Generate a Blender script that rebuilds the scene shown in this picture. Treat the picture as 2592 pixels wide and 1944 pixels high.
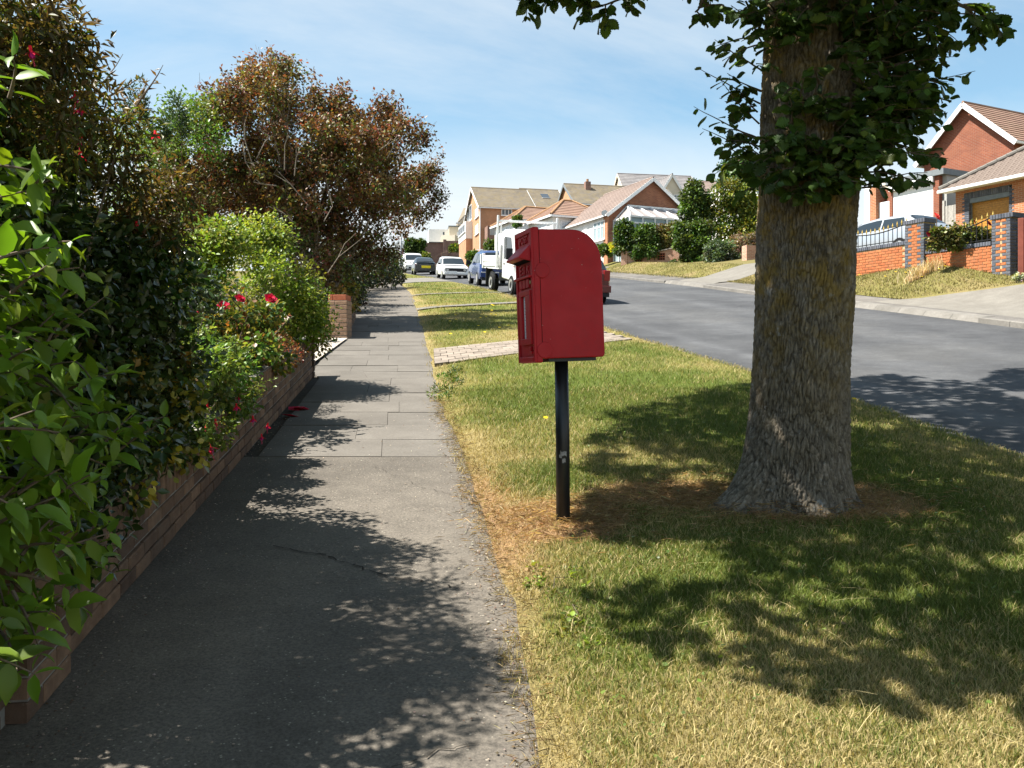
import bpy, math, random
import numpy as np
from mathutils import Vector, Matrix

sc = bpy.context.scene
for o in list(bpy.data.objects):
    bpy.data.objects.remove(o)
rng = np.random.default_rng(11)
random.seed(11)
R = math.radians

# ------------------------------------------------------------------ camera
F = 2245.0          # focal length in pixels of a 2592 px wide frame
HZ = 935.0          # row of the level horizon in that frame
EYE = 1.5
cam = bpy.data.cameras.new('camera')
cam.sensor_width = 36.0
cam.lens = F / 2592 * 36
cam.shift_y = -(972 - HZ) / 2592
cam.clip_start = 0.05
cam.clip_end = 3000
cob = bpy.data.objects.new('camera', cam)
sc.collection.objects.link(cob)
cob.location = (0, 0, EYE)
cob.rotation_euler = (R(90), 0, 0)
sc.camera = cob

# ------------------------------------------------------------------ light
SUN_EL = R(57)
SX, SY = 1.0, 0.10                      # horizontal direction in which shadows fall
n_ = math.hypot(SX, SY)
LD = Vector((SX / n_ * math.cos(SUN_EL), SY / n_ * math.cos(SUN_EL), -math.sin(SUN_EL)))
sun = bpy.data.lights.new('sun', 'SUN')
sun.energy = 5.0
sun.angle = R(0.55)
sun.color = (1.0, 0.955, 0.875)
so = bpy.data.objects.new('sun', sun)
sc.collection.objects.link(so)
so.rotation_euler = LD.to_track_quat('-Z', 'Y').to_euler()
so.location = (-20, -5, 40)

world = bpy.data.worlds.new('World')
sc.world = world
world.use_nodes = True
nt = world.node_tree
nt.nodes.clear()
N = nt.nodes.new
L = nt.links.new
wout = N('ShaderNodeOutputWorld')
wbg = N('ShaderNodeBackground')
sky = N('ShaderNodeTexSky')
sky.sky_type = 'NISHITA'
sky.sun_disc = False
sky.sun_elevation = SUN_EL
sky.sun_rotation = R(-96)
sky.altitude = 50
sky.air_density = 1.0
sky.dust_density = 0.4
sky.ozone_density = 2.2
# thin high cloud: stretched noise on the sky vault
tc = N('ShaderNodeTexCoord')
sep = N('ShaderNodeSeparateXYZ')
L(tc.outputs['Generated'], sep.inputs[0])
def wm(op, a, b=None, c=None, clamp=False):
    m = N('ShaderNodeMath'); m.operation = op; m.use_clamp = clamp
    for i, x in enumerate((a, b, c)):
        if x is None: continue
        if isinstance(x, (int, float)): m.inputs[i].default_value = x
        else: L(x, m.inputs[i])
    return m.outputs[0]
zz = wm('ADD', wm('ABSOLUTE', sep.outputs['Z']), 0.12)
cu = wm('DIVIDE', sep.outputs['X'], zz)
cv = wm('DIVIDE', sep.outputs['Y'], zz)
comb = N('ShaderNodeCombineXYZ')
L(wm('MULTIPLY', wm('ADD', cu, wm('MULTIPLY', cv, 0.25)), 0.55), comb.inputs[0])
L(wm('MULTIPLY', wm('ADD', cv, wm('MULTIPLY', cu, -0.18)), 1.25), comb.inputs[1])
noi = N('ShaderNodeTexNoise')
noi.inputs['Scale'].default_value = 0.55
noi.inputs['Detail'].default_value = 9
noi.inputs['Roughness'].default_value = 0.62
noi.inputs['Distortion'].default_value = 0.7
L(comb.outputs[0], noi.inputs['Vector'])
cr = N('ShaderNodeMapRange')
cr.inputs['From Min'].default_value = 0.45
cr.inputs['From Max'].default_value = 0.70
cr.inputs['To Max'].default_value = 0.8
L(noi.outputs['Fac'], cr.inputs['Value'])
low = N('ShaderNodeMapRange')            # the cloud bank thickens towards the horizon
low.interpolation_type = 'SMOOTHSTEP'
low.inputs['From Min'].default_value = 0.335
low.inputs['From Max'].default_value = 0.155
L(wm('ADD', sep.outputs['Z'], wm('MULTIPLY', wm('SUBTRACT', noi.outputs['Fac'], 0.5), -0.22)), low.inputs['Value'])
cf = wm('MAXIMUM', wm('ADD', wm('MULTIPLY', cr.outputs[0], 0.80), 0.20), wm('MULTIPLY', low.outputs[0], 0.97))
mixc = N('ShaderNodeMixRGB')
L(cf, mixc.inputs['Fac'])
hue = N('ShaderNodeMixRGB'); hue.blend_type = 'MULTIPLY'; hue.inputs['Fac'].default_value = 1
hue.inputs[2].default_value = (0.88, 1.36, 1.34, 1)
L(sky.outputs[0], hue.inputs[1])
L(hue.outputs[0], mixc.inputs[1])
mixc.inputs[2].default_value = (6.8, 7.2, 7.4, 1)
L(mixc.outputs[0], wbg.inputs['Color'])
wbg.inputs['Strength'].default_value = 0.05
L(wbg.outputs[0], wout.inputs[0])

sc.view_settings.view_transform = 'Standard'
sc.view_settings.look = 'None'
sc.view_settings.exposure = 1.5
sc.view_settings.gamma = 1
sc.view_settings.use_curve_mapping = False
sc.render.engine = 'CYCLES'
sc.cycles.max_bounces = 6
sc.cycles.diffuse_bounces = 3
sc.cycles.glossy_bounces = 3
sc.cycles.transmission_bounces = 4
sc.cycles.transparent_max_bounces = 8
sc.cycles.use_denoising = True

# ------------------------------------------------------------------ helpers
COL = sc.collection

def tag(o, label=None, cat=None, group=None, kind=None):
    if label: o['label'] = label
    if cat: o['category'] = cat
    if group: o['group'] = group
    if kind: o['kind'] = kind
    return o

def thing(name, label, cat, loc=(0, 0, 0), rz=0.0, group=None, rx=0.0):
    o = bpy.data.objects.new(name, None)
    o.empty_display_size = 0.2
    COL.objects.link(o)
    o.location = loc
    o.rotation_euler = (rx, 0, rz)
    return tag(o, label, cat, group)

def link(name, me, mat, parent=None, loc=None, rot=None):
    o = bpy.data.objects.new(name, me)
    COL.objects.link(o)
    if mat is not None and not me.materials:
        me.materials.append(mat)
    o.parent = parent
    if loc is not None: o.location = loc
    if rot is not None: o.rotation_euler = rot
    return o

class MB:
    def __init__(s): s.v = []; s.f = []
    def add(s, vs, fs):
        n = len(s.v); s.v += [tuple(p) for p in vs]; s.f += [tuple(i + n for i in f) for f in fs]; return s
    def box(s, x0, x1, y0, y1, z0, z1):
        return s.add([(x0, y0, z0), (x1, y0, z0), (x1, y1, z0), (x0, y1, z0), (x0, y0, z1), (x1, y0, z1), (x1, y1, z1), (x0, y1, z1)],
                     [(3, 2, 1, 0), (4, 5, 6, 7), (0, 1, 5, 4), (1, 2, 6, 5), (2, 3, 7, 6), (3, 0, 4, 7)])
    def cbox(s, c, d): return s.box(c[0]-d[0]/2, c[0]+d[0]/2, c[1]-d[1]/2, c[1]+d[1]/2, c[2]-d[2]/2, c[2]+d[2]/2)
    def bar(s, a, b, w, h, up=(0, 0, 1)):
        a = Vector(a); b = Vector(b); d = (b - a).normalized(); u = Vector(up)
        x = d.cross(u)
        if x.length < 1e-4: x = d.cross(Vector((1, 0, 0)))
        x.normalize(); y = x.cross(d).normalized()
        vs = []
        for p in (a, b):
            for sx, sy in ((-1, -1), (1, -1), (1, 1), (-1, 1)):
                vs.append(p + x * sx * w / 2 + y * sy * h / 2)
        return s.add(vs, [(0, 1, 2, 3), (7, 6, 5, 4), (0, 4, 5, 1), (1, 5, 6, 2), (2, 6, 7, 3), (3, 7, 4, 0)])
    def prism(s, poly, y0, y1):           # polygon in XZ, extruded along y
        n = len(poly)
        vs = [(x, y0, z) for x, z in poly] + [(x, y1, z) for x, z in poly]
        return s.add(vs, [tuple(range(n)), tuple(range(2*n-1, n-1, -1))] + [((i+1) % n, i, n+i, n+(i+1) % n) for i in range(n)])
    def prismx(s, poly, x0, x1):          # polygon in YZ, extruded along x
        n = len(poly)
        vs = [(x0, y, z) for y, z in poly] + [(x1, y, z) for y, z in poly]
        return s.add(vs, [tuple(range(n-1, -1, -1)), tuple(range(n, 2*n))] + [(i, (i+1) % n, n+(i+1) % n, n+i) for i in range(n)])
    def tube(s, pts, rad, n=8, cap=True):
        pts = [Vector(p) for p in pts]
        if not hasattr(rad, '__len__'): rad = [rad] * len(pts)
        base = len(s.v); prev = None
        for i, p in enumerate(pts):
            d = (pts[min(i+1, len(pts)-1)] - pts[max(i-1, 0)])
            if d.length < 1e-9: d = Vector((0, 0, 1))
            d.normalize()
            if prev is None:
                x = d.orthogonal().normalized()
            else:
                x = (prev - d * prev.dot(d)); x = x.normalized() if x.length > 1e-6 else d.orthogonal().normalized()
            prev = x; y = d.cross(x)
            for k in range(n):
                a = 2 * math.pi * k / n
                s.v.append(tuple(p + (x * math.cos(a) + y * math.sin(a)) * rad[i]))
        for i in range(len(pts) - 1):
            for k in range(n):
                a = base + i*n + k; b = base + i*n + (k+1) % n
                s.f.append((a, b, b + n, a + n))
        if cap:
            s.f.append(tuple(base + k for k in range(n-1, -1, -1)))
            s.f.append(tuple(base + (len(pts)-1)*n + k for k in range(n)))
        return s
    def cyl(s, c, axis, r, h, n=20):
        a = Vector(axis).normalized(); c = Vector(c)
        return s.tube([c - a*h/2, c + a*h/2], r, n)
    def mesh(s, name, smooth=False):
        me = bpy.data.meshes.new(name); me.from_pydata(s.v, [], s.f); me.update()
        if smooth: me.shade_smooth()
        return me
    def build(s, name, mat, parent=None, smooth=False, loc=None, rot=None, bevel=0, seg=2):
        o = link(name, s.mesh(name, smooth), mat, parent, loc, rot)
        if bevel:
            b = o.modifiers.new('bevel', 'BEVEL'); b.width = bevel; b.segments = seg; b.limit_method = 'ANGLE'; b.angle_limit = R(40)
        return o

def npmesh(name, V, T, cols=None, smooth=False):
    """V (n,3) verts, T (m,3) triangles"""
    me = bpy.data.meshes.new(name)
    V = np.ascontiguousarray(V, dtype=np.float32); T = np.ascontiguousarray(T, dtype=np.int32)
    me.vertices.add(len(V)); me.vertices.foreach_set('co', V.ravel())
    m, k = T.shape
    me.loops.add(m * k); me.loops.foreach_set('vertex_index', T.ravel())
    me.polygons.add(m)
    me.polygons.foreach_set('loop_start', np.arange(0, m * k, k, dtype=np.int32))
    me.polygons.foreach_set('loop_total', np.full(m, k, dtype=np.int32))
    if cols is not None:
        a = me.attributes.new('Col', 'FLOAT_COLOR', 'POINT')
        c = np.ones((len(V), 4), dtype=np.float32); c[:, :3] = cols
        a.data.foreach_set('color', c.ravel())
    me.update(calc_edges=True)
    me.validate()
    if smooth: me.shade_smooth()
    return me

# ------------------------------------------------------------------ materials
MATS = {}
def base_mat(name, rough=0.8, spec=0.3, metal=0.0):
    m = bpy.data.materials.new(name); m.use_nodes = True
    b = m.node_tree.nodes['Principled BSDF']
    b.inputs['Roughness'].default_value = rough
    b.inputs['Specular IOR Level'].default_value = spec
    b.inputs['Metallic'].default_value = metal
    MATS[name] = m
    return m, m.node_tree, b

def ramp(t, fac, stops):
    r = t.nodes.new('ShaderNodeValToRGB')
    e = r.color_ramp.elements
    while len(e) > 1: e.remove(e[-1])
    e[0].position = stops[0][0]; e[0].color = (*stops[0][1], 1)
    for p, c in stops[1:]:
        q = e.new(p); q.color = (*c, 1)
    t.links.new(fac, r.inputs[0])
    return r.outputs[0]

def noise(t, vec, scale, detail=6, rough=0.6, dist=0.0):
    n = t.nodes.new('ShaderNodeTexNoise')
    n.inputs['Scale'].default_value = scale; n.inputs['Detail'].default_value = detail
    n.inputs['Roughness'].default_value = rough; n.inputs['Distortion'].default_value = dist
    if vec is not None: t.links.new(vec, n.inputs['Vector'])
    return n.outputs['Fac']

def mixn(t, fac, a, b, mode='MIX'):
    m = t.nodes.new('ShaderNodeMixRGB'); m.blend_type = mode
    for i, x in ((0, fac), (1, a), (2, b)):
        if isinstance(x, (int, float)): m.inputs[i].default_value = x
        elif isinstance(x, tuple): m.inputs[i].default_value = (*x, 1)
        else: t.links.new(x, m.inputs[i])
    return m.outputs[0]

def mathn(t, op, a, b=None, clamp=False):
    m = t.nodes.new('ShaderNodeMath'); m.operation = op; m.use_clamp = clamp
    for i, x in ((0, a), (1, b)):
        if x is None: continue
        if isinstance(x, (int, float)): m.inputs[i].default_value = x
        else: t.links.new(x, m.inputs[i])
    return m.outputs[0]

def bump(t, b, h, strength=0.3, dist=0.01):
    n = t.nodes.new('ShaderNodeBump'); n.inputs['Strength'].default_value = strength; n.inputs['Distance'].default_value = dist
    t.links.new(h, n.inputs['Height']); t.links.new(n.outputs[0], b.inputs['Normal'])

def coords(t, kind='Object'):
    return t.nodes.new('ShaderNodeTexCoord').outputs[kind]

def plain(name, col, rough=0.6, spec=0.3, metal=0.0, var=0.12, scale=6.0, bmp=0.0, objvar=0.0):
    if name in MATS: return MATS[name]
    m, t, b = base_mat(name, rough, spec, metal)
    n = noise(t, coords(t), scale, 5)
    lo = tuple(max(0, c * (1 - var)) for c in col); hi = tuple(min(1, c * (1 + var)) for c in col)
    c = ramp(t, n, [(0.3, lo), (0.7, hi)])
    if objvar:
        oi = t.nodes.new('ShaderNodeObjectInfo')
        v = mathn(t, 'ADD', mathn(t, 'MULTIPLY', oi.outputs['Random'], objvar * 2), 1 - objvar)
        h = t.nodes.new('ShaderNodeHueSaturation'); t.links.new(v, h.inputs['Value']); t.links.new(c, h.inputs['Color'])
        c = h.outputs[0]
    t.links.new(c, b.inputs['Base Color'])
    if bmp: bump(t, b, noise(t, coords(t), scale * 8, 4), bmp, 0.01)
    return m

def glassy(name, col=(0.03, 0.04, 0.05), rough=0.06):
    if name in MATS: return MATS[name]
    m, t, b = base_mat(name, rough, 0.8)
    b.inputs['Base Color'].default_value = (*col, 1)
    return m

def leafmat(name, trans=0.35, rough=0.45, spec=0.35, tint=(1.25, 1.2, 0.5)):
    m, t, b = base_mat(name, rough, spec)
    at_ = t.nodes.new('ShaderNodeAttribute'); at_.attribute_name = 'Col'
    c = at_.outputs['Color']
    t.links.new(c, b.inputs['Base Color'])
    tr = t.nodes.new('ShaderNodeBsdfTranslucent')
    t.links.new(mixn(t, 1.0, c, tint, 'MULTIPLY'), tr.inputs['Color'])
    mx = t.nodes.new('ShaderNodeMixShader'); mx.inputs[0].default_value = trans
    t.links.new(b.outputs[0], mx.inputs[1]); t.links.new(tr.outputs[0], mx.inputs[2])
    t.links.new(mx.outputs[0], t.nodes['Material Output'].inputs['Surface'])
    return m

def wallbrick(name, c1, c2, mortar, scale=1.0, rough=0.85):
    """brick for far facades; local x along front, z up"""
    m, t, b = base_mat(name, rough, 0.2)
    tcn = t.nodes.new('ShaderNodeTexCoord')
    so_ = t.nodes.new('ShaderNodeSeparateXYZ'); t.links.new(tcn.outputs['Object'], so_.inputs[0])
    sn = t.nodes.new('ShaderNodeSeparateXYZ'); t.links.new(tcn.outputs['Normal'], sn.inputs[0])
    u = mathn(t, 'ADD', mathn(t, 'MULTIPLY', so_.outputs[0], mathn(t, 'ABSOLUTE', sn.outputs[1])),
              mathn(t, 'MULTIPLY', so_.outputs[1], mathn(t, 'ABSOLUTE', sn.outputs[0])))
    cb = t.nodes.new('ShaderNodeCombineXYZ'); t.links.new(u, cb.inputs[0]); t.links.new(so_.outputs[2], cb.inputs[1])
    bt = t.nodes.new('ShaderNodeTexBrick')
    bt.inputs['Scale'].default_value = 1.0 / scale
    bt.inputs['Brick Width'].default_value = 0.225; bt.inputs['Row Height'].default_value = 0.075
    bt.inputs['Mortar Size'].default_value = 0.008; bt.inputs['Mortar Smooth'].default_value = 0.2
    bt.inputs['Bias'].default_value = 0.0
    bt.inputs['Color1'].default_value = (*c1, 1); bt.inputs['Color2'].default_value = (*c2, 1); bt.inputs['Mortar'].default_value = (*mortar, 1)
    t.links.new(cb.outputs[0], bt.inputs['Vector'])
    n = noise(t, tcn.outputs['Object'], 1.3, 6)
    c = mixn(t, 0.55, bt.outputs['Color'], ramp(t, n, [(0.3, (0.6, 0.6, 0.6)), (0.7, (1.15, 1.1, 1.05))]), 'MULTIPLY')
    t.links.new(c, b.inputs['Base Color'])
    bump(t, b, bt.outputs['Fac'], -0.5, 0.006)
    return m

def roofmat(name, c1, c2, moss=None, mossamt=0.5):
    m, t, b = base_mat(name, 0.85, 0.2)
    co = coords(t)
    v = t.nodes.new('ShaderNodeTexVoronoi'); v.inputs['Scale'].default_value = 3.2; t.links.new(co, v.inputs['Vector'])
    c = mixn(t, v.outputs['Color'], c1, c2)
    n = noise(t, co, 0.9, 7, 0.65)
    c = mixn(t, 0.5, c, ramp(t, n, [(0.3, (0.7, 0.7, 0.7)), (0.7, (1.2, 1.2, 1.2))]), 'MULTIPLY')
    if moss:
        f = ramp(t, noise(t, co, 2.1, 8, 0.7), [(0.42, (0, 0, 0)), (0.62, (mossamt,) * 3)])
        c = mixn(t, f, c, moss)
    t.links.new(c, b.inputs['Base Color'])
    return m

# ------------------------------------------------------------------ the lie of the land
def curve(pts):
    ys = np.array([p[0] for p in pts], float); xs = np.array([p[1] for p in pts], float)
    g = np.linspace(ys[0], ys[-1], 700)
    h = np.interp(g, ys, xs)
    k = np.ones(13) / 13
    hp = np.concatenate([np.full(6, h[0]), h, np.full(6, h[-1])])
    hp[:6] = h[0] - (h[1] - h[0]) * np.arange(6, 0, -1); hp[-6:] = h[-1] + (h[-1] - h[-2]) * np.arange(1, 7)
    h = np.convolve(hp, k, 'valid')
    def f(y):
        y = np.asarray(y, float)
        r = np.interp(y, g, h)
        r = np.where(y > g[-1], h[-1] + (y - g[-1]) * (h[-1] - h[-2]) / (g[-1] - g[-2]), r)
        r = np.where(y < g[0], h[0] + (y - g[0]) * (h[1] - h[0]) / (g[1] - g[0]), r)
        return r
    return f
Xk = curve([(-30, 4.9), (2, 4.1), (6.5, 3.82), (9.3, 3.62), (11.7, 3.15), (15.4, 2.45), (17, 2.1), (32, -.4), (41, -2.0), (57, -5.0), (70, -8.0), (86, -11.0), (150, -26)])
Xp = curve([(-30, 1.2), (2.5, .12), (2.95, .09), (4.1, -.05), (5.7, -.2), (7.4, -.49), (10.6, -.93), (12.4, -1.1), (20.6, -2.16), (31, -3.5), (46, -5.9), (60, -8.9), (80, -13.2), (150, -30)])
Xw = curve([(-30, 1.2), (2.8, -1.57), (4.7, -1.79), (7.1, -2.07), (11.2, -2.52), (17, -3.24), (21.7, -3.9), (35, -5.8), (44, -7.1), (60, -10.5), (150, -32)])
Xf = curve([(-30, 15), (0, 12.2), (10, 10.6), (16.6, 9.6), (19.3, 9.2), (21.8, 8.7), (27.7, 7.7), (51, 5.4), (70, 2.2), (100, -4), (150, -16)])
SL = 0.124
def sstep(a, b, x):
    t = np.clip((np.asarray(x, float) - a) / (b - a), 0, 1); return t * t * (3 - 2 * t)
_gy = np.linspace(-200, 1200, 5601)
_gs = np.cumsum(SL * (1 - sstep(108, 150, _gy)) * (1 - 0.75 * sstep(-20, -60, _gy))) * (_gy[1] - _gy[0])
_gs -= np.interp(0, _gy, _gs)
def S(y): return np.interp(np.asarray(y, float), _gy, _gs)
def rise(y): return 0.3 * sstep(8, 36, y)
def far_edge(y): return rise(y) - .09 + .03 * (Xf(y) - Xk(y))
def Tp(x, y):
    """height above the street's mean slope"""
    x = np.asarray(x, float); y = np.asarray(y, float)
    r = rise(y); xk = Xk(y); xf = Xf(y)
    u = x - xk; w = x - xf
    z = np.where(u < 0, r, r - .09 + .03 * u)
    fe = far_edge(y)
    zr = fe + .1 + .09 * np.clip(w, 0, 1.4) + (.32 + .22 * sstep(21, 24, y) * sstep(31, 27, y)) * np.clip(w - (1.4 - .4 * sstep(20, 23, y) * sstep(31, 28, y)), 0, 1.8) + .12 * np.clip(w - 3.2, 0, 18) + .03 * np.clip(w - 21.2, 0, 60)
    return np.where(w > 0, zr, z)
def T(x, y): return Tp(x, y) + S(y)
def Tf(x, y): return float(T(x, y))

def px(u, v, Y):
    """where a ray through photo pixel (u, v) stands at depth Y"""
    return ((u - 1296) / F * Y, Y, EYE + (HZ - v) / F * Y)

def strip(name, fl, fr, ys, nx, zoff, mat, lab=None, cat=None, kind='structure', extra=None):
    ys = np.asarray(ys, float)
    V = []
    for y in ys:
        a = float(fl(y)); b = float(fr(y))
        for i in range(nx + 1):
            x = a + (b - a) * i / nx
            z = Tf(x + (1e-3 if i == 0 else (-1e-3 if i == nx else 0)), y) + zoff
            if extra: z += extra(x, y, i / nx)
            V.append((x, y, z))
    Q = []
    n = nx + 1
    for j in range(len(ys) - 1):
        for i in range(nx):
            Q.append((j*n+i, j*n+i+1, (j+1)*n+i+1, (j+1)*n+i))
    me = npmesh(name, np.array(V), np.array(Q), smooth=True)
    o = link(name, me, mat)
    return tag(o, lab, cat, kind=kind)
# ------------------------------------------------------------------ ground materials
def vnoise(x, y, seed=0, per=None):
    x = np.asarray(x, float); y = np.asarray(y, float)
    xi = np.floor(x).astype(np.int64); yi = np.floor(y).astype(np.int64)
    fx = x - xi; fy = y - yi
    fx = fx * fx * (3 - 2 * fx); fy = fy * fy * (3 - 2 * fy)
    def h(a, b):
        if per: a = np.mod(a, per)
        n = (a * 374761393 + b * 668265263 + seed * 1442695041) & 0xffffffff
        n = ((n ^ (n >> 13)) * 1274126177) & 0xffffffff
        n = n ^ (n >> 16)
        return (n & 0xffff) / 65535.0
    return (h(xi, yi) * (1 - fx) + h(xi + 1, yi) * fx) * (1 - fy) + (h(xi, yi + 1) * (1 - fx) + h(xi + 1, yi + 1) * fx) * fy
def fbm(x, y, seed=0, oct=4):
    r = 0; a = 0.5; s = 0
    for i in range(oct):
        r = r + a * vnoise(x * 2**i, y * 2**i, seed + i); s += a; a *= 0.55
    return r / s

def mk_asphalt(name, dark, light, speck, grain=80):
    m, t, b = base_mat(name, 0.9, 0.25)
    co = coords(t)
    c = ramp(t, noise(t, co, 0.8, 8, 0.65), [(0.3, dark), (0.7, light)])
    g = noise(t, co, grain, 3, 0.7)
    c = mixn(t, 0.8, c, ramp(t, g, [(0.34, (0.62, 0.62, 0.62)), (0.5, (1, 1, 1)), (0.66, (1.38, 1.36, 1.32))]), 'MULTIPLY')
    big = noise(t, co, 0.35, 4, 0.6)
    c = mixn(t, 0.9, c, ramp(t, big, [(0.36, (0.74, 0.74, 0.75)), (0.5, (1, 1, 1)), (0.62, (1.14, 1.12, 1.08))]), 'MULTIPLY')
    v = t.nodes.new('ShaderNodeTexVoronoi'); v.inputs['Scale'].default_value = 48; t.links.new(co, v.inputs['Vector'])
    pick = mathn(t, 'MULTIPLY', mathn(t, 'LESS_THAN', v.outputs['Distance'], 0.2), mathn(t, 'GREATER_THAN', noise(t, co, 17, 2), 0.56))
    c = mixn(t, pick, c, speck)
    n2 = ramp(t, noise(t, co, 3.5, 6, 0.7), [(0.35, (0.8, 0.8, 0.8)), (0.65, (1.1, 1.1, 1.1))])
    c = mixn(t, 0.8, c, n2, 'MULTIPLY')
    t.links.new(c, b.inputs['Base Color'])
    bump(t, b, g, 0.55, 0.006)
    return m
M_path = mk_asphalt('path_asphalt', (0.108, 0.095, 0.079), (0.152, 0.133, 0.11), (0.28, 0.25, 0.2))
M_road = mk_asphalt('road_asphalt', (0.054, 0.055, 0.058), (0.076, 0.077, 0.080), (0.17, 0.17, 0.165), 120)
# worn pale wheel tracks running along the road
def road_tracks():
    t = M_road.node_tree; b = t.nodes['Principled BSDF']
    src = b.inputs['Base Color'].links[0].from_socket
    at_ = t.nodes.new('ShaderNodeAttribute'); at_.attribute_name = 'Col'
    c = mixn(t, 1.0, src, at_.outputs['Color'], 'MULTIPLY')
    t.links.new(c, b.inputs['Base Color'])
road_tracks()
def mk_conc(name, lo, hi, objvar=0.12, grain=60):
    m, t, b = base_mat(name, 0.9, 0.2)
    co = coords(t)
    geo = t.nodes.new('ShaderNodeNewGeometry')
    c = ramp(t, noise(t, geo.outputs['Position'], 2.2, 8, 0.68), [(0.3, lo), (0.72, hi)])
    g = noise(t, geo.outputs['Position'], grain, 4, 0.7)
    c = mixn(t, 0.7, c, ramp(t, g, [(0.3, (0.7, 0.7, 0.7)), (0.7, (1.2, 1.2, 1.2))]), 'MULTIPLY')
    oi = t.nodes.new('ShaderNodeObjectInfo')
    h = t.nodes.new('ShaderNodeHueSaturation'); t.links.new(c, h.inputs['Color'])
    t.links.new(mathn(t, 'ADD', mathn(t, 'MULTIPLY', oi.outputs['Random'], 2 * objvar), 1 - objvar), h.inputs['Value'])
    t.links.new(h.outputs[0], b.inputs['Base Color'])
    bump(t, b, g, 0.35, 0.004)
    return m
M_slab = mk_conc('paving_slab_concrete', (0.108, 0.097, 0.084), (0.152, 0.138, 0.12), 0.06)
M_block = mk_conc('driveway_block', (0.19, 0.155, 0.125), (0.28, 0.235, 0.19), 0.16)
M_conc = mk_conc('pale_concrete', (0.135, 0.123, 0.105), (0.195, 0.18, 0.155), 0.04, 40)
M_conc2 = mk_conc('bright_concrete', (0.33, 0.285, 0.24), (0.45, 0.40, 0.34), 0.04, 40)
M_kerb = mk_conc('kerb_concrete', (0.13, 0.12, 0.105), (0.20, 0.185, 0.165), 0.10, 30)
M_fpath = mk_asphalt('far_path_asphalt', (0.105, 0.096, 0.086), (0.145, 0.133, 0.12), (0.2, 0.19, 0.18), 60)
M_joint = plain('joint_sand', (0.075, 0.066, 0.055), 0.95, 0.1, var=0.3, scale=30)

def mk_turf():
    m, t, b = base_mat('turf', 0.95, 0.1)
    at_ = t.nodes.new('ShaderNodeAttribute'); at_.attribute_name = 'Col'
    geo = t.nodes.new('ShaderNodeNewGeometry')
    g = noise(t, geo.outputs['Position'], 45, 5, 0.75)
    c = mixn(t, 0.85, at_.outputs['Color'], ramp(t, g, [(0.3, (0.45, 0.45, 0.42)), (0.7, (1.35, 1.3, 1.2))]), 'MULTIPLY')
    t.links.new(c, b.inputs['Base Color'])
    bump(t, b, g, 0.9, 0.02)
    return m
M_turf = mk_turf()
STRAW = np.array([0.275, 0.222, 0.102]); GREEN = np.array([0.088, 0.120, 0.022]); RED_STRAW = np.array([0.29, 0.185, 0.10]); OLIVE = np.array([0.165, 0.165, 0.045])

POLE = (0.287, 4.95); TREE = (1.67, 5.32)
def dryness(x, y):
    """0 lush .. 1 straw; second value: reddish mown thatch"""
    e = x - edge(y)
    n = fbm(x * 0.9, y * 0.75, 3); n2 = fbm(x * 3.1, y * 2.6, 9)
    d = 0.37 + 1.6 * (n - 0.5) + 0.8 * (n2 - 0.5)
    d = d + 0.75 * np.exp(-np.clip(e, 0, 9) / 0.32) * sstep(-.2, .8, n2 + .3)
    d = d + 0.45 * sstep(3.5, 2.6, y) * sstep(2.2, .8, x) + 0.42 * np.exp(-((x - 0.15)**2 / .5 + (y - 7.7)**2 / 1.6))
    d = d + 0.25 * np.exp(-((Xk(y) - x) / .5)**2) * (y > 9)
    d = d - 0.6 * np.exp(-((x - 2.0)**2 / 3.0 + (y - 8.5)**2 / 5)) - 0.35 * np.exp(-((x - 1.5)**2 / 2 + (y - 3.9)**2 / .4)) - 0.5 * np.exp(-((x - .35)**2 / .12 + (y - 6.0)**2 / .35))
    wob = 0.5 * (fbm(x * 2.3, y * 2.3, 21) - 0.5)
    q = np.minimum(((x - POLE[0] + .02) / .42)**2 + ((y - POLE[1] - .03) / .40)**2,
        np.minimum(((x - 1.05) / .62)**2 + ((y - 5.45) / .33)**2, ((x - TREE[0] - .05) / .72)**2 + ((y - TREE[1]) / .48)**2))
    red = sstep(1.25, .65, q + wob * 1.2)
    red = np.maximum(red, sstep(.34, .05, e + wob * .5) * sstep(6.6, 5.6, y) * sstep(3.9, 4.4, y) * .9)
    return np.clip(d, 0, 1), red
def turfcol(x, y):
    d, red = dryness(x, y)
    d = d[:, None]; red = red[:, None]
    c = np.where(d < .5, GREEN + (OLIVE - GREEN) * d * 2, OLIVE + (STRAW - OLIVE) * (d - .5) * 2)
    return c * (1 - red) + RED_STRAW * red

# ------------------------------------------------------------------ the setting
def addcol(o, fn):
    me = o.data
    co = np.empty(len(me.vertices) * 3, np.float32); me.vertices.foreach_get('co', co); co = co.reshape(-1, 3)
    c = np.ones((len(co), 4), np.float32); c[:, :3] = fn(co[:, 0].astype(float), co[:, 1].astype(float))
    a = me.attributes.new('Col', 'FLOAT_COLOR', 'POINT'); a.data.foreach_set('color', c.ravel())

def ygrid(a, b, d0, g=1.05):
    r = [a]; d = d0
    while r[-1] + d < b: r.append(r[-1] + d); d *= g
    r.append(b); return r

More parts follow.
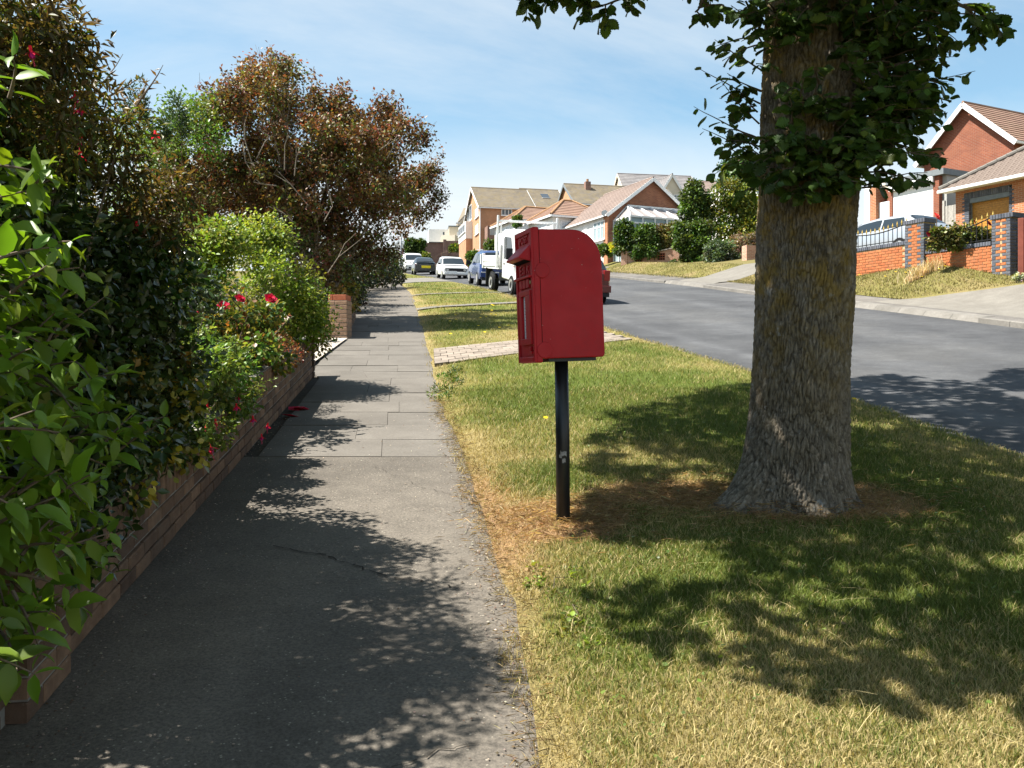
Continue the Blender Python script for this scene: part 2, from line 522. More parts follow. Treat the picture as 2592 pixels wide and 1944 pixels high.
# ground sheet out to the horizon
xs = np.unique(np.concatenate([np.linspace(-30, 45, 76), np.linspace(-700, 700, 57)]))
ysg = np.unique(np.concatenate([np.linspace(-60, 160, 221), np.linspace(160, 1150, 60), np.linspace(-190, -60, 20)]))
XX, YY = np.meshgrid(xs, ysg)
ZZ = T(XX, YY) - 0.25
V = np.stack([XX, YY, ZZ], -1).reshape(-1, 3)
nx_ = len(xs); idx = np.arange(len(ysg) * nx_).reshape(len(ysg), nx_)
Q = np.stack([idx[:-1, :-1], idx[:-1, 1:], idx[1:, 1:], idx[1:, :-1]], -1).reshape(-1, 4)
g_o = link('ground', npmesh('ground', V, Q, smooth=True), M_turf)
tag(g_o, kind='structure')
addcol(g_o, lambda x, y: np.outer(np.ones_like(x), (0.15, 0.13, 0.055)) * (0.8 + .4 * fbm(x * .2, y * .2, 4))[:, None])

# road
def roadcol(x, y):
    f = (x - Xk(y)) / (Xf(y) - Xk(y))
    w = 1 + .30 * np.exp(-((f - .17 + .03 * np.sin(y * .1)) / .025)**2) + .16 * np.exp(-((f - .36) / .06)**2) + .18 * np.exp(-((f - .62) / .05)**2) + .10 * np.exp(-((f - .85) / .05)**2)
    w = w * (.86 + .30 * fbm(x * 1.5, y * .25, 5)) * (1 - .12 * np.exp(-(f / .09)**2))
    return np.outer(w, (1, 1, 1))
road = strip('road', Xk, Xf, ygrid(-30, 150, .5, 1.012), 60, 0.0, M_road)
addcol(road, roadcol)

# near footway: tarmac, then slabs, then tarmac again
def edge(y):
    y = np.asarray(y, float)
    return Xp(y) + .13 * (fbm(y * 1.6, 0.3 + 0 * y, 8) - .5) + .07 * (fbm(y * 7, .7 + 0 * y, 18) - .5)
def wob_edge(y): return Xp(y) + .16
SLAB0, SLAB1 = 6.72, 25.2
pavement = strip('pavement', lambda y: Xw(y) - .45, wob_edge, ygrid(-20, SLAB0, .12, 1.0), 14, 0.004, M_path)
strip('pavement_far', lambda y: Xw(y) - .3, wob_edge, ygrid(SLAB1, 150, .5, 1.02), 6, 0.006, M_path)
slab_bed = strip('pavement_slabbed', lambda y: Xw(y) - .3, lambda y: Xp(y) + .05, ygrid(SLAB0, SLAB1, .3, 1.0), 6, -0.012, M_joint)
def tilted_slab(name, quad, h, mat, parent, gap=.006, lift=0.0):
    c = [sum(q[i] for q in quad) / 4 for i in (0, 1)]
    jz = random.uniform(-.0035, .0035); jx = random.uniform(-.004, .004); jy = random.uniform(-.004, .004)
    vs = []
    top = []
    for (x, y) in quad:
        dx, dy = c[0] - x, c[1] - y; l = math.hypot(dx, dy)
        x += dx / l * gap * 1.4; y += dy / l * gap * 1.4
        top.append((x, y, Tf(x, y) + lift + .012 + jz + jx * (x - c[0]) + jy * (y - c[1])))
    vs = [(a[0], a[1], a[2] - h) for a in top] + top
    m = MB(); m.add(vs, [(3, 2, 1, 0), (4, 5, 6, 7), (0, 1, 5, 4), (1, 2, 6, 5), (2, 3, 7, 6), (3, 0, 4, 7)])
    return m.build(name, mat, parent)
y = SLAB0; k = 0
while y < SLAB1 - .3:
    h = .62 + random.uniform(-.03, .06)
    if y + h > SLAB1 - .25: h = SLAB1 - y
    y2 = y + h
    cuts = [0, .40 + .05 * random.random(), .98] if k % 2 else [0, .55 + .06 * random.random(), .98]
    if k % 5 == 3: cuts = [0, .3, .68, .98]
    for i in range(len(cuts) - 1):
        def P_(f, yy):
            a, b = float(Xw(yy)) + (.10 if yy < 11.3 else -.05), float(Xp(yy)) + .02
            return (a + (b - a) * f / .98, yy)
        tilted_slab('paving_slab', [P_(cuts[i], y), P_(cuts[i+1], y), P_(cuts[i+1], y2), P_(cuts[i], y2)], .04, M_slab, slab_bed, gap=.0018, lift=-.006)
    y = y2; k += 1

M_soil = plain('garden_soil', (0.075, 0.055, 0.038), .95, .1, var=.4, scale=9, bmp=.5)
strip('garden_bed', lambda y: Xw(y) - 9.0, lambda y: Xw(y) - .205, ygrid(-8, 11.3, .4, 1.0), 8, .27, M_soil)
strip('garden_bed', lambda y: Xw(y) - 9.0, lambda y: Xw(y) - .06, ygrid(16.6, 40, .6, 1.0), 8, .10, M_soil)

# cracks in the tarmac
def crack(name, pts, w):
    m = MB(); P = []
    for (a, b) in zip(pts[:-1], pts[1:]):
        n = max(3, int(math.hypot(b[0]-a[0], b[1]-a[1]) / .035))
        for i in range(n):
            f = i / n
            P.append((a[0] + (b[0]-a[0]) * f + random.gauss(0, .009), a[1] + (b[1]-a[1]) * f + random.gauss(0, .009)))
    for p, q in zip(P[:-1], P[1:]):
        d = Vector((q[0]-p[0], q[1]-p[1])); d.normalize(); nn = (-d.y, d.x)
        if random.random() < .22: continue
        w1 = w * random.uniform(.12, .8)
        vs = [(p[0]+nn[0]*w1, p[1]+nn[1]*w1), (p[0]-nn[0]*w1, p[1]-nn[1]*w1), (q[0]-nn[0]*w1, q[1]-nn[1]*w1), (q[0]+nn[0]*w1, q[1]+nn[1]*w1)]
        m.add([(x, yy, Tf(x, yy) + .0105) for x, yy in vs], [(0, 1, 2, 3)])
    o = m.build(name, M_crack, pavement); tag(o, kind='stuff'); return o
M_crack = plain('crack_dirt', (0.042, 0.037, 0.03), 0.95, 0.1, var=.3, scale=40)
crack('crack', [(-1.25, 4.62), (-.95, 4.48), (-.62, 4.2), (-.3, 4.06), (-.05, 3.93)], .008)
crack('crack', [(-.72, 6.0), (-.55, 5.75), (-.36, 5.62), (-.22, 5.35)], .003)
crack('crack', [(-.1, 2.75), (-.35, 2.62), (-.5, 2.4)], .004)
crack('crack', [(-1.0, 6.4), (-.8, 6.1), (-.45, 6.15), (-.3, 6.35)], .002)

# near verge (turf sheet; the blades follow further down)
def dome(x, y, f): return .008 + .045 * (1 - (2 * f - 1)**4) + .02 * (float(fbm(x * 1.7, y * 1.7, 31)) - .5)
verge = strip('verge', edge, lambda y: Xk(y) + .06, ygrid(-20, 150, .1, 1.008), 46, 0.0, M_turf, extra=dome)
addcol(verge, turfcol)
def verge_z(x, y):
    f = (x - edge(y)) / (Xk(y) - edge(y))
    return T(np.minimum(x, Xk(y) - .002), y) + .008 + .045 * (1 - (2 * np.clip(f, 0, 1) - 1)**4) + .02 * (fbm(x * 1.7, y * 1.7, 31) - .5)

# block-paved crossing over the verge
drive = bpy.data.objects.new('driveway_crossing', None); COL.objects.link(drive); tag(drive, kind='structure')
D00, D01, D10, D11 = (-1.06, 12.1), (-1.24, 14.0), (2.12, 15.55), (1.75, 17.0)
def dq(a, b):
    x = (D00[0]*(1-a) + D10[0]*a)*(1-b) + (D01[0]*(1-a) + D11[0]*a)*b
    yy = (D00[1]*(1-a) + D10[1]*a)*(1-b) + (D01[1]*(1-a) + D11[1]*a)*b
    return (x, yy)
bed = MB(); n = 24
for i in range(n):
    a, b = i / n, (i + 1) / n
    bed.add([(*p, Tf(min(p[0], float(Xk(p[1])) - .01), p[1]) + .046) for p in (dq(a, 0), dq(b, 0), dq(b, 1), dq(a, 1))], [(0, 1, 2, 3)])
bed.build('bed', M_joint, drive)
for i in range(17):
    for j in range(7):
        off = .5 / 17 * (j % 2)
        a0, a1 = max(0, i / 17 - off + .0), min(1, (i + 1) / 17 - off)
        if a1 - a0 < .01: continue
        tilted_slab('paving_block', [dq(a0, j/7), dq(a1, j/7), dq(a1, (j+1)/7), dq(a0, (j+1)/7)], .05, M_block, drive, gap=.006, lift=.048)
# two narrower crossings further up
def xband(name, yl, yr, w, zo, mat):
    m = MB(); n = 14
    for i in range(n):
        q = []
        for f, s in ((i/n, 0), ((i+1)/n, 0), ((i+1)/n, 1), (i/n, 1)):
            yy = yl + (yr - yl) * f + w * s
            x = float(Xp(yy)) * (1 - f) + float(Xk(yy)) * f
            q.append((x, yy, float(verge_z(x, yy)) + zo))
        m.add(q, [(0, 1, 2, 3)])
    return tag(m.build(name, mat), kind='structure')
xband('path_crossing', 22.9, 25.5, .5, .03, M_conc)
xband('path_crossing', 29.5, 31.5, .4, .03, M_conc)
xband('driveway_apron', 43.0, 46.5, 9.0, .02, M_conc)

# far side: kerb stones, footway, verge, aprons
kerb = bpy.data.objects.new('kerb', None); COL.objects.link(kerb); tag(kerb, kind='structure')
yy = 8.0
while yy < 62:
    lenk = .9 if yy < 40 else 1.6
    y2 = yy + lenk
    low = (17.3 < yy < 24.2) or (33 < yy < 38.5) 
    h = .025 if low else .115
    m = MB(); a0, a1 = float(Xf(yy + .006)), float(Xf(y2 - .006))
    z0, z1 = float(far_edge(yy) + S(yy)), float(far_edge(y2) + S(y2))
    h0 = h1 = h
    vs = []
    for (x, yq, z, hh) in ((a0, yy + .006, z0, h0), (a1, y2 - .006, z1, h1)):
        bw, bh = (.34, .137) if low else (.13, hh)
        vs += [(x - .01, yq, z - .1), (x + .0, yq, z + hh - .015), (x + .02, yq, z + hh), ((x + .09, yq, z + .118) if low else (x + .125, yq, z + hh)), (x + bw, yq, z + bh), (x + bw, yq, z - .1)]
    m.add(vs, [(0, 1, 2, 3, 4, 5), (11, 10, 9, 8, 7, 6)] + [(i, 6 + i, 7 + i, i + 1) for i in range(5)])
    m.build('kerb_stone', M_kerb, kerb)
    yy = y2
strip('far_pavement', lambda y: Xf(y) + .10, lambda y: Xf(y) + 1.45 - .4 * sstep(20, 23, y) * sstep(31, 28, y), ygrid(-20, 130, .5, 1.01), 5, 0.0, M_fpath)
far_verge = strip('far_verge', lambda y: Xf(y) + 1.43 - .4 * sstep(20, 23, y) * sstep(31, 28, y), lambda y: Xf(y) + 3.4, ygrid(-20, 130, .3, 1.008), 14, 0.02, M_turf)
def fvcol(x, y):
    d = np.clip(.42 + 1.3 * (fbm(x * .9, y * .8, 14) - .5) + .9 * (fbm(x * 3, y * 3, 15) - .5), 0, 1)[:, None]
    c = np.where(d < .5, OLIVE * .72 + (OLIVE - OLIVE * .72) * d * 2, OLIVE + (STRAW - OLIVE) * (d - .5) * 2)
    return c * np.array([1.0, .92, 1.15])
addcol(far_verge, fvcol)
# concrete aprons crossing the far verge
def apron(name, y0, y1, y2, y3, w0, w1, mat, zo=.035):
    m = MB(); n = 16; k = 6
    g = []
    for i in range(n + 1):
        row = []
        for j in range(k + 1):
            f = i / n; s = j / k
            a = y0 + (y1 - y0) * s; b = y2 + (y3 - y2) * s
            yq = a + (b - a) * f; x = float(Xf(yq)) + w0 + (w1 - w0) * f
            row.append((x, yq, Tf(x, yq) + (zo if i else -.02)))
        g.append(row)
    V = [p for r in g for p in r]; c = k + 1
    m.add(V, [(i*c+j, (i+1)*c+j, (i+1)*c+j+1, i*c+j+1) for i in range(n) for j in range(k)])
    return tag(m.build(name, mat, smooth=True), kind='structure')
apron('driveway_apron', 17.3, 22.6, 13.5, 15.2, .32, 8.0, M_conc, .03)
apron('driveway_apron', 33.5, 38.0, 35.0, 38.0, .32, 7.0, M_conc, .03)
apron('side_road', 58, 70, 60, 74, .11, 26.0, M_fpath, .03)
# ------------------------------------------------------------------ bricks
def mk_brick(name, a, b_, spread=0.25, stain=(0.12, 0.1, 0.08), lichen=None):
    m, t, b = base_mat(name, 0.88, 0.2)
    geo = t.nodes.new('ShaderNodeNewGeometry')
    oi = t.nodes.new('ShaderNodeObjectInfo')
    c = mixn(t, oi.outputs['Random'], a, b_)
    n = noise(t, geo.outputs['Position'], 14, 6, 0.7)
    c = mixn(t, 0.8, c, ramp(t, n, [(0.3, (0.62, 0.6, 0.6)), (0.7, (1.25, 1.22, 1.2))]), 'MULTIPLY')
    f = ramp(t, noise(t, geo.outputs['Position'], 2.2, 6, 0.7), [(0.5, (0, 0, 0)), (0.75, (.6, .6, .6))])
    c = mixn(t, f, c, stain)
    if lichen:
        f = ramp(t, noise(t, geo.outputs['Position'], 30, 5, 0.8), [(0.62, (0, 0, 0)), (0.70, (.8, .8, .8))])
        c = mixn(t, f, c, lichen)
    t.links.new(c, b.inputs['Base Color'])
    bump(t, b, noise(t, geo.outputs['Position'], 90, 4, 0.7), 0.5, 0.004)
    return m
M_bk_left = mk_brick('brown_garden_brick', (0.105, 0.066, 0.046), (0.24, 0.15, 0.095), lichen=(0.24, 0.215, 0.18))
M_bk_dark = mk_brick('dark_brown_brick', (0.085, 0.06, 0.05), (0.13, 0.085, 0.065), lichen=(0.3, 0.28, 0.25))
M_bk_pillar = mk_brick('tan_pillar_brick', (0.27, 0.175, 0.115), (0.33, 0.21, 0.14), lichen=(0.42, 0.36, 0.30))
M_bk_cap = mk_brick('red_cap_brick', (0.36, 0.11, 0.06), (0.42, 0.14, 0.075))
M_bk_right = mk_brick('orange_wall_brick', (0.36, 0.115, 0.046), (0.46, 0.165, 0.065), stain=(0.3, 0.15, 0.08))
M_bk_blue = mk_brick('blue_engineering_brick', (0.075, 0.085, 0.105), (0.13, 0.14, 0.165), stain=(0.16, 0.15, 0.15))
M_bk_old = mk_brick('weathered_red_brick', (0.37, 0.16, 0.10), (0.50, 0.26, 0.17), stain=(0.5, 0.38, 0.3))
M_mortar = plain('grey_mortar', (0.25, 0.235, 0.21), 0.95, 0.1, var=.25, scale=20)
M_mortar_y = plain('sandy_mortar', (0.40, 0.31, 0.18), 0.95, 0.1, var=.2, scale=20)

def brick_mesh(lx, ly, lz, shear=0.0, ch=.006):
    """brick with a small chamfer on its outer (y=0) face, origin at lower outer left"""
    v = [(0, ch, 0), (lx, ch, 0), (lx, ly, 0), (0, ly, 0), (0, ch, lz), (lx, ch, lz), (lx, ly, lz), (0, ly, lz),
         (ch, 0, ch), (lx-ch, 0, ch), (lx-ch, 0, lz-ch), (ch, 0, lz-ch)]
    f = [(3, 2, 1, 0), (4, 5, 6, 7), (1, 2, 6, 5), (2, 3, 7, 6), (3, 0, 4, 7), (8, 9, 10, 11), (0, 1, 9, 8), (1, 5, 10, 9), (5, 4, 11, 10), (4, 0, 8, 11)]
    me = bpy.data.meshes.new('brick'); me.from_pydata([(x, y, z + shear * x) for x, y, z in v], [], f); me.update()
    return me
_bm = {}
def brick(parent, x, y, z, dims, mat, shear=0.0, rz=0.0, jit=.003):
    key = (tuple(round(d, 4) for d in dims), mat.name, round(shear, 4))
    if key not in _bm:
        _bm[key] = brick_mesh(*dims, shear=shear); _bm[key].materials.append(mat)
    o = bpy.data.objects.new('brick', _bm[key]); COL.objects.link(o); o.parent = parent
    o.location = (x, y + random.uniform(-jit, jit), z + random.uniform(-.0012, .0012)); o.rotation_euler = (0, 0, rz)
    return o
def shbox(m, x0, x1, y0, y1, z0, z1, k):
    m.add([(x, y, z + k * x) for x, y, z in ((x0, y0, z0), (x1, y0, z0), (x1, y1, z0), (x0, y1, z0), (x0, y0, z1), (x1, y0, z1), (x1, y1, z1), (x0, y1, z1))],
          [(3, 2, 1, 0), (4, 5, 6, 7), (0, 1, 5, 4), (1, 2, 6, 5), (2, 3, 7, 6), (3, 0, 4, 7)])

# ---- garden wall beside the footway
wx, wy = float(Xw(1.0)), 1.0
wd = Vector((float(Xw(11.2)) - wx, 10.2)); WL = wd.length; wang = math.atan2(wd.y, wd.x); wk = SL * math.sin(wang)
wall = thing('garden_wall', 'low brown brick garden wall with upright top course, left of the footpath', 'wall', (wx, wy, Tf(wx, wy)), wang)
STEP = 5.45
core = MB(); shbox(core, 0, STEP, .01, .21, -.2, .452, wk); shbox(core, STEP, WL, .01, .21, -.2, .53, wk)
core.build('mortar_core', M_mortar, wall)
PX0, PX1 = 1.86, 2.21
for c in range(4):
    x = -.11 * (c % 2); z = c * .075 + .008
    while x < WL - .05:
        a = max(x, 0); l = min(x + .215, WL) - a
        if l > .05 and not (c == 3 and a < STEP - .01) and not (a > PX0 - .1 and a + l < PX1 + .1):
            brick(wall, a, -.012 if c < 2 else 0, z + wk * a, (round(l, 3), .1, .065), M_bk_left, wk)
        x += .225
x = .0
while x < WL - .07:
    zt = .233 if x < STEP - .03 else .308
    if not (PX0 - .05 < x < PX1):
        brick(wall, x, 0, zt + wk * x, (.065, .215, .215), M_bk_left, wk, jit=.004)
    x += .075
pc = MB(); shbox(pc, PX0 + .01, PX1 - .01, -.056, .27, -.1, .60, wk); pc.build('mortar_core', M_mortar, wall)
for c in range(8):
    z = c * .075 + .008
    sp = [(PX0, .225), (PX0 + .235, .115)] if c % 2 else [(PX0, .115), (PX0 + .125, .225)]
    for a, l in sp:
        brick(wall, a, -.066, z + wk * a, (l, .34, .065), M_bk_left if c < 7 else M_bk_dark, wk)
# end pier, laid in darker brick
for c in range(7):
    z = c * .075 + .006
    for y0 in ((-.03, .1), (.085, .1), (.2, .1)) if c % 2 else ((-.03, .215), (.195, .105)):
        brick(wall, WL - .02, y0[0], z + wk * WL, (.11, y0[1], .065), M_bk_dark, wk)

# ---- gateway: bright concrete apron, gate pillar, inner wall, wall beyond
gm = MB()
def gq(pts, zo):
    gm.add([(x, y, Tf(x, y) + zo) for x, y in pts], [(0, 1, 2, 3)])
gate_apron = None
gm = MB(); gq([(-6.5, 12.9), (-2.78, 12.3), (-2.95, 15.9), (-6.5, 15.9)], .035)
tag(gm.build('driveway_apron', M_conc2), kind='structure')
gm = MB(); gq([(-6.5, 11.4), (-2.62, 11.4), (-2.75, 12.28), (-6.5, 12.9)], .02)
tag(gm.build('gravel_patch', M_fpath), kind='structure')

plx, ply = -3.33, 16.0
pil = thing('gate_pillar', 'square tan brick gate pillar with red brick cap, beyond the concrete driveway', 'pillar', (plx, ply, Tf(plx, ply) - .02), R(-4))
m = MB(); m.box(.01, .345, .01, .345, -.1, .72); m.build('mortar_core', M_mortar, pil)
for c in range(9):
    z = c * .079 + .01
    sp = [(0, .215), (.225, .13)] if c % 2 else [(0, .13), (.14, .215)]
    for a, l in sp:
        brick(pil, a, 0, z, (l, .355, .069), M_bk_pillar, jit=.004)
brick(pil, .01, .01, .722, (.085, .335, .1), M_bk_cap); brick(pil, .103, .01, .722, (.235, .335, .1), M_bk_cap)
iw = thing('inner_wall', 'very low pinkish brick wall running left from the gate pillar', 'wall', (plx - .02, ply + .05, Tf(plx, ply) - .02), R(176))
m = MB(); m.box(0, 2.2, -.2, -.01, -.1, .315); m.build('mortar_core', M_mortar, iw)
for i in range(20):
    b = brick(iw, .09 + i * .098, 0, .10, (.088, .215, .215), M_bk_pillar, rz=R(180))
for i in range(8):
    brick(iw, .225 + i * .25, 0, .012, (.24, .215, .08), M_bk_pillar, rz=R(180))
wx2, wy2 = float(Xw(16.4)) + .12, 16.36
wd2 = Vector((float(Xw(20.6)) + .12 - wx2, 4.24)); a2 = math.atan2(wd2.y, wd2.x); k2 = SL * math.sin(a2)
w2 = thing('garden_wall', 'short stretch of brick wall under yellow-leaved plant, behind the gate pillar', 'wall', (wx2, wy2, Tf(wx2, wy2)), a2)
m = MB(); shbox(m, 0, wd2.length, .01, .2, -.1, .64, k2); m.build('mortar_core', M_mortar, w2)
for c in range(9):
    x = -.11 * (c % 2)
    while x < wd2.length - .05:
        a = max(0, x); l = min(x + .215, wd2.length) - a
        if l > .06: brick(w2, a, 0, c * .075 + .006 + k2 * a, (round(l, 3), .1, .065), M_bk_left, k2)
        x += .225

# ------------------------------------------------------------------ post box
def mk_red():
    m, t, b = base_mat('post_box_red', 0.42, 0.3)
    co = coords(t)
    c = ramp(t, noise(t, co, 9, 6, 0.6), [(0.3, (0.42, 0.007, 0.013)), (0.7, (0.49, 0.010, 0.017))])
    sc_ = ramp(t, noise(t, co, 55, 3, 0.5), [(0.70, (0, 0, 0)), (0.74, (.5, .5, .5))])
    c = mixn(t, mathn(t, 'MULTIPLY', sc_, 0.35), c, (0.28, 0.014, 0.02))
    dirt = ramp(t, noise(t, co, 4, 10, 0.8), [(0.5, (0, 0, 0)), (0.74, (.6, .6, .6))])
    c = mixn(t, dirt, c, (0.25, 0.022, 0.026))
    chip = mathn(t, 'MULTIPLY', mathn(t, 'GREATER_THAN', noise(t, co, 70, 2, .5), .745), mathn(t, 'GREATER_THAN', noise(t, co, 6, 3), .5))
    c = mixn(t, chip, c, (.42, .30, .28))
    t.links.new(c, b.inputs['Base Color'])
    t.links.new(ramp(t, noise(t, co, 6, 5), [(0.3, (.36,) * 3), (0.7, (.58,) * 3)]), b.inputs['Roughness'])
    bump(t, b, noise(t, co, 130, 3, 0.6), 0.12, 0.002)
    return m
M_red = mk_red()
M_black = plain('black_paint', (0.012, 0.012, 0.013), 0.38, 0.45, var=.25, scale=20, bmp=.08)
M_slot = plain('slot_dark', (0.008, 0.008, 0.008), 0.9, 0.1)
M_paper = plain('notice_paper', (0.75, 0.75, 0.73), 0.6, 0.3, var=.05)
M_ink = plain('notice_ink', (0.22, 0.22, 0.24), 0.7, 0.2)
M_label = plain('torn_sticker', (0.30, 0.29, 0.28), 0.8, 0.2, var=.3, scale=60)
M_steel = plain('worn_brass', (0.35, 0.28, 0.18), 0.35, 0.5, metal=.8, var=.2)

pz = Tf(*POLE) - .02
pb = thing('post_box', 'red post box with rounded back corner on a slim black pole', 'post box', (POLE[0], POLE[1], pz), 0)
m = MB(); m.tube([(0, 0, -.3), (-.004, 0, .5), (-.012, 0, .97)], [.039, .039, .038], 20); m.build('pole', M_black, pb, smooth=True)
st = MB()
for (a0, z0, w, h) in ((-1.75, .44, .55, .022), (-1.5, .40, .3, .016), (-1.95, .425, .25, .012)):
    n = 8
    pts = []
    for i in range(n + 1):
        a = a0 + w * i / n * 1.6 - .2
        pts.append((a, z0 - random.uniform(.3, 1) * h, z0 + random.uniform(.3, 1) * h))
    for p, q in zip(pts[:-1], pts[1:]):
        st.add([(.0405*math.cos(p[0]), .0405*math.sin(p[0]), p[1]), (.0405*math.cos(q[0]), .0405*math.sin(q[0]), q[1]), (.0405*math.cos(q[0]), .0405*math.sin(q[0]), q[2]), (.0405*math.cos(p[0]), .0405*math.sin(p[0]), p[2])], [(0, 1, 2, 3)])
st.build('sticker_remains', M_label, pb, loc=(-.004, 0, 0))
# the case: local x from door (front) to back, y across, z up
BW, BD, BH = .130, .37, .70
ang = R(18.5)
BX = Matrix.Translation((-.015, 0, .968)) @ Matrix.Rotation(R(-2.0), 4, 'Y') @ Matrix.Rotation(ang, 4, 'Z')
def bpart(name, mb, mat, bevel=0, smooth=False, parent=None, seg=2):
    o = mb.build(name, mat, parent or pb, smooth=smooth, bevel=bevel, seg=seg)
    if parent is None: o.matrix_local = BX
    return o
x0, x1 = -.158, .212
prof = [(x0, 0), (x1 - .012, 0), (x1, .012)]
for i in range(13):
    a = i / 12 * math.pi / 2
    prof.append((x1 - .165 + .165 * math.cos(a), BH - .185 + .185 * math.sin(a)))
prof.append((x0, BH))
m = MB(); m.prism(prof, -BW, BW)
body = bpart('body', m, M_red, bevel=.006, seg=3)
# seams and hinge bosses on the side towards the path
for zc, r in ((.475, .042), (.045, .045)):
    m = MB(); m.cyl((x0 + .014, -BW - .003, zc), (0, 1, 0), r, .018, 24); bpart('hinge', m, M_red, bevel=.004)
m = MB(); m.box(x0 + .0015, x0 + .0045, -BW - .0015, -BW + .002, .0, BH - .003); bpart('door_seam', m, M_slot)
# door casting with raised rim and slanting sides
m = MB()
m.prism([(x0 - .035, -.022), (x0 + .002, -.022), (x0 + .002, BH + .010), (x0 - .035, BH + .010)], -BW - .008, BW + .008)
door = bpart('door', m, M_red, bevel=.008, seg=3)
fx = x0 - .035
m = MB()       # raised border of the door
for a in ((fx - .010, fx + .004, -BW - .006, -BW + .016, -.018, BH + .006), (fx - .010, fx + .004, BW - .016, BW + .006, -.018, BH + .006)):
    m.box(*a)
m.box(fx - .010, fx + .004, -BW + .012, BW - .012, BH - .022, BH + .006); m.box(fx - .012, fx + .004, -BW + .012, BW - .012, -.018, .012)
bpart('rim', m, M_red, bevel=.004, parent=door)
m = MB()       # hood over the slot
m.add([(fx, -BW + .012, .625), (fx, BW - .012, .625), (fx - .072, BW - .02, .553), (fx - .072, -BW + .02, .553), (fx - .072, -BW + .02, .545), (fx - .072, BW - .02, .545),
       (fx, -BW + .012, .527), (fx, BW - .012, .527)],
      [(0, 1, 2, 3), (3, 2, 5, 4), (4, 5, 7, 6), (0, 3, 4, 6), (1, 7, 5, 2)])
bpart('hood', m, M_red, bevel=.003, parent=door)
m = MB(); m.add([(fx - .066, -BW + .026, .5445), (fx - .066, BW - .026, .5445), (fx - .004, BW - .02, .5265), (fx - .004, -BW + .02, .5265)], [(3, 2, 1, 0)])
bpart('slot', m, M_slot, parent=door)
m = MB(); m.box(fx - .026, fx + .002, -BW + .006, BW - .006, .440, .452); bpart('ledge', m, M_red, bevel=.003, parent=door)
m = MB()       # tab holders under the ledge
for yy in (-.075, -.02, .035):
    m = MB(); m.box(fx - .012, fx + .002, yy, yy + .04, .388, .436); bpart('tab_plate', m, M_red, bevel=.003, parent=door)
m = MB()       # frame of the collection notice
m.box(fx - .020, fx + .002, -.110, .070, .345, .375); m.box(fx - .020, fx + .002, -.110, .070, .080, .112)
m.box(fx - .020, fx + .002, -.110, -.036, .112, .345); m.box(fx - .020, fx + .002, .030, .070, .112, .345)
bpart('notice_frame', m, M_red, bevel=.003, parent=door)
m = MB(); m.box(fx - .004, fx + .001, -.036, .030, .112, .345); notice = bpart('notice', m, M_paper, parent=door)
m = MB()
for i in range(13):
    zc = .33 - i * .0162
    m.box(fx - .0048, fx - .004, -.030 + .006 * (i % 3), .012 + .008 * (i % 2), zc - (.0022 if i else .007), zc)
bpart('print', m, M_ink, parent=notice)
m = MB(); m.cyl((fx - .006, -.07, .055), (1, 0, 0), .014, .012, 14); m.box(fx - .012, fx, -.095, -.06, .028, .042)
bpart('lock', m, M_red, bevel=.002, parent=door)
m = MB(); m.cyl((fx - .006, -.105, .415), (1, 0, 0), .010, .012, 12); bpart('keyhole', m, M_steel, parent=door)
m = MB(); m.box(-.11, .17, -BW + .03, BW - .03, -.018, -.001); bpart('base_plate', m, M_black)
def lettering(name, text, size, loc, mat, parent, depth=.004):
    cu = bpy.data.curves.new(name, 'FONT'); cu.body = text; cu.size = size; cu.extrude = depth; cu.align_x = 'CENTER'; cu.align_y = 'CENTER'
    cu.bevel_depth = .0015; cu.bevel_resolution = 1
    to = bpy.data.objects.new(name, cu); COL.objects.link(to)
    bpy.context.view_layer.update()
    me = bpy.data.meshes.new_from_object(to.evaluated_get(bpy.context.evaluated_depsgraph_get()))
    bpy.data.objects.remove(to)
    o = link(name, me, mat, parent)
    if not me.materials: me.materials.append(mat)
    else: me.materials[0] = mat
    # text plane: x right, y up, facing -x of the box: right -> -y
    o.matrix_local = Matrix.Translation(loc) @ Matrix(((0, 0, -1, 0), (-1, 0, 0, 0), (0, 1, 0, 0), (0, 0, 0, 1)))
    return o
lettering('lettering', 'POST', .055, (fx - .001, 0, .652), M_red, door)
lettering('cypher', 'E II R', .072, (fx - .001, 0, .487), M_red, door)
# ------------------------------------------------------------------ leaves
TM = {}
def tmpl(name, v, f): TM[name] = (np.array(v, float), np.array(f, int))
tmpl('small', [(0, 0, 0), (.30, .45, .07), (0, 1, -.10), (-.30, .45, .07)], [(0, 1, 2), (0, 2, 3)])
tmpl('round', [(0, 0, 0), (.34, .25, .04), (.40, .62, .03), (0, 1, -.08), (-.40, .62, .03), (-.34, .25, .04)], [(0, 1, 2), (0, 2, 3), (0, 3, 4), (0, 4, 5)])
tmpl('straw', [(0, 0, 0), (.016, .5, .05), (0, 1, .0), (-.016, .5, .05)], [(0, 1, 2), (0, 2, 3)])
tmpl('narrow', [(0, 0, 0), (.14, .40, .05), (0, 1, -.18), (-.14, .40, .05)], [(0, 1, 2), (0, 2, 3)])
tmpl('leaf', [(0, 0, 0), (0, .33, -.02), (0, .68, -.06), (0, 1.02, -.20), (-.20, .22, .05), (-.235, .5, .045), (-.13, .78, -.02), (.20, .22, .05), (.235, .5, .045), (.13, .78, -.02)],
     [(0, 7, 1), (0, 1, 4), (1, 7, 8), (1, 8, 2), (1, 2, 5), (1, 5, 4), (2, 8, 9), (2, 9, 3), (2, 3, 6), (2, 6, 5)])
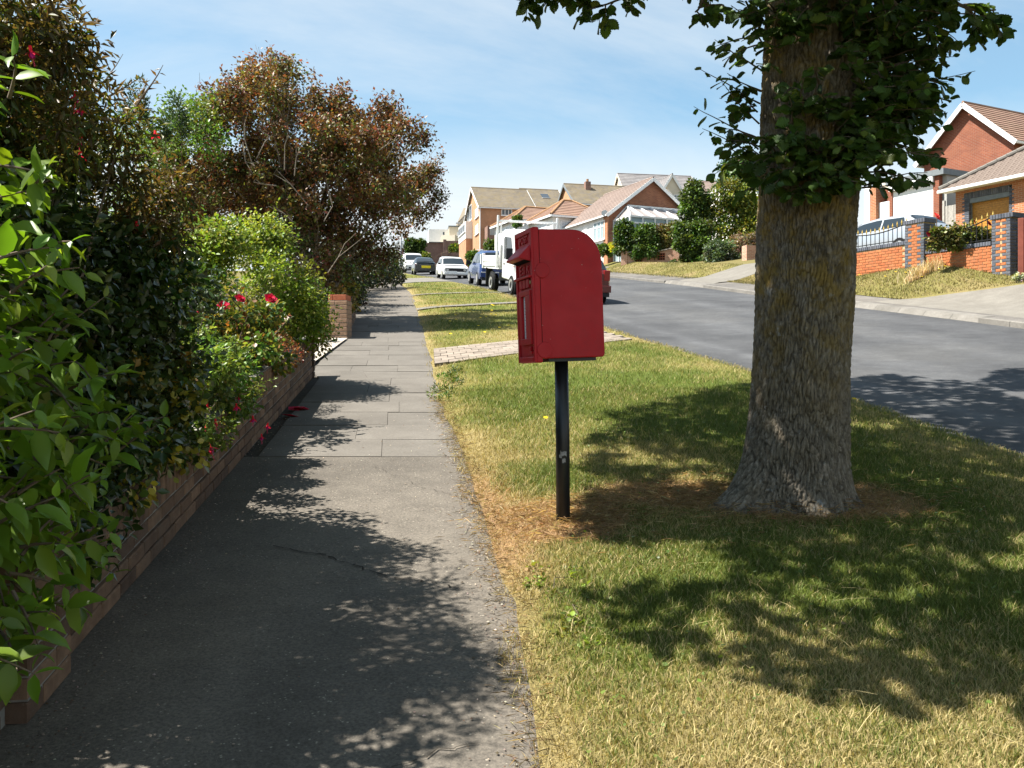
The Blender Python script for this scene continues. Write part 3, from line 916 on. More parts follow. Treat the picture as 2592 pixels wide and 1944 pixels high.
def serrated():
    n = 7; vs = [(0, 0, 0)]; 
    mid = [(0, .08 + .92 * i / n, -.02 - .10 * (i / n)**2) for i in range(1, n + 1)]
    def w(t): return .40 * math.sin(math.pi * min(1, t * .93 + .06))**.8
    rt = []; lf = []
    for i in range(n):
        t0 = i / n; t1 = (i + .75) / n
        rt += [(w(t0) * .80 + .02, .04 + .92 * t0, .03), (w(t1), .09 + .90 * t1, .035)]
        lf += [(-w(t0) * .80 - .02, .04 + .92 * t0, .03), (-w(t1), .09 + .90 * t1, .035)]
    V = vs + mid + rt + lf
    m0 = 1; r0 = 1 + n; l0 = r0 + 2 * n
    Fc = []
    for i in range(n):
        a = 0 if i == 0 else m0 + i - 1
        b = m0 + i
        Fc += [(a, r0 + 2*i, r0 + 2*i + 1), (a, r0 + 2*i + 1, b), (a, l0 + 2*i + 1, l0 + 2*i), (a, b, l0 + 2*i + 1)]
        if i < n - 1:
            Fc += [(b, r0 + 2*i + 1, r0 + 2*i + 2), (b, l0 + 2*i + 2, l0 + 2*i + 1)]
    tmpl('serrated', V, Fc)
serrated()

def norm(a): return a / np.maximum(np.linalg.norm(a, axis=1, keepdims=True), 1e-9)
def leaves(name, pos, axis, nrm, size, cols, tm, mat, parent, kind=None):
    v, f = TM[tm]
    axis = norm(axis); side = norm(np.cross(axis, nrm)); nrm = np.cross(side, axis)
    k = len(v); n = len(pos)
    size = np.broadcast_to(np.asarray(size, float), (n,))
    P = pos[:, None, :] + size[:, None, None] * (v[None, :, 0:1] * side[:, None, :] + v[None, :, 1:2] * axis[:, None, :] + v[None, :, 2:3] * nrm[:, None, :])
    Fx = (f[None] + (np.arange(n) * k)[:, None, None]).reshape(-1, 3)
    C = np.repeat(cols, k, axis=0)
    o = link(name, npmesh(name, P.reshape(-1, 3), Fx, C), mat, parent)
    if kind: o['kind'] = kind
    return o
def pal(n, colours, jit=.18):
    cs = np.array([c for c, _ in colours], float); w = np.array([w for _, w in colours], float); w /= w.sum()
    c = cs[rng.choice(len(cs), n, p=w)]
    return np.clip(c * (1 + jit * rng.standard_normal((n, 1))) * (1 + .06 * rng.standard_normal((n, 3))), .002, 1)
def cloud(clumps, n, shell=.55, up=.35, rnd=.7, droop=0.0):
    """clumps: (x,y,z,rx,ry,rz); leaves sit towards the outside of each clump"""
    c = np.array(clumps, float)
    w = (c[:, 3] * c[:, 4] * c[:, 5])**(2 / 3); w /= w.sum()
    i = rng.choice(len(c), n, p=w)
    d = norm(rng.standard_normal((n, 3)))
    r = (shell + (1 - shell) * rng.random((n, 1)))**.8 * (1 + .10 * rng.standard_normal((n, 1)))
    pos = c[i, :3] + d * c[i, 3:6] * r
    ax = d * .8 + rnd * rng.standard_normal((n, 3)); ax[:, 2] -= droop
    nr = d * .6 + np.array([0, 0, up]) * 2 + .6 * rng.standard_normal((n, 3))
    return pos, ax, nr, i, r[:, 0]
def lobes(c, r, n, cr, seed=None, flat=1.0):
    """n clumps spread over an ellipsoid c, r"""
    out = []
    for k in range(n):
        d = rng.standard_normal(3); d /= np.linalg.norm(d)
        q = .35 + .62 * rng.random()**.6
        s = cr * (.65 + .7 * rng.random())
        out.append((c[0] + d[0]*r[0]*q, c[1] + d[1]*r[1]*q, c[2] + d[2]*r[2]*q, s, s, s * .85 * flat))
    return out

M_leaf = leafmat('leaf_green', .38, .42, .35)
M_leaf_gloss = leafmat('leaf_glossy', .22, .28, .55)
M_leaf_copper = leafmat('leaf_copper', .30, .45, .3, (1.35, .85, .5))
M_leaf_big = leafmat('leaf_large', .42, .40, .40, (1.3, 1.3, .35))
M_petal = leafmat('petal', .25, .6, .15, (1.2, .6, .6))
M_grass = leafmat('grass_blades', .28, .55, .2, (1.2, 1.15, .6))
M_twig = plain('twig_bark', (0.13, 0.10, 0.075), .9, .15, var=.3, scale=25)
M_twig_pale = plain('grey_branch_bark', (0.26, 0.22, 0.18), .9, .15, var=.3, scale=25)

# ------------------------------------------------------------------ big street tree
def mk_bark():
    m, t, b = base_mat('elm_bark', 0.92, 0.15)
    co = coords(t)
    mp = t.nodes.new('ShaderNodeMapping'); mp.inputs['Scale'].default_value = (44, 44, 15); t.links.new(co, mp.inputs['Vector'])
    at_ = t.nodes.new('ShaderNodeAttribute'); at_.attribute_name = 'Col'
    g = noise(t, mp.outputs[0], 1.0, 7, 0.7, 0.4)
    c = ramp(t, g, [(0.30, (0.066, 0.054, 0.040)), (0.5, (0.155, 0.132, 0.102)), (0.72, (0.30, 0.265, 0.215))])
    sepz = t.nodes.new('ShaderNodeSeparateXYZ'); t.links.new(co, sepz.inputs[0])
    hz = t.nodes.new('ShaderNodeMapRange'); hz.inputs['From Min'].default_value = .45; hz.inputs['From Max'].default_value = 1.5
    t.links.new(sepz.outputs[2], hz.inputs['Value'])
    li = noise(t, co, 5.5, 8, 0.75)
    f1 = mathn(t, 'MULTIPLY', ramp(t, li, [(0.44, (0, 0, 0)), (0.60, (.8, .8, .8))]), mathn(t, 'ADD', hz.outputs[0], .12, True))
    c = mixn(t, f1, c, (0.21, 0.14, 0.028))
    gr = ramp(t, noise(t, co, 9, 7, 0.75), [(0.60, (0, 0, 0)), (0.68, (.7, .7, .7))])
    c = mixn(t, gr, c, (0.27, 0.28, 0.27))
    blk = ramp(t, noise(t, co, 3.2, 8, 0.7), [(0.58, (0, 0, 0)), (0.70, (.75, .75, .75))])
    c = mixn(t, blk, c, (0.05, 0.045, 0.04))
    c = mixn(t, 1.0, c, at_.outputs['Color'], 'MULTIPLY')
    t.links.new(c, b.inputs['Base Color'])
    bump(t, b, g, 0.8, 0.02)
    return m
M_bark = mk_bark()
tx, ty = TREE
tz = Tf(tx, ty)
tree = thing('street_tree', 'large street tree with thick lichen-yellow trunk and leafy shoots, behind the post box', 'tree', (tx, ty, tz))
NA, NZ = 420, 460
zs = np.concatenate([np.linspace(-.15, .6, 150), np.linspace(.605, 3.7, NZ - 150)])
th = np.linspace(0, 2 * np.pi, NA, endpoint=False)
TH, ZS = np.meshgrid(th, zs)
rad = .252 + .016 * np.clip(ZS - .8, 0, 3) + .055 * np.exp(-np.clip(ZS, -.2, 9) / .28) + .05 * np.exp(-np.clip(ZS, -.2, 9) / .10)
lob = .5 + .5 * np.cos(5 * TH + .9) * .6 + .4 * np.cos(3 * TH + 2.2)
rad += .10 * (lob - .25) * np.exp(-np.clip(ZS, -.2, 9) / .20) + .10 * (vnoise(TH / (2*np.pi) * 14, ZS * 3, 91, 14) - .45) * np.exp(-np.clip(ZS, -.2, 9) / .13)
# strong root to the left (towards -x) and a smaller one to the right
def rootb(a0, w): 
    d = np.angle(np.exp(1j * (TH - a0))); return np.exp(-(d / w)**2)
rad += .19 * rootb(np.pi * 1.02, .55) * np.exp(-np.clip(ZS, -.2, 9) / .17) - .07 * rootb(-.1, 1.0) * np.exp(-np.clip(ZS, -.2, 9) / .22)
rad += .02 * np.cos(2 * TH + .5 + .6 * ZS) + .012 * np.cos(3 * TH - 1.0 * ZS) + .015 * (vnoise(TH / (2*np.pi) * 9, ZS * 2.3, 5, 9) - .5)
uu = TH / (2 * np.pi)
def plates(u, v, per, seed):
    """periodic cellular pattern: distance to the nearest cell border, 0 in the cracks"""
    ui = np.floor(u).astype(np.int64); vi = np.floor(v).astype(np.int64)
    f1 = np.full(u.shape, 9.0); f2 = np.full(u.shape, 9.0)
    def h(a, b, s):
        n = (np.mod(a, per) * 374761393 + b * 668265263 + s * 1442695041) & 0xffffffff
        n = ((n ^ (n >> 13)) * 1274126177) & 0xffffffff
        return ((n ^ (n >> 16)) & 0xffff) / 65535.0
    for da in (-1, 0, 1):
        for db in (-1, 0, 1):
            ca, cb = ui + da, vi + db
            d = np.hypot(ca + .1 + .8 * h(ca, cb, seed) - u, cb + h(ca, cb, seed + 1) - v)
            f2 = np.where(d < f1, f1, np.minimum(f2, d)); f1 = np.minimum(f1, d)
    return f2 - f1
warp = .9 * (vnoise(uu * 30, ZS * 7.0, 2, 30) - .5) + .5 * (vnoise(uu * 90, ZS * 22.0, 3, 90) - .5)
warpv = 1.2 * (vnoise(uu * 40, ZS * 9.0, 4, 40) - .5)
p1_ = plates(uu * 88 + warp * 1.3, ZS * 9.5 + warpv, 88, 7)
p2_ = plates(uu * 170 + warp * 2, ZS * 30 + warpv * 2, 170, 17)
r3 = vnoise(uu * 210, ZS * 90, 12, 210)
big = vnoise(uu * 24, ZS * 2.5, 31, 24)
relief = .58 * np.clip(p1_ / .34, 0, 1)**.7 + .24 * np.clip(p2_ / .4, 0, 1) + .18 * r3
rad += .024 * (relief - .55) + .022 * (big - .5)
cx = .02 + .055 * ZS - .012 * np.clip(ZS - 1, 0, 4)**1.0
Vt = np.stack([cx + rad * np.cos(TH), rad * np.sin(TH) * .95, ZS], -1).reshape(-1, 3)
ii = np.arange(NA * NZ).reshape(NZ, NA)
Qt = np.stack([ii[:-1], np.roll(ii, -1, 1)[:-1], np.roll(ii, -1, 1)[1:], ii[1:]], -1).reshape(-1, 4)
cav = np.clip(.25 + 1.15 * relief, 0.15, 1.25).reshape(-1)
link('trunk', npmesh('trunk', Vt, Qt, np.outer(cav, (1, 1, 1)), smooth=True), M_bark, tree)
# limbs
lm = MB(); limb_pts = []
for k, (az, el, ln) in enumerate(((2.9, .75, 4.2), (.2, .8, 4.3), (1.5, .7, 4.6), (4.4, 1.0, 3.0), (2.2, 1.2, 4.5), (.9, 1.1, 4.0))):
    p = Vector((.16, 0, 3.4)); d = Vector((math.cos(az) * math.cos(el), math.sin(az) * math.cos(el), math.sin(el)))
    pts = [p]; rr = [.17]
    for s in range(7):
        d = (d + Vector((random.gauss(0, .1), random.gauss(0, .1), random.gauss(.0, .07)))).normalized()
        p = p + d * ln / 7; pts.append(p); rr.append(.17 * (1 - (s + 1) / 8.2))
        limb_pts.append(p.copy())
        if s > 1:
            e = (d + Vector((random.gauss(0, .7), random.gauss(0, .7), random.gauss(0, .3)))).normalized()
            q = [p, p + e * .5, p + e * 1.1 + Vector((0, 0, .1))]
            lm.tube(q, [.05, .03, .012], 6); limb_pts += [q[1].copy(), q[2].copy()]
    lm.tube(pts, rr, 10)
lo_ = lm.build('limb', M_bark, tree, smooth=True)
a = lo_.data.attributes.new('Col', 'FLOAT_COLOR', 'POINT'); a.data.foreach_set('color', np.ones(len(lo_.data.vertices) * 4, np.float32))

ELM = [((.062, .115, .022), 4), ((.085, .14, .026), 3), ((.045, .085, .018), 3), ((.13, .17, .03), .7)]
def shoot(base, d, ln, nleaf, size, out, tw, droop=.15, flat=None):
    """a thin leafy shoot: leaves alternate along it"""
    p = Vector(base); d = Vector(d).normalized(); pts = [p.copy()]; n = 7
    for i in range(n):
        d = (d + Vector((random.gauss(0, .07), random.gauss(0, .07), random.gauss(-droop * .25, .06)))).normalized()
        p = p + d * ln / n; pts.append(p.copy())
    tw.tube(pts, [.006 * (1 - .75 * i / n) for i in range(n + 1)], 5)
    for k in range(nleaf):
        f = .12 + .88 * (k + random.random() * .6) / nleaf
        i = min(n - 1, int(f * n)); q = pts[i].lerp(pts[i+1], f * n - i)
        dd = (pts[i+1] - pts[i]).normalized()
        s = dd.cross(Vector((0, 0, 1)))
        s = s.normalized() if s.length > .1 else Vector((1, 0, 0))
        sd = 1 if k % 2 else -1
        ax = dd * .5 + s * sd * .7 + Vector((random.gauss(0, .35), random.gauss(0, .3), random.gauss(-.45, .35)))
        nn = Vector((random.gauss(-.1, .55), random.gauss(-.55, .5), random.uniform(.2, 1.0)))
        out.append((q + ax.normalized() * .012, ax, nn, size * random.uniform(.45, 1.25) * (.7 if f > .9 else 1)))
tw = MB(); lv = []
def trunk_pt(a, z):
    r = .315 + .01 * z
    return Vector((.02 + .045 * z + r * math.cos(a) * .97, r * math.sin(a) * .93, z))
# dense skirt of shoots round the front and both sides of the trunk
for k in range(470):
    a = random.uniform(math.pi * .93, math.pi * 2.10)
    front = abs(a - 1.5 * math.pi)
    z = random.uniform(1.9, 3.15)
    if front < .9 and random.random() < .5: z = random.uniform(1.82, 2.3)
    if front > 1.2: z = random.uniform(2.0, 3.15) if a < math.pi * 1.5 else random.uniform(2.2, 3.15)
    d = Vector((math.cos(a) + random.gauss(0, .35), math.sin(a) + random.gauss(0, .3), random.uniform(-.35, .8)))
    if a > math.pi * 1.72: ln = random.uniform(.16, .48) * (1.0 if z < 2.75 else .7)
    elif a < math.pi * 1.22: ln = random.uniform(.12, .36)
    else: ln = random.uniform(.10, .30)
    if vnoise(a * 2.2, z * 3.0, 77) < .40 and random.random() < .8: continue
    if a < math.pi * 1.25 and random.random() < .7: continue
    if 1.27 * math.pi < a < 1.62 * math.pi and 2.15 < z < 2.75 and random.random() < .6: continue
    shoot(trunk_pt(a, z), d, ln, int(5 + ln * 17), .084, lv, tw, .2)
# the long thin sprays standing out to the left
for z, dx, dz in ((2.62, -.34, .12), (2.42, -.42, .16), (2.20, -.44, .12), (2.05, -.30, .14), (1.98, -.25, .06), (2.78, -.25, .2), (2.3, -.33, .2), (2.1, -.36, .18)):
    shoot(trunk_pt(math.pi * 1.05, z), (dx, -.12, dz), abs(dx) * 1.05, 10, .078, lv, tw, -.05)
# sprays to the right
for z, dx, dz in ((2.55, .52, .30), (2.4, .5, .2), (2.3, .48, .12), (2.3, .44, .08), (2.75, .5, .3), (2.45, .46, .1), (2.3, .36, .02)):
    for q in range(3):
        shoot(trunk_pt(math.pi * random.uniform(1.8, 2.08), z + random.uniform(-.1, .1)), (dx, random.uniform(-.35, .2), dz + random.uniform(-.15, .2)), abs(dx) * random.uniform(.6, 1.12), 12, .080, lv, tw, .25)
# a bough hanging into view, top left, and another top right
def bough(p0, p1, nsh, ln, size):
    p0 = Vector(p0) - Vector((tx, ty, tz)); p1 = Vector(p1) - Vector((tx, ty, tz))
    pts = [p0.lerp(p1, i / 6) + Vector((0, 0, -.10 * math.sin(i / 6 * math.pi))) for i in range(7)]
    tw.tube(pts, [.016 - .0018 * i for i in range(7)], 6)
    for k in range(nsh):
        f = (k + .5) / nsh * 6; i = min(5, int(f)); q = pts[i].lerp(pts[i+1], f - i)
        shoot(q, (random.gauss(0, .6), random.gauss(0, .5), random.uniform(-.9, .15)), ln * random.uniform(.5, 1.1), 9, size, lv, tw, .35)
bough(px(1720, -150, 5.9), px(1500, 20, 6.0), 10, .28, .088)
bough(px(1560, -120, 6.0), px(1330, -5, 6.1), 15, .22, .088)
bough(px(1800, -120, 5.6), px(1760, 30, 5.5), 6, .22, .085)
bough(px(2330, -90, 5.2), px(2520, 25, 5.3), 16, .26, .088)
bough(px(2200, -60, 5.0), px(2400, 40, 5.1), 14, .3, .085)
bough(px(2050, -120, 5.0), px(2250, 60, 4.95), 10, .25, .08)
tag(tw.build('twigs', M_twig, tree), kind='stuff')
P = np.array([tuple(l[0]) for l in lv]); A = np.array([tuple(l[1]) for l in lv]); Nn = np.array([tuple(l[2]) for l in lv]); Sz = np.array([l[3] for l in lv])
leaves('leafy_shoots', P, A, Nn, Sz, pal(len(P), ELM), 'serrated', M_leaf, tree, 'stuff')
# crown above the frame: it shades box, verge and road
cen = np.array([1.5, 6.3, 6.0])
def bshadow(y): return np.interp(y, [2.2, 2.8, 3.7, 4.4, 5.2, 6.4, 8.3, 9.6, 11.0, 12.2], [2.6, 1.0, .28, .35, .55, .62, .95, 2.0, 3.2, 6.0])
kx = SX / n_ / math.tan(SUN_EL); ky = SY / n_ / math.tan(SUN_EL)
nc = 5200
h0 = rng.uniform(0, 1, nc); cyy = rng.uniform(2.2, 11.6, nc)
hc_ = EYE + .312 * cyy + .35 + h0**1.2 * 3.6
cxs = rng.uniform(.1, 9.5, nc) - hc_ * kx
keep = ((cxs - cen[0] - .4) / 5.2)**2 + ((cyy - cen[1]) / 5.4)**2 < 1
cxs, cyy, hc_ = cxs[keep], cyy[keep], hc_[keep]
cl = [(a_, b_, c_, .32, .32, .22) for a_, b_, c_ in zip(cxs, cyy, hc_)]
Pc, Ac, Nc, _, _ = cloud(cl, 46000, .2, .5, .8, .2)
hgt = Pc[:, 2]
shx = Pc[:, 0] + hgt * kx; shy = Pc[:, 1] + hgt * ky
ok = (hgt > EYE + .292 * Pc[:, 1] + .16 + .02 * Pc[:, 1]) & (shx > bshadow(shy) + .5 * (fbm(shx * 2.2, shy * 2.2, 40) - .5)) & (shy > 2.75) & (shy < 11.5 + .5 * np.sin(shx * 3))
hole = fbm(shx * 1.5, shy * 1.9, 41, 3)
ok &= ~((hole > .57) & (shy < 4.7)) & ~((hole > .66) & (shy > 5.4))
ok |= (hgt > 3.4) & (shx > .6) & (shx < 1.9) & (shy > 4.7) & (shy < 5.5)
Pc, Ac, Nc = Pc[ok], Ac[ok], Nc[ok]
ne = 2200                             # extra unseen leaves, added to keep the post box in shade
he_ = rng.uniform(3.5, 5.6, ne); ge = np.stack([rng.uniform(.55, 1.6, ne) - he_ * kx, rng.uniform(4.6, 5.3, ne) - he_ * ky, he_], -1)
Pc = np.concatenate([Pc, ge]); Ac = np.concatenate([Ac, rng.standard_normal((ne, 3))]); Nc = np.concatenate([Nc, np.array([0, 0, 1.2]) + .7 * rng.standard_normal((ne, 3))])
Pc[:, 2] += S(Pc[:, 1])
Pc -= np.array([tx, ty, tz])
leaves('crown', Pc, Ac, Nc, rng.uniform(.09, .15, len(Pc)), pal(len(Pc), ELM), 'round', M_leaf, tree, 'stuff')
# ------------------------------------------------------------------ shrubs
def shrub(name, label, cat, base, clumps, n, size, colours, tm='small', mat=None, shell=.45, up=.35, rnd=.7, droop=0.1, stems=7, stem_mat=None, srad=.014, group=None, part='foliage', tip=None, sprigs=0, splen=.3):
    bx, by = base[0], base[1]; bz = Tf(bx, by) if len(base) < 3 else base[2]
    t = thing(name, label, cat, (bx, by, bz), 0, group)
    cl = [(c[0] - bx, c[1] - by, c[2] + float(S(c[1])) - bz, c[3], c[4], c[5]) for c in clumps]
    pos, ax, nr, i, r = cloud(cl, n, shell, up, rnd, droop)
    cols = pal(n, colours)
    cf_ = rng.uniform(.58, 1.32, (len(cl), 1)) * (1 + .10 * rng.standard_normal((len(cl), 3))); cols = np.clip(cols * cf_[i], .002, 1)
    if tip is not None:
        zt = np.array([c[2] + c[5] for c in cl])[i]
        f = np.clip((pos[:, 2] - zt + .28) / .25, 0, 1) * (rng.random(n) < .75)
        cols = cols * (1 - f[:, None]) + np.array(tip) * f[:, None] * (1 + .2 * rng.standard_normal((n, 1)))
        cols = np.clip(cols, .002, 1)
    sz = rng.uniform(size[0], size[1], n)
    sp = MB()
    if sprigs:
        ep = []; ea = []; en = []; es = []
        for k in range(sprigs):
            c = cl[rng.integers(len(cl))]
            d = Vector(rng.standard_normal(3)); d.z = abs(d.z) + .5; d.normalize()
            p = Vector((c[0] + d.x * c[3] * .9, c[1] + d.y * c[4] * .9, c[2] + d.z * c[5] * .9)); ln = splen * random.uniform(.5, 1.3)
            pts = [p]
            for s in range(5):
                d = (d + Vector((random.gauss(0, .15), random.gauss(0, .15), random.gauss(0, .1)))).normalized(); pts.append(pts[-1] + d * ln / 5)
            sp.tube(pts, [.006, .005, .004, .003, .002, .001], 4)
            for q in range(12):
                f = q / 12 * 5; j = min(4, int(f)); e = pts[j].lerp(pts[j+1], f - j)
                ep.append(tuple(e)); v = d * .5 + Vector((random.gauss(0, .7), random.gauss(0, .7), random.gauss(0, .5))); ea.append(tuple(v)); en.append((random.gauss(0, .5), random.gauss(0, .5), 1)); es.append(random.uniform(size[0], size[1]) * .8)
        pos = np.concatenate([pos, ep]); ax = np.concatenate([ax, ea]); nr = np.concatenate([nr, en]); sz = np.concatenate([sz, es])
        cols = np.concatenate([cols, pal(len(ep), [(tip, 1)] if tip is not None else colours)])
    leaves(part, pos, ax, nr, sz, cols, tm, mat or M_leaf, t, 'stuff')
    m = MB()
    for k in range(stems):
        c = cl[int(rng.integers(len(cl)))]
        p0 = Vector((random.gauss(0, .06), random.gauss(0, .06), -.05)); p3 = Vector(c[:3])
        mid = p0.lerp(p3, .5) + Vector((random.gauss(0, .06), random.gauss(0, .06), .08))
        m.tube([p0, p0.lerp(mid, .5), mid, mid.lerp(p3, .6), p3], [srad, srad*.8, srad*.6, srad*.4, srad*.2], 5)
    m.v += []; 
    if sp.v: m.add(sp.v, sp.f)
    tag(m.build('stems', stem_mat or M_twig, t), kind='stuff')
    return t, cl

def wall_x(y): return float(Xw(y))
G_back = [((.08, .125, .026), 4), ((.11, .155, .03), 3), ((.05, .085, .02), 3), ((.15, .18, .035), 1)]
# 1 large-leaved shrub right beside the camera
BIG = [((.14, .24, .025), 4), ((.11, .19, .02), 4), ((.18, .28, .035), 2), ((.23, .30, .04), .6)]
t1 = thing('weigela_bush', 'bush with large bright pointed leaves at the near left edge', 'bush', (-1.9, 2.45, Tf(-1.9, 2.45)))
tw1 = MB(); lv1 = []
def bigshoot(p, d, ln, npair, size):
    p = Vector(p); d = Vector(d).normalized(); pts = [p.copy()]; n = 6
    for i in range(n):
        d = (d + Vector((random.gauss(0, .06), random.gauss(0, .06), -.05))).normalized(); p = p + d * ln / n; pts.append(p.copy())
    tw1.tube(pts, [.006 - .0007 * i for i in range(n + 1)], 5)
    for k in range(npair + 1):
        f = (.15 + .85 * k / npair) * n; i = min(n - 1, int(f)); q = pts[i].lerp(pts[i+1], f - i); dd = (pts[i+1] - pts[i]).normalized()
        s = dd.orthogonal().normalized(); s.rotate(Matrix.Rotation(random.uniform(0, 6.3), 3, dd))
        for sd in (-1, 1):
            ax = dd * .6 + s * sd + Vector((random.gauss(0, .2), random.gauss(0, .2), random.gauss(-.25, .2)))
            lv1.append((q, ax, Vector((random.gauss(.1, .4), random.gauss(-.2, .4), 1)), size * random.uniform(.65, 1.15) * (.6 if k == npair else 1)))
B1 = Vector(t1.location)
for k in range(185):
    yy = random.uniform(2.0, 3.15); zp = random.uniform(.45, 1.72)
    face = -1.56 - .113 * (yy - 2.8) + (.12 if zp < 1.2 else .0) - .28 * max(0, zp - 1.05)
    x = face - random.random()**1.5 * .42 + .06
    if zp < .75 and yy > 2.85: continue
    p = Vector((x, yy, zp + float(S(yy)))) - B1
    bigshoot(p, (random.uniform(.1, .9), random.uniform(-.7, .5), random.uniform(-.5, .8)), random.uniform(.12, .26), 3, .105)
for k in range(44):   # sunlit shoots leaning out over the path
    yy = random.uniform(2.05, 2.6); zp = random.uniform(.9, 1.95)
    p = Vector((random.uniform(-1.72, -1.34) - .10 * (yy - 2.4), yy, zp + float(S(yy)))) - B1
    bigshoot(p, (random.uniform(.2, .9), random.uniform(-.6, .5), random.uniform(-.2, .8)), random.uniform(.10, .20), 3, .10)
for k in range(26):   # lower drooping shoots in front of the pier
    yy = random.uniform(2.1, 3.3); zp = random.uniform(.35, .95)
    p = Vector((-1.60 - .1 * (yy - 2.8) + random.uniform(-.05, .06), yy, zp + float(S(yy)))) - B1
    bigshoot(p, (random.uniform(.1, .5), random.uniform(-.5, .5), random.uniform(-.9, .1)), random.uniform(.12, .24), 3, .095)
tag(tw1.build('stems', M_twig, t1), kind='stuff')
arr = lambda i: np.array([tuple(l[i]) for l in lv1])
leaves('foliage', arr(0), arr(1), arr(2), np.array([l[3] for l in lv1]), pal(len(lv1), BIG, .15), 'leaf', M_leaf_big, t1, 'stuff')

# 2 dense dark evergreen, its yellowish flower heads scattered through it
DARK = [((.028, .055, .014), 5), ((.040, .072, .017), 4), ((.055, .085, .02), 2), ((.09, .11, .025), .5)]
cl2 = []
for k in range(70):
    yy = random.uniform(2.75, 4.95); zp = random.uniform(.45, 1.95)
    top = np.interp(yy, [2.7, 3.6, 4.5, 5.0], [2.3, 2.1, 1.8, 1.45])
    if zp > top: zp = random.uniform(.6, top)
    x = wall_x(yy) + .10 - random.random() * .55 - .12 * max(0, zp - 1.2) - (.1 if zp < .5 else 0)
    cl2.append((x - .12, yy, zp, .24, .26, .22))
t2, c2 = shrub('evergreen_hedge', 'tall dense dark green hedge bush overhanging the near garden wall', 'hedge', (-2.25, 3.9), cl2, 30000, (.035, .062), DARK, 'small', M_leaf_gloss, .35, .3, .8, .15, 10)
pos, ax, nr, _, _ = cloud(c2, 420, .97, .3, .4)
sel = pos[:, 0] > -.35
leaves('flower_heads', pos[sel] + np.array([.03, -.02, 0]), ax[sel], nr[sel], rng.uniform(.02, .035, sel.sum()), pal(int(sel.sum()), [((.28, .30, .08), 1), ((.22, .26, .06), 1)]), 'round', M_leaf, t2, 'stuff')
cl2b = []  # second row of foliage, partly behind the camera, added to block sun and sky
for k in range(210):
    yy = random.uniform(-4.5, 4.7); zp = random.uniform(.4, 2.35); top = float(np.interp(yy, [-.6, 1, 2.7, 3.6, 4.7], [2.5, 2.5, 2.35, 2.15, 1.7]))
    if zp > top: zp = random.uniform(.5, top)
    cl2b.append((wall_x(yy) - (.30 if yy > 2.0 else .55) - random.random() * .9, yy, zp, .34, .34, .30))
shrub('evergreen_hedge', 'inner mass of dark hedge added to block the sun, behind the large-leaved bush, left edge', 'hedge', (-2.7, 2.5), cl2b, 62000, (.06, .10), DARK, 'small', M_leaf_gloss, .2, .3, .8, .15, 10)
# 3 tall fuchsia arching over the top, leaf tips bronze
FU = [((.075, .11, .022), 4), ((.11, .13, .03), 2), ((.10, .07, .025), 2), ((.05, .08, .02), 3), ((.17, .15, .03), 1)]
cl3 = []
for k in range(52):
    yy = random.uniform(2.6, 4.75); top = float(np.interp(yy, [2.6, 3.2, 3.9, 4.75], [2.62, 2.52, 2.2, 1.88]))
    zp = top - random.random() * .55
    x = wall_x(yy) - .05 - random.random() * .6 + random.uniform(-.05, .15)
    cl3.append((x, yy, zp, .15, .17, .15))
t3, c3 = shrub('fuchsia_bush', 'tall arching fuchsia with bronze leaf tips above the dark hedge, top left', 'bush', (-2.2, 3.4), cl3, 15000, (.04, .066), FU, 'narrow', M_leaf, .15, .4, .8, .3, 9, sprigs=45, splen=.32, tip=(.13, .08, .035))
# an arching spray against the sky
t3p = Vector(t3.location)
# 4 variegated euonymus
VAR = [((.42, .36, .05), 3), ((.34, .30, .04), 2), ((.06, .10, .02), 3), ((.10, .15, .03), 2)]
cl4 = [(wall_x(yy) - .02 + random.uniform(-.14, .10), yy, zp, .10, .12, .10) for yy, zp in [(random.uniform(3.9, 4.95), random.uniform(.38, .95)) for _ in range(16)]]
shrub('euonymus_bush', 'yellow and green variegated bush spilling over the wall below the dark hedge', 'bush', (-2.0, 4.4), cl4, 1500, (.035, .058), VAR, 'round', M_leaf_gloss, .4, .4, .7, .3, 5)
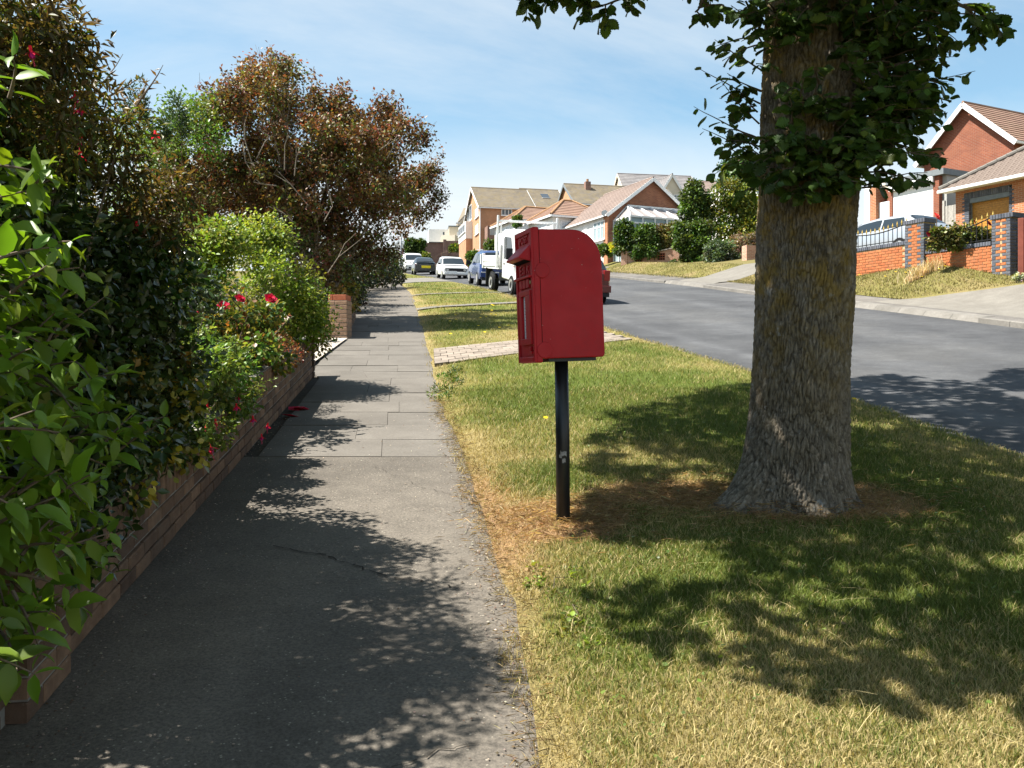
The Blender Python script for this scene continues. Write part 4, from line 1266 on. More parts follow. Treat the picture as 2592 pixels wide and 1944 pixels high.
# 5 low fuchsia with hanging red flowers
FG = [((.13, .20, .04), 4), ((.17, .23, .05), 3), ((.09, .15, .03), 3), ((.24, .25, .07), 1)]
cl5 = [(wall_x(yy) - .18 + random.uniform(-.34, .20), yy, zp, .15, .17, .13) for yy, zp in [(random.uniform(5.0, 6.9), random.uniform(.42, .92)) for _ in range(44)]]
cl5 += [(wall_x(5.6) + .05, 5.6, .42, .1, .14, .12), (wall_x(6.2) + .04, 6.2, .48, .1, .12, .1), (wall_x(5.2) + .0, 5.2, .4, .08, .1, .1)]
t5, c5 = shrub('fuchsia_bush', 'low fuchsia with hanging red flowers spilling over the brown wall', 'bush', (-2.3, 5.9), cl5, 16000, (.03, .05), FG, 'small', M_leaf, .4, .5, .7, .2, 8, sprigs=24, splen=.22)
def fuchsia_mesh():
    V = []; Fc = []; C = []
    def petal(n, r0, r1, z0, z1, w, col):
        for k in range(n):
            a = 2 * math.pi * k / n; ca, sa = math.cos(a), math.sin(a)
            i = len(V)
            for rr, z, ww in ((r0, z0, w * .5), (r0 + (r1 - r0) * .55, z0 + (z1 - z0) * .55, w), (r1, z1, .0008)):
                V.append((rr * ca - ww * sa, rr * sa + ww * ca, z)); V.append((rr * ca + ww * sa, rr * sa - ww * ca, z)); C.extend([col, col])
            Fc.extend([(i, i+1, i+3), (i, i+3, i+2), (i+2, i+3, i+5), (i+2, i+5, i+4)])
    petal(6, .004, .005, 0, -.022, .003, (.75, .03, .05))
    petal(4, .004, .028, -.018, -.034, .006, (.80, .02, .06))
    petal(5, .004, .009, -.020, -.042, .006, (.55, .03, .25))
    petal(3, .001, .003, -.03, -.066, .0008, (.8, .1, .2))
    return npmesh('flower', np.array(V), np.array(Fc), np.array(C))
FM = fuchsia_mesh(); FM.materials.append(M_petal)
def flower(parent, wpos, sc_=1.0, rot=None):
    o = bpy.data.objects.new('flower', FM); COL.objects.link(o); o.parent = parent
    o.location = Vector(wpos) - Vector(parent.location); o.scale = (sc_,) * 3
    o.rotation_euler = rot or (random.uniform(-.3, .3), random.uniform(-.3, .3), random.uniform(0, 6))
    return o
for (u, v, Y, s) in ((527, 1120, 5.15, 1.5), (520, 1065, 5.3, 1.0), (598, 1020, 6.0, 1.1), (545, 1060, 5.4, 1.0), (640, 1052, 6.3, 1.1), (678, 1070, 6.7, 1.1), (662, 1098, 6.5, 1.0), (630, 958, 6.9, 1.1), (548, 973, 6.3, 1.0), (606, 998, 6.2, .9), (525, 1020, 5.6, 1.0)):
    flower(t5, px(u, v, Y), s * 1.15)
for (u, v, Y, s) in ((205, 380, 3.6, 1.2), (192, 230, 3.4, 1.2), (430, 705, 4.6, 1.1), (392, 330, 4.5, 1.1), (345, 560, 4.2, 1.0), (200, 265, 3.5, 1.0), (75, 115, 2.9, 1.0), (205, 340, 3.6, 1.1)):
    flower(t3, px(u, v, Y), s)
# 6 rose bush
RO = [((.10, .15, .03), 3), ((.20, .20, .04), 3), ((.30, .24, .05), 2), ((.25, .10, .04), 1), ((.07, .12, .03), 2)]
cl6 = [(x, yy, zp, .15, .15, .12) for x, yy, zp in [(random.uniform(-2.85, -2.08), random.uniform(6.9, 8.2), random.uniform(.5, 1.05)) for _ in range(26)]]
t6, c6 = shrub('rose_bush', 'rose bush with four red blooms above the middle of the wall', 'bush', (-2.45, 7.5), cl6, 5600, (.03, .055), RO, 'round', M_leaf, .4, .4, .7, .1, 10, sprigs=18, splen=.25)
def rose_mesh(col1, col2):
    V = []; Fc = []; C = []
    for layer in range(5):
        n = 5; r = .012 + .010 * layer; h = .034 - .005 * layer
        for k in range(n):
            a = 2 * math.pi * (k / n + layer * .11); i = len(V)
            for da, rr, z in ((-.62, r * .5, .0), (.62, r * .5, .0), (-.72, r * 1.0, h * .75), (.72, r * 1.0, h * .75), (0, r * 1.28, h)):
                V.append((rr * math.cos(a + da), rr * math.sin(a + da), z)); C.append(col1 if z < h * .8 else col2)
            Fc += [(i, i+1, i+3), (i, i+3, i+2), (i+2, i+3, i+4)]
    return npmesh('bloom', np.array(V), np.array(Fc), np.array(C))
RM = rose_mesh((.50, .008, .04), (.66, .02, .09)); RM.materials.append(M_petal)
for (u, v, Y, s) in ((566, 776, 7.2, .85), (607, 757, 7.4, .8), (684, 757, 7.5, .9), (492, 792, 7.0, .65)):
    o = bpy.data.objects.new('bloom', RM); COL.objects.link(o); o.parent = t6; o.location = Vector(px(u, v, Y)) - Vector(t6.location)
    o.scale = (s,) * 3; o.rotation_euler = (R(50), random.uniform(-.4, .4), random.uniform(0, 1))
# 7 reddish small shrub at the wall
cl7 = [(random.uniform(-2.75, -2.2), random.uniform(8.2, 9.0), random.uniform(.5, .8), .13, .14, .11) for _ in range(12)]
shrub('berberis_bush', 'small rusty red bush on the wall beside the rose bush', 'bush', (-2.5, 8.6), cl7, 2200, (.022, .038), [((.30, .13, .06), 3), ((.22, .12, .05), 3), ((.16, .17, .04), 2), ((.45, .08, .04), .7)], 'small', M_leaf, .4, .4, .8, .1, 6)
# 8 light green shrub
LG = [((.23, .30, .042), 4), ((.28, .34, .06), 3), ((.16, .23, .035), 3), ((.36, .37, .12), 1), ((.10, .15, .027), 1.5)]
cl8 = lobes((-3.05, 9.9, 1.18), (.95, .95, .72), 46, .26) + [(-2.35, 10.4, .85, .22, .24, .3), (-2.3, 10.6, .6, .2, .24, .28), (-2.55, 9.4, 1.4, .26, .26, .26), (-2.4, 10.2, 1.25, .26, .26, .3)]
shrub('light_green_bush', 'rounded light yellow-green bush at the end of the brown wall', 'bush', (-3.05, 9.9), cl8, 34000, (.034, .06), LG, 'small', M_leaf, .15, .45, .75, .05, 12, sprigs=40, splen=.25)
# backing hedge beyond the wall so the garden reads as one thick border
cl8b = []
for k in range(46):
    yy = random.uniform(4.6, 9.2)
    cl8b.append((wall_x(yy) - random.uniform(.5, 1.1), yy, random.uniform(.4, 1.25), .28, .3, .26))
shrub('border_hedge', 'dark green hedge filling the border behind the roses and fuchsia', 'hedge', (-3.0, 7.0), cl8b, 11000, (.04, .065), DARK + [((.09, .13, .03), 3)], 'small', M_leaf, .4, .4, .7, .1, 8)

cl8c = []
for k in range(60):
    yy = random.uniform(10.5, 14.5); cl8c.append((random.uniform(-8.0, -4.2), yy, random.uniform(.3, 2.1), .5, .5, .42))
shrub('garden_shrubbery', 'dense mid green shrubbery behind the light green bush', 'shrubbery', (-5.5, 12.5), cl8c, 16000, (.06, .10), G_back, 'small', M_leaf, .2, .4, .7, .1, 8)

# 9 copper-leaved tree
cy = 18.8; cxx = (770 - 1296) / F * cy
ct = thing('copper_tree', 'spreading copper-brown leaved tree with pale bare twigs over the footpath', 'tree', (cxx, cy, Tf(cxx, cy)))
cb0 = Vector(ct.location)
COP = [((.125, .066, .032), 4), ((.16, .085, .034), 3), ((.075, .046, .030), 3), ((.20, .135, .034), 2.4), ((.125, .135, .03), 3), ((.26, .08, .06), 1.2)]
# outline of the crown as seen from the path, clumps spread in depth
out_px = [(560, 300), (620, 240), (690, 200), (560, 380), (640, 340), (720, 300), (800, 290), (870, 300), (870, 360), (930, 350), (960, 400), (640, 440), (740, 400), (820, 420), (900, 450), (950, 470),
          (560, 470), (480, 470), (470, 540), (540, 560), (620, 520), (700, 500), (780, 500), (850, 520), (430, 420), (1000, 330)]
cl9 = []
def cp(u, v, Y, r):
    p = px(u, v, Y); cl9.append((p[0] - cb0.x, p[1] - cb0.y, p[2] - cb0.z, r, r, r * .85))
for (u, v) in out_px:
    for q in range(9):
        cp(u + random.gauss(0, 30), v + random.gauss(0, 30), cy + random.uniform(-1.6, 2.0), random.uniform(.16, .42))
for u, v, Y, r in ((625, 165, 18.8, .16), (632, 195, 18.8, .2), (610, 225, 18.7, .24), (590, 260, 18.6, .28), (640, 150, 18.8, .11), (865, 222, 18.5, .16), (868, 250, 18.5, .22), (930, 290, 18.5, .22), (975, 315, 18.4, .2), (985, 345, 18.5, .18), (520, 225, 18.7, .12),
                   (800, 250, 18.5, .2), (720, 250, 18.7, .25), (770, 560, 17.9, .4), (850, 590, 18.3, .42), (900, 600, 19, .42), (950, 590, 19.5, .4), (830, 650, 17.7, .36), (870, 680, 18.2, .36), (930, 650, 19, .38), (760, 620, 17.6, .36), (980, 640, 20, .34), (820, 700, 17.6, .3)):
    cp(u, v, Y, r)
for k in range(16):     # the bough that reaches out over the path
    f = random.random(); cp(960 + 130 * f + random.gauss(0, 8), 560 - 110 * f + random.gauss(0, 26), 20.5 + 2 * f, random.uniform(.2, .34))
for u, v in ((1085, 430), (1100, 465), (1110, 500), (1070, 440), (1095, 530), (1060, 560), (1040, 520), (1020, 580), (1010, 470), (1030, 450)): cp(u, v, 22.3, .26)
for k in range(60):     # upright leafy shoots that make the outline ragged
    c_ = cl9[int(rng.integers(len(cl9)))]; cl9.append((c_[0] + random.gauss(0, .15), c_[1] + random.gauss(0, .15), c_[2] + c_[5] * 1.0 + .12, .07, .07, random.uniform(.2, .42)))
Pt, At, Nt, ic, _ = cloud(cl9, 88000, .12, .35, .9, .1)
cc = pal(len(Pt), COP)
cf_ = rng.uniform(.65, 1.45, (len(cl9), 1)) * (1 + np.abs(rng.normal(0, .30, (len(cl9), 1))) * np.array([[-.35, .6, .1]])); cc = np.clip(cc * cf_[ic], .002, 1)
Pt = Pt + rng.normal(0, .07, Pt.shape)
hi = np.array([c[2] + c[5] for c in cl9])[ic]
f = np.clip((Pt[:, 2] - hi + .18) / .2, 0, 1)[:, None] * (rng.random((len(Pt), 1)) < .55)
cc = cc * (1 - f) + f * np.array([.20, .10, .055])
leaves('crown', Pt, At, Nt, rng.uniform(.045, .11, len(Pt)), np.clip(cc, .002, 1), 'small', M_leaf_copper, ct, 'stuff')
m = MB()
trunk_top = Vector(px(765, 560, cy)) - cb0
for bx_ in (0, .18, -.2):
    m.tube([Vector((bx_, 0, -.1)), Vector((bx_ * .9, .05, .5)), trunk_top + Vector((bx_ * 1.5, .1, -.2)), trunk_top + Vector((bx_ * 3, .1, .9))], [.11, .09, .07, .04], 8)
m.build('trunk', M_twig, ct, smooth=True)
m = MB()
for k in range(46):
    c = cl9[int(rng.integers(len(cl9)))]
    e = Vector(c[:3]); s = Vector((random.gauss(0, .3), random.gauss(0, .2), random.uniform(.5, 1.7)))
    a = s.lerp(e, .35) + Vector((random.gauss(0, .1), random.gauss(0, .1), .1)); b = s.lerp(e, .7) + Vector((random.gauss(0, .12), random.gauss(0, .12), random.gauss(0, .12)))
    m.tube([s, a, b, e], [.04, .028, .017, .006], 6)
    for q in range(3):
        w = e + Vector((random.gauss(0, .2), random.gauss(0, .2), random.uniform(.0, .35))); m.tube([b.lerp(e, .4), b.lerp(w, .6) + Vector((random.gauss(0, .05), 0, 0)), w], [.010, .007, .003], 4)
# bare twigs in front, catching the sun
for (u0, v0, u1, v1) in ((640, 420, 620, 300), (650, 400, 690, 340), (615, 360, 640, 440), (780, 520, 700, 430), (820, 560, 830, 470), (700, 470, 640, 460), (720, 430, 730, 330), (560, 260, 510, 200), (530, 250, 500, 215), (580, 230, 560, 175), (960, 380, 1010, 350), (980, 400, 1020, 345), (745, 445, 770, 350), (830, 690, 920, 600), (740, 560, 690, 520)):
    p = Vector(px(u0, v0, cy - 1.7)) - cb0; q = Vector(px(u1, v1, cy - 1.8)) - cb0
    mid = p.lerp(q, .5) + Vector((random.gauss(0, .08), 0, random.gauss(0, .05)))
    m.tube([p, mid, q], [.013, .009, .003], 6)
    m.tube([mid, mid.lerp(q, .5) + Vector((random.gauss(0, .1), 0, .06)), q + Vector((random.gauss(0, .12), 0, random.gauss(0, .08)))], [.007, .005, .002], 5)
tag(m.build('branches', M_twig_pale, ct), kind='stuff')
# 10 greenery behind the hedge, left
def pxcl(lst, r):
    o = []
    for (u, v, Y) in lst:
        p = px(u, v, Y); o.append((p[0], p[1], p[2] - float(S(Y)), r, r, r * .85))
    return o
cl10 = pxcl([(u + random.gauss(0, 14), v + random.gauss(0, 12), 17 + random.uniform(-1, 1)) for u, v in ((350, 330), (400, 320), (450, 310), (500, 310), (540, 300), (330, 380), (400, 370), (470, 360), (530, 350), (430, 340), (490, 300), (530, 285))], .42)
cl10 += pxcl([(u + random.gauss(0, 25), v + random.gauss(0, 25), 22.5 + random.uniform(-1, 1)) for u in range(300, 720, 50) for v in (420, 480, 540, 600)], .5)
shrub('background_bush', 'mid green bush showing left of the copper tree', 'bush', (-6.2, 16.2), cl10, 22000, (.06, .10), [((.10, .155, .03), 4), ((.14, .20, .035), 3), ((.07, .11, .022), 3)], 'small', M_leaf, .4, .4, .7, .1, 8)
for i, (u0, v0, v1, lab) in enumerate(((340, 205, 330, 'taller of two thin dark conifer tips behind the hedge, at left'), (440, 250, 330, 'shorter conifer tip behind the hedge, next to the copper tree'))):
    c = pxcl([(u0 + random.gauss(0, 10), v0 + (v1 - v0) * k / 9, 15 + random.uniform(-.3, .3)) for k in range(10)] + [(u0 + 22, v0 + 40 + 8 * k, 15) for k in range(8)] + [(u0 - 22, v0 + 60 + 8 * k, 15) for k in range(6)], .10)
    shrub('conifer', lab, 'tree', (px(u0, 0, 15)[0], 15), c, 900, (.05, .10), [((.045, .075, .03), 3), ((.06, .095, .04), 2)], 'narrow', M_leaf, .1, .2, .4, -.6, 3)
# 11 plant on the wall behind the pillar
cl11 = [(wall_x(yy) - random.uniform(-.14, .3), yy, random.uniform(.35, .95), .17, .18, .16) for yy in np.linspace(17.3, 20.3, 16)]
shrub('variegated_bush', 'yellow and green mottled bush on the wall behind the gate pillar', 'bush', (-3.9, 18.8), cl11, 2600, (.05, .085), [((.38, .30, .06), 3), ((.10, .12, .03), 3), ((.30, .18, .06), 2), ((.45, .38, .14), 1.5)], 'round', M_leaf, .4, .4, .7, .2, 5)
# 12 dark hedge further along
cl12 = []
for k in range(60):
    yy = random.uniform(21.5, 37); cl12.append((wall_x(yy) - random.uniform(-.3, 1.1), yy, rise(yy) + random.uniform(.2, 1.7), .5, .6, .45))
for k in range(26):
    p = px(random.uniform(945, 1012), random.uniform(640, 712), 36); cl12.append((p[0] - .1, random.uniform(34, 38), p[2] - float(S(36)), .36, .4, .36))
shrub('dark_hedge', 'dark purple-green hedge beside the footpath beyond the copper tree', 'hedge', (-5.6, 29), cl12, 17000, (.09, .15), [((.035, .05, .018), 4), ((.05, .045, .025), 3), ((.07, .04, .03), 1), ((.05, .075, .02), 2)], 'small', M_leaf, .4, .4, .7, .1, 6)

# fallen blooms on the footway
for i, (u, v, lab) in enumerate(((748, 1037, 'wilted pink blossom lying nearer the middle of the shaded footpath'), (768, 1036, 'pink blossom lying rightmost in the footpath shade'), (735, 1055, 'pink fallen blossom lying nearest the camera by the wall shadow'))):
    Y = EYE * F / (v - 656); x = (u - 1296) / F * Y
    o = bpy.data.objects.new('fallen_blossom', RM); COL.objects.link(o); o.location = (x, Y, Tf(x, Y) + .008); o.scale = (1.3, 1.3, .5); o.rotation_euler = (.2, .1, i)
    tag(o, lab, 'blossom', 'fallen blossoms on the footpath')

# ------------------------------------------------------------------ grass
def blades(name, x, y, z, h, w, cols, parent=None, lean=.45):
    n = len(x)
    a = rng.uniform(0, 2 * np.pi, n); l = np.abs(rng.normal(lean, .35, n)) * h
    ux, uy = np.cos(a), np.sin(a)
    b = rng.uniform(0, 2 * np.pi, n); sx_, sy_ = np.cos(b) * w / 2, np.sin(b) * w / 2
    V = np.empty((n, 5, 3))
    for k, (f, g, ww) in enumerate(((0, 0, 1), (0, 0, -1), (.55, .35, .8), (.55, .35, -.8), (1, 1, 0))):
        V[:, k, 0] = x + ux * l * g + sx_ * ww; V[:, k, 1] = y + uy * l * g + sy_ * ww; V[:, k, 2] = z + h * (f if f < 1 else .92) - (.004 if f == 0 else 0)
    f = np.array([(0, 1, 3), (0, 3, 2), (2, 3, 4)])
    Fx = (f[None] + (np.arange(n) * 5)[:, None, None]).reshape(-1, 3)
    o = link(name, npmesh(name, V.reshape(-1, 3), Fx, np.repeat(cols, 5, axis=0)), M_grass, parent)
    o['kind'] = 'stuff'
    return o
gx = []; gy = []; gs = []
for (y0, y1, dens, s) in ((2.2, 3.2, 21000, .85), (3.2, 4.6, 15000, .9), (4.6, 7, 8200, 1.0), (7, 10, 3600, 1.15), (10, 15, 1300, 1.35), (15, 22, 550, 1.7), (22, 36, 220, 2.3), (36, 60, 70, 3.2)):
    w0 = float(Xk((y0 + y1) / 2) - Xp((y0 + y1) / 2)) + .25
    n = int(dens * w0 * (y1 - y0))
    yy = rng.uniform(y0, y1, n); f = rng.uniform(-.02, 1.0, n)
    xx = edge(yy) - .02 + (Xk(yy) - edge(yy) + .10) * f
    gx.append(xx); gy.append(yy); gs.append(np.full(n, s))
gx = np.concatenate(gx); gy = np.concatenate(gy); gs = np.concatenate(gs)
def in_drive(x, y):
    # inside the block crossing quad
    def side(a, b): return (b[0]-a[0]) * (y - a[1]) - (b[1]-a[1]) * (x - a[0])
    return (side(D00, D10) > 0.03) & (side(D10, D11) > 0.03) & (side(D11, D01) > 0.03) & (side(D01, D00) > 0.03)
vis = (np.abs(gx) < .6 * gy + .3)
vis &= ~in_drive(gx, gy) & ~((gy > 43.2) & (gy < 55))
vis &= ((gx - TREE[0])**2 + (gy - TREE[1])**2 > .33**2)
e = gx - edge(gy)
edge_keep = rng.random(len(gx)) < np.clip(.25 + e / .28 + .9 * (fbm(gx * 4, gy * 3, 51) - .4), 0, 1)
vis &= edge_keep
gx, gy, gs = gx[vis], gy[vis], gs[vis]
d, red = dryness(gx, gy)
n = len(gx)
lush = fbm(gx * 1.6, gy * 1.6, 61)
hh = (.018 + .026 * rng.random(n) + .10 * np.clip(lush - .45, 0, 1) * rng.random(n)) * (1 - .25 * d) * gs**.6
tall = rng.random(n) < .008; hh[tall] *= 2.0
hh *= np.where(red > .5, .75, 1)
cg = np.where((rng.random(n) < d * .9 + .08)[:, None], STRAW * 1.35, GREEN * 1.15 + (OLIVE - GREEN) * .4 * rng.random((n, 1)))
cg = np.where((rng.random(n) < red * .9)[:, None], RED_STRAW * np.array([1.2, 1.2, 1.1]), cg)
cg = np.clip(cg * (1 + .22 * rng.standard_normal((n, 1))), .004, .8)
lean = np.where(red > .4, 1.6, .75)
gb = blades('grass', gx, gy, verge_z(gx, gy), hh, .0036 * gs * rng.uniform(.6, 1.4, n), cg, lean=lean)
tag(gb, 'mown, partly sun-bleached grass on the near verge', 'grass', kind='stuff')
# far verge
n = 60000
yy = np.concatenate([rng.uniform(12, 36, n - 15000), rng.uniform(36, 75, 15000)]); ww = rng.uniform(1.02, 3.3, n); xx = Xf(yy) + ww
k = ~((yy > 17.0 - .5 * ww) & (yy < 22.75 - .96 * (ww - .32))) & ~((yy > 33.6) & (yy < 38)) & ~((yy > 58) & (yy < 71))
yy, xx = yy[k], xx[k]; n = len(xx)
dd = np.clip(.42 + 1.3 * (fbm(xx * .9, yy * .8, 14) - .5), 0, 1)
cg = np.where((rng.random(n) < dd)[:, None], STRAW * 1.15, OLIVE * np.array([.85, .78, .9])) * (1 + .2 * rng.standard_normal((n, 1)))
fg = blades('grass', xx, yy, T(xx, yy) + .02, rng.uniform(.022, .055, n) * (1 + yy / 60), .013 * rng.uniform(.6, 1.6, n), np.clip(cg, .004, .8))
tag(fg, 'dry short grass on the far verge across the road', 'grass', kind='stuff')
# straw litter and long dead stalks round the tree, pole and edge
n = 5200
xa = np.concatenate([rng.normal(POLE[0], .22, 1500), rng.normal(1.1, .35, 1700), rng.normal(TREE[0] + .05, .5, 2000)])
ya = np.concatenate([rng.normal(POLE[1] + .02, .2, 1500), rng.normal(5.35, .25, 1700), rng.normal(TREE[1] - .05, .32, 2000)])
za = verge_z(xa, ya) + rng.uniform(.005, .035, n) + .05 * np.exp(-((xa - TREE[0])**2 + (ya - TREE[1])**2) / .16)
ang_ = rng.uniform(0, 2 * np.pi, n)
lit = leaves('straw_litter', np.stack([xa, ya, za], -1), np.stack([np.cos(ang_), np.sin(ang_), rng.normal(0, .25, n)], -1), np.tile([0., 0, 1], (n, 1)) + .4 * rng.standard_normal((n, 3)), rng.uniform(.03, .10, n), pal(n, [((.40, .27, .15), 3), ((.32, .20, .10), 3), ((.5, .38, .22), 2)]), 'straw', M_grass, None, 'stuff')
# thin the litter: narrow blades
tag(lit, 'reddish dead straw heaped round the pole and tree foot', 'straw')
n = 4200
ya = rng.uniform(2.25, 9.5, n); xa = edge(ya) + rng.normal(.0, .055, n); ang_ = rng.uniform(0, 2 * np.pi, n)
el_ = leaves('straw_litter', np.stack([xa, ya, T(xa, ya) + rng.uniform(.012, .03, n)], -1), np.stack([np.cos(ang_), np.sin(ang_), rng.normal(0, .2, n)], -1), np.tile([0., 0, 1], (n, 1)) + .4 * rng.standard_normal((n, 3)), rng.uniform(.02, .07, n), pal(n, [((.34, .25, .14), 3), ((.20, .14, .08), 3), ((.44, .35, .2), 2), ((.10, .08, .05), 2)]), 'straw', M_grass, None, 'stuff')
tag(el_, 'ragged line of dead straw along the edge of the footpath', 'straw')
n = 80
xa = rng.uniform(.25, 3.2, n); ya = rng.uniform(2.5, 4.6, n); ang_ = rng.uniform(0, 2 * np.pi, n)
V = []; Fc = []; C = []
for i in range(n):
    z0 = float(verge_z(xa[i], ya[i])); ln = random.uniform(.08, .24); p = Vector((xa[i], ya[i], z0 + .02)); d_ = Vector((math.cos(ang_[i]), math.sin(ang_[i]), random.uniform(-.05, .35)))
    b0 = len(V); s_ = d_.cross(Vector((0, 0, 1))).normalized() * .0011
    for k in range(4):
        q = p + d_ * ln * k / 3 + Vector((0, 0, -.03 * (k / 3)**2)); V += [tuple(q - s_), tuple(q + s_)]; C += [(.52, .43, .22)] * 2
    for k in range(3): Fc += [(b0 + 2*k, b0 + 2*k + 1, b0 + 2*k + 3), (b0 + 2*k, b0 + 2*k + 3, b0 + 2*k + 2)]
st_ = link('dead_stalks', npmesh('dead_stalks', np.array(V), np.array(Fc), np.array(C)), M_grass); tag(st_, 'long pale dead grass stalks lying in the near grass', 'stalks', kind='stuff')
n = 2600
xa = rng.uniform(.2, 3.6, n); ya = rng.uniform(2.4, 8.0, n); kk_ = (xa > edge(ya) + .08) & (xa < Xk(ya)) & (fbm(xa * 2.4, ya * 2.4, 71) > .52); xa, ya = xa[kk_], ya[kk_]; n = len(xa)
cv_ = leaves('clover', np.stack([xa, ya, verge_z(xa, ya) + rng.uniform(.012, .035, n)], -1), np.stack([rng.standard_normal(n), rng.standard_normal(n), .2 * rng.standard_normal(n)], -1), np.tile([0., 0, 1], (n, 1)) + .35 * rng.standard_normal((n, 3)), rng.uniform(.010, .024, n), pal(n, [((.09, .14, .03), 3), ((.13, .18, .035), 2), ((.20, .15, .06), .5)]), 'round', M_leaf, None, 'stuff')
tag(cv_, 'low clover and plantain leaves scattered in the near grass', 'clover')
# leafy weeds at the verge edge and yellow flowers
clw = [(random.uniform(.12, .45) - .1 * (yy - 3.6), yy, .02, .06, .06, .025) for yy in np.linspace(3.4, 4.25, 16)]
shrub('weed_patch', 'patch of low leafy green weeds at the verge edge nearer than the pole', 'weeds', (.25, 3.85), clw, 900, (.014, .028), [((.22, .28, .04), 3), ((.16, .22, .03), 3), ((.10, .15, .03), 2)], 'round', M_leaf, .3, .8, .6, 0, 3, srad=.003)
clw = [(-.78 + random.uniform(-.1, .15) , yy, .05, .08, .08, .05) for yy in np.linspace(9.3, 11.6, 12)]
shrub('weed_patch', 'tuft of taller green weeds where verge meets footpath, near the block driveway', 'weeds', (-.8, 10.4), clw, 700, (.03, .06), [((.10, .17, .03), 3), ((.07, .12, .025), 3)], 'narrow', M_leaf, .3, .8, .6, -.5, 3, srad=.003)
V = []; Fc = []; C = []
spots = [(random.uniform(-1.5, 1.5), random.uniform(16, 24), 1) for _ in range(34)] + [(2.05, 2.72, 0), (3.55, 9.2, 0), (.3, 7.9, 0)]
for k in range(120):
    yq = random.uniform(22.8, 30); spots.append((float(Xf(yq)) + random.uniform(1.8, 3.1), yq, 2))
for (x, yq, wv) in spots:
    z = (float(verge_z(x, yq)) if wv < 2 else Tf(x, yq) + .02) + .05; r = .016 * (1 + .05 * yq); b0 = len(V)
    for q in range(6): V.append((x + r * math.cos(q * 1.047), yq + r * math.sin(q * 1.047) * .8, z + .01 * math.sin(q))); C.append((.75, .55, .02))
    Fc += [(b0, b0+1, b0+2), (b0, b0+2, b0+3), (b0, b0+3, b0+4), (b0, b0+4, b0+5)]
yf = link('wild_flowers', npmesh('wild_flowers', np.array(V), np.array(Fc), np.array(C)), M_petal); tag(yf, 'small yellow flowers dotted through the verges', 'flowers', kind='stuff')
# grit and crumbs along the footway edges
n = 1500
ya = rng.uniform(2.3, 8.5, n); near_ = rng.random(n) < .55
xa = np.where(near_, Xp(ya) - np.abs(rng.normal(0, .10, n)), Xw(ya) + np.abs(rng.normal(.02, .14, n)))
o3 = rng.random(n) < .15; xa = np.where(o3, rng.uniform(Xw(ya), Xp(ya)), xa)
sz = rng.uniform(.0025, .0065, n)
oct_v = np.array([(1, 0, 0), (-1, 0, 0), (0, 1, 0), (0, -1, 0), (0, 0, .7), (0, 0, -.4)]); oct_f = np.array([(0, 2, 4), (2, 1, 4), (1, 3, 4), (3, 0, 4)])
V = np.stack([xa, ya, T(xa, ya) + .010], -1)[:, None, :] + oct_v[None] * sz[:, None, None] * rng.uniform(.6, 1.4, (n, 6, 1))
Fx = (oct_f[None] + (np.arange(n) * 6)[:, None, None]).reshape(-1, 3)
C = pal(n, [((.30, .26, .2), 3), ((.14, .10, .07), 3), ((.5, .45, .36), 1)])
gr = link('grit', npmesh('grit', V.reshape(-1, 3), Fx, np.repeat(C, 6, axis=0)), M_petal); tag(gr, 'loose grit and crumbs along the edges of the tarmac path', 'grit', kind='stuff')
# ------------------------------------------------------------------ buildings
M_upvc = plain('white_upvc', (0.78, 0.78, 0.77), .35, .4, var=.04)
M_white = plain('white_render', (0.76, 0.74, 0.70), .85, .2, var=.06, scale=2)
M_cream = plain('cream_render', (0.60, 0.53, 0.42), .85, .2, var=.06, scale=2)
M_greyr = plain('grey_render', (0.36, 0.36, 0.34), .85, .2, var=.12, scale=3)
M_lead = plain('lead_flashing', (0.16, 0.18, 0.19), .6, .3, var=.15, scale=8)
M_glass = glassy('window_glass', (.045, .055, .065), .05)
M_blind = plain('pale_blind', (0.27, 0.34, 0.36), .5, .4, var=.1)
M_curtain = plain('net_curtain', (0.62, 0.64, 0.66), .4, .5, var=.2, scale=9)
M_roofglass = plain('dull_roof_glazing', (0.30, 0.27, 0.26), .3, .5, var=.1)
M_oak = plain('golden_oak_door', (0.42, 0.19, 0.030), .5, .35, var=.25, scale=14)
M_fence = plain('weathered_fence_board', (0.33, 0.31, 0.28), .9, .15, var=.25, scale=12)
M_gold = plain('gilded_finial', (0.62, 0.42, 0.10), .35, .5, metal=.4)
M_iron = plain('black_iron', (0.012, 0.012, 0.013), .45, .4)
M_gate = plain('red_brown_gate', (0.20, 0.055, 0.035), .7, .25, var=.2)
B_orange = wallbrick('orange_house_brick', (0.42, 0.215, 0.11), (0.48, 0.25, 0.135), (0.42, 0.30, 0.21))
B_red = wallbrick('red_house_brick', (0.205, 0.062, 0.036), (0.26, 0.085, 0.045), (0.24, 0.15, 0.11))
B_multi = wallbrick('multi_red_brick', (0.235, 0.082, 0.045), (0.32, 0.135, 0.07), (0.29, 0.2, 0.15))
B_garage = wallbrick('garage_brick', (0.34, 0.12, 0.055), (0.43, 0.17, 0.075), (0.42, 0.31, 0.22))
B_old = wallbrick('old_wall_brick', (0.42, 0.20, 0.13), (0.52, 0.29, 0.2), (0.52, 0.44, 0.36))
B_brown = wallbrick('brown_wall_brick', (0.20, 0.115, 0.09), (0.27, 0.155, 0.12), (0.26, 0.2, 0.17))
R_tan = roofmat('lichened_tan_tiles', (0.165, 0.142, 0.115), (0.22, 0.187, 0.147), (0.24, 0.185, 0.085), .45)
R_red = roofmat('faded_red_tiles', (0.235, 0.142, 0.108), (0.29, 0.18, 0.135), (0.27, 0.2, 0.13), .35)
R_brown = roofmat('mauve_brown_tiles', (0.235, 0.18, 0.155), (0.26, 0.20, 0.172))
R_grey = roofmat('grey_slates', (0.20, 0.185, 0.185), (0.25, 0.235, 0.23))
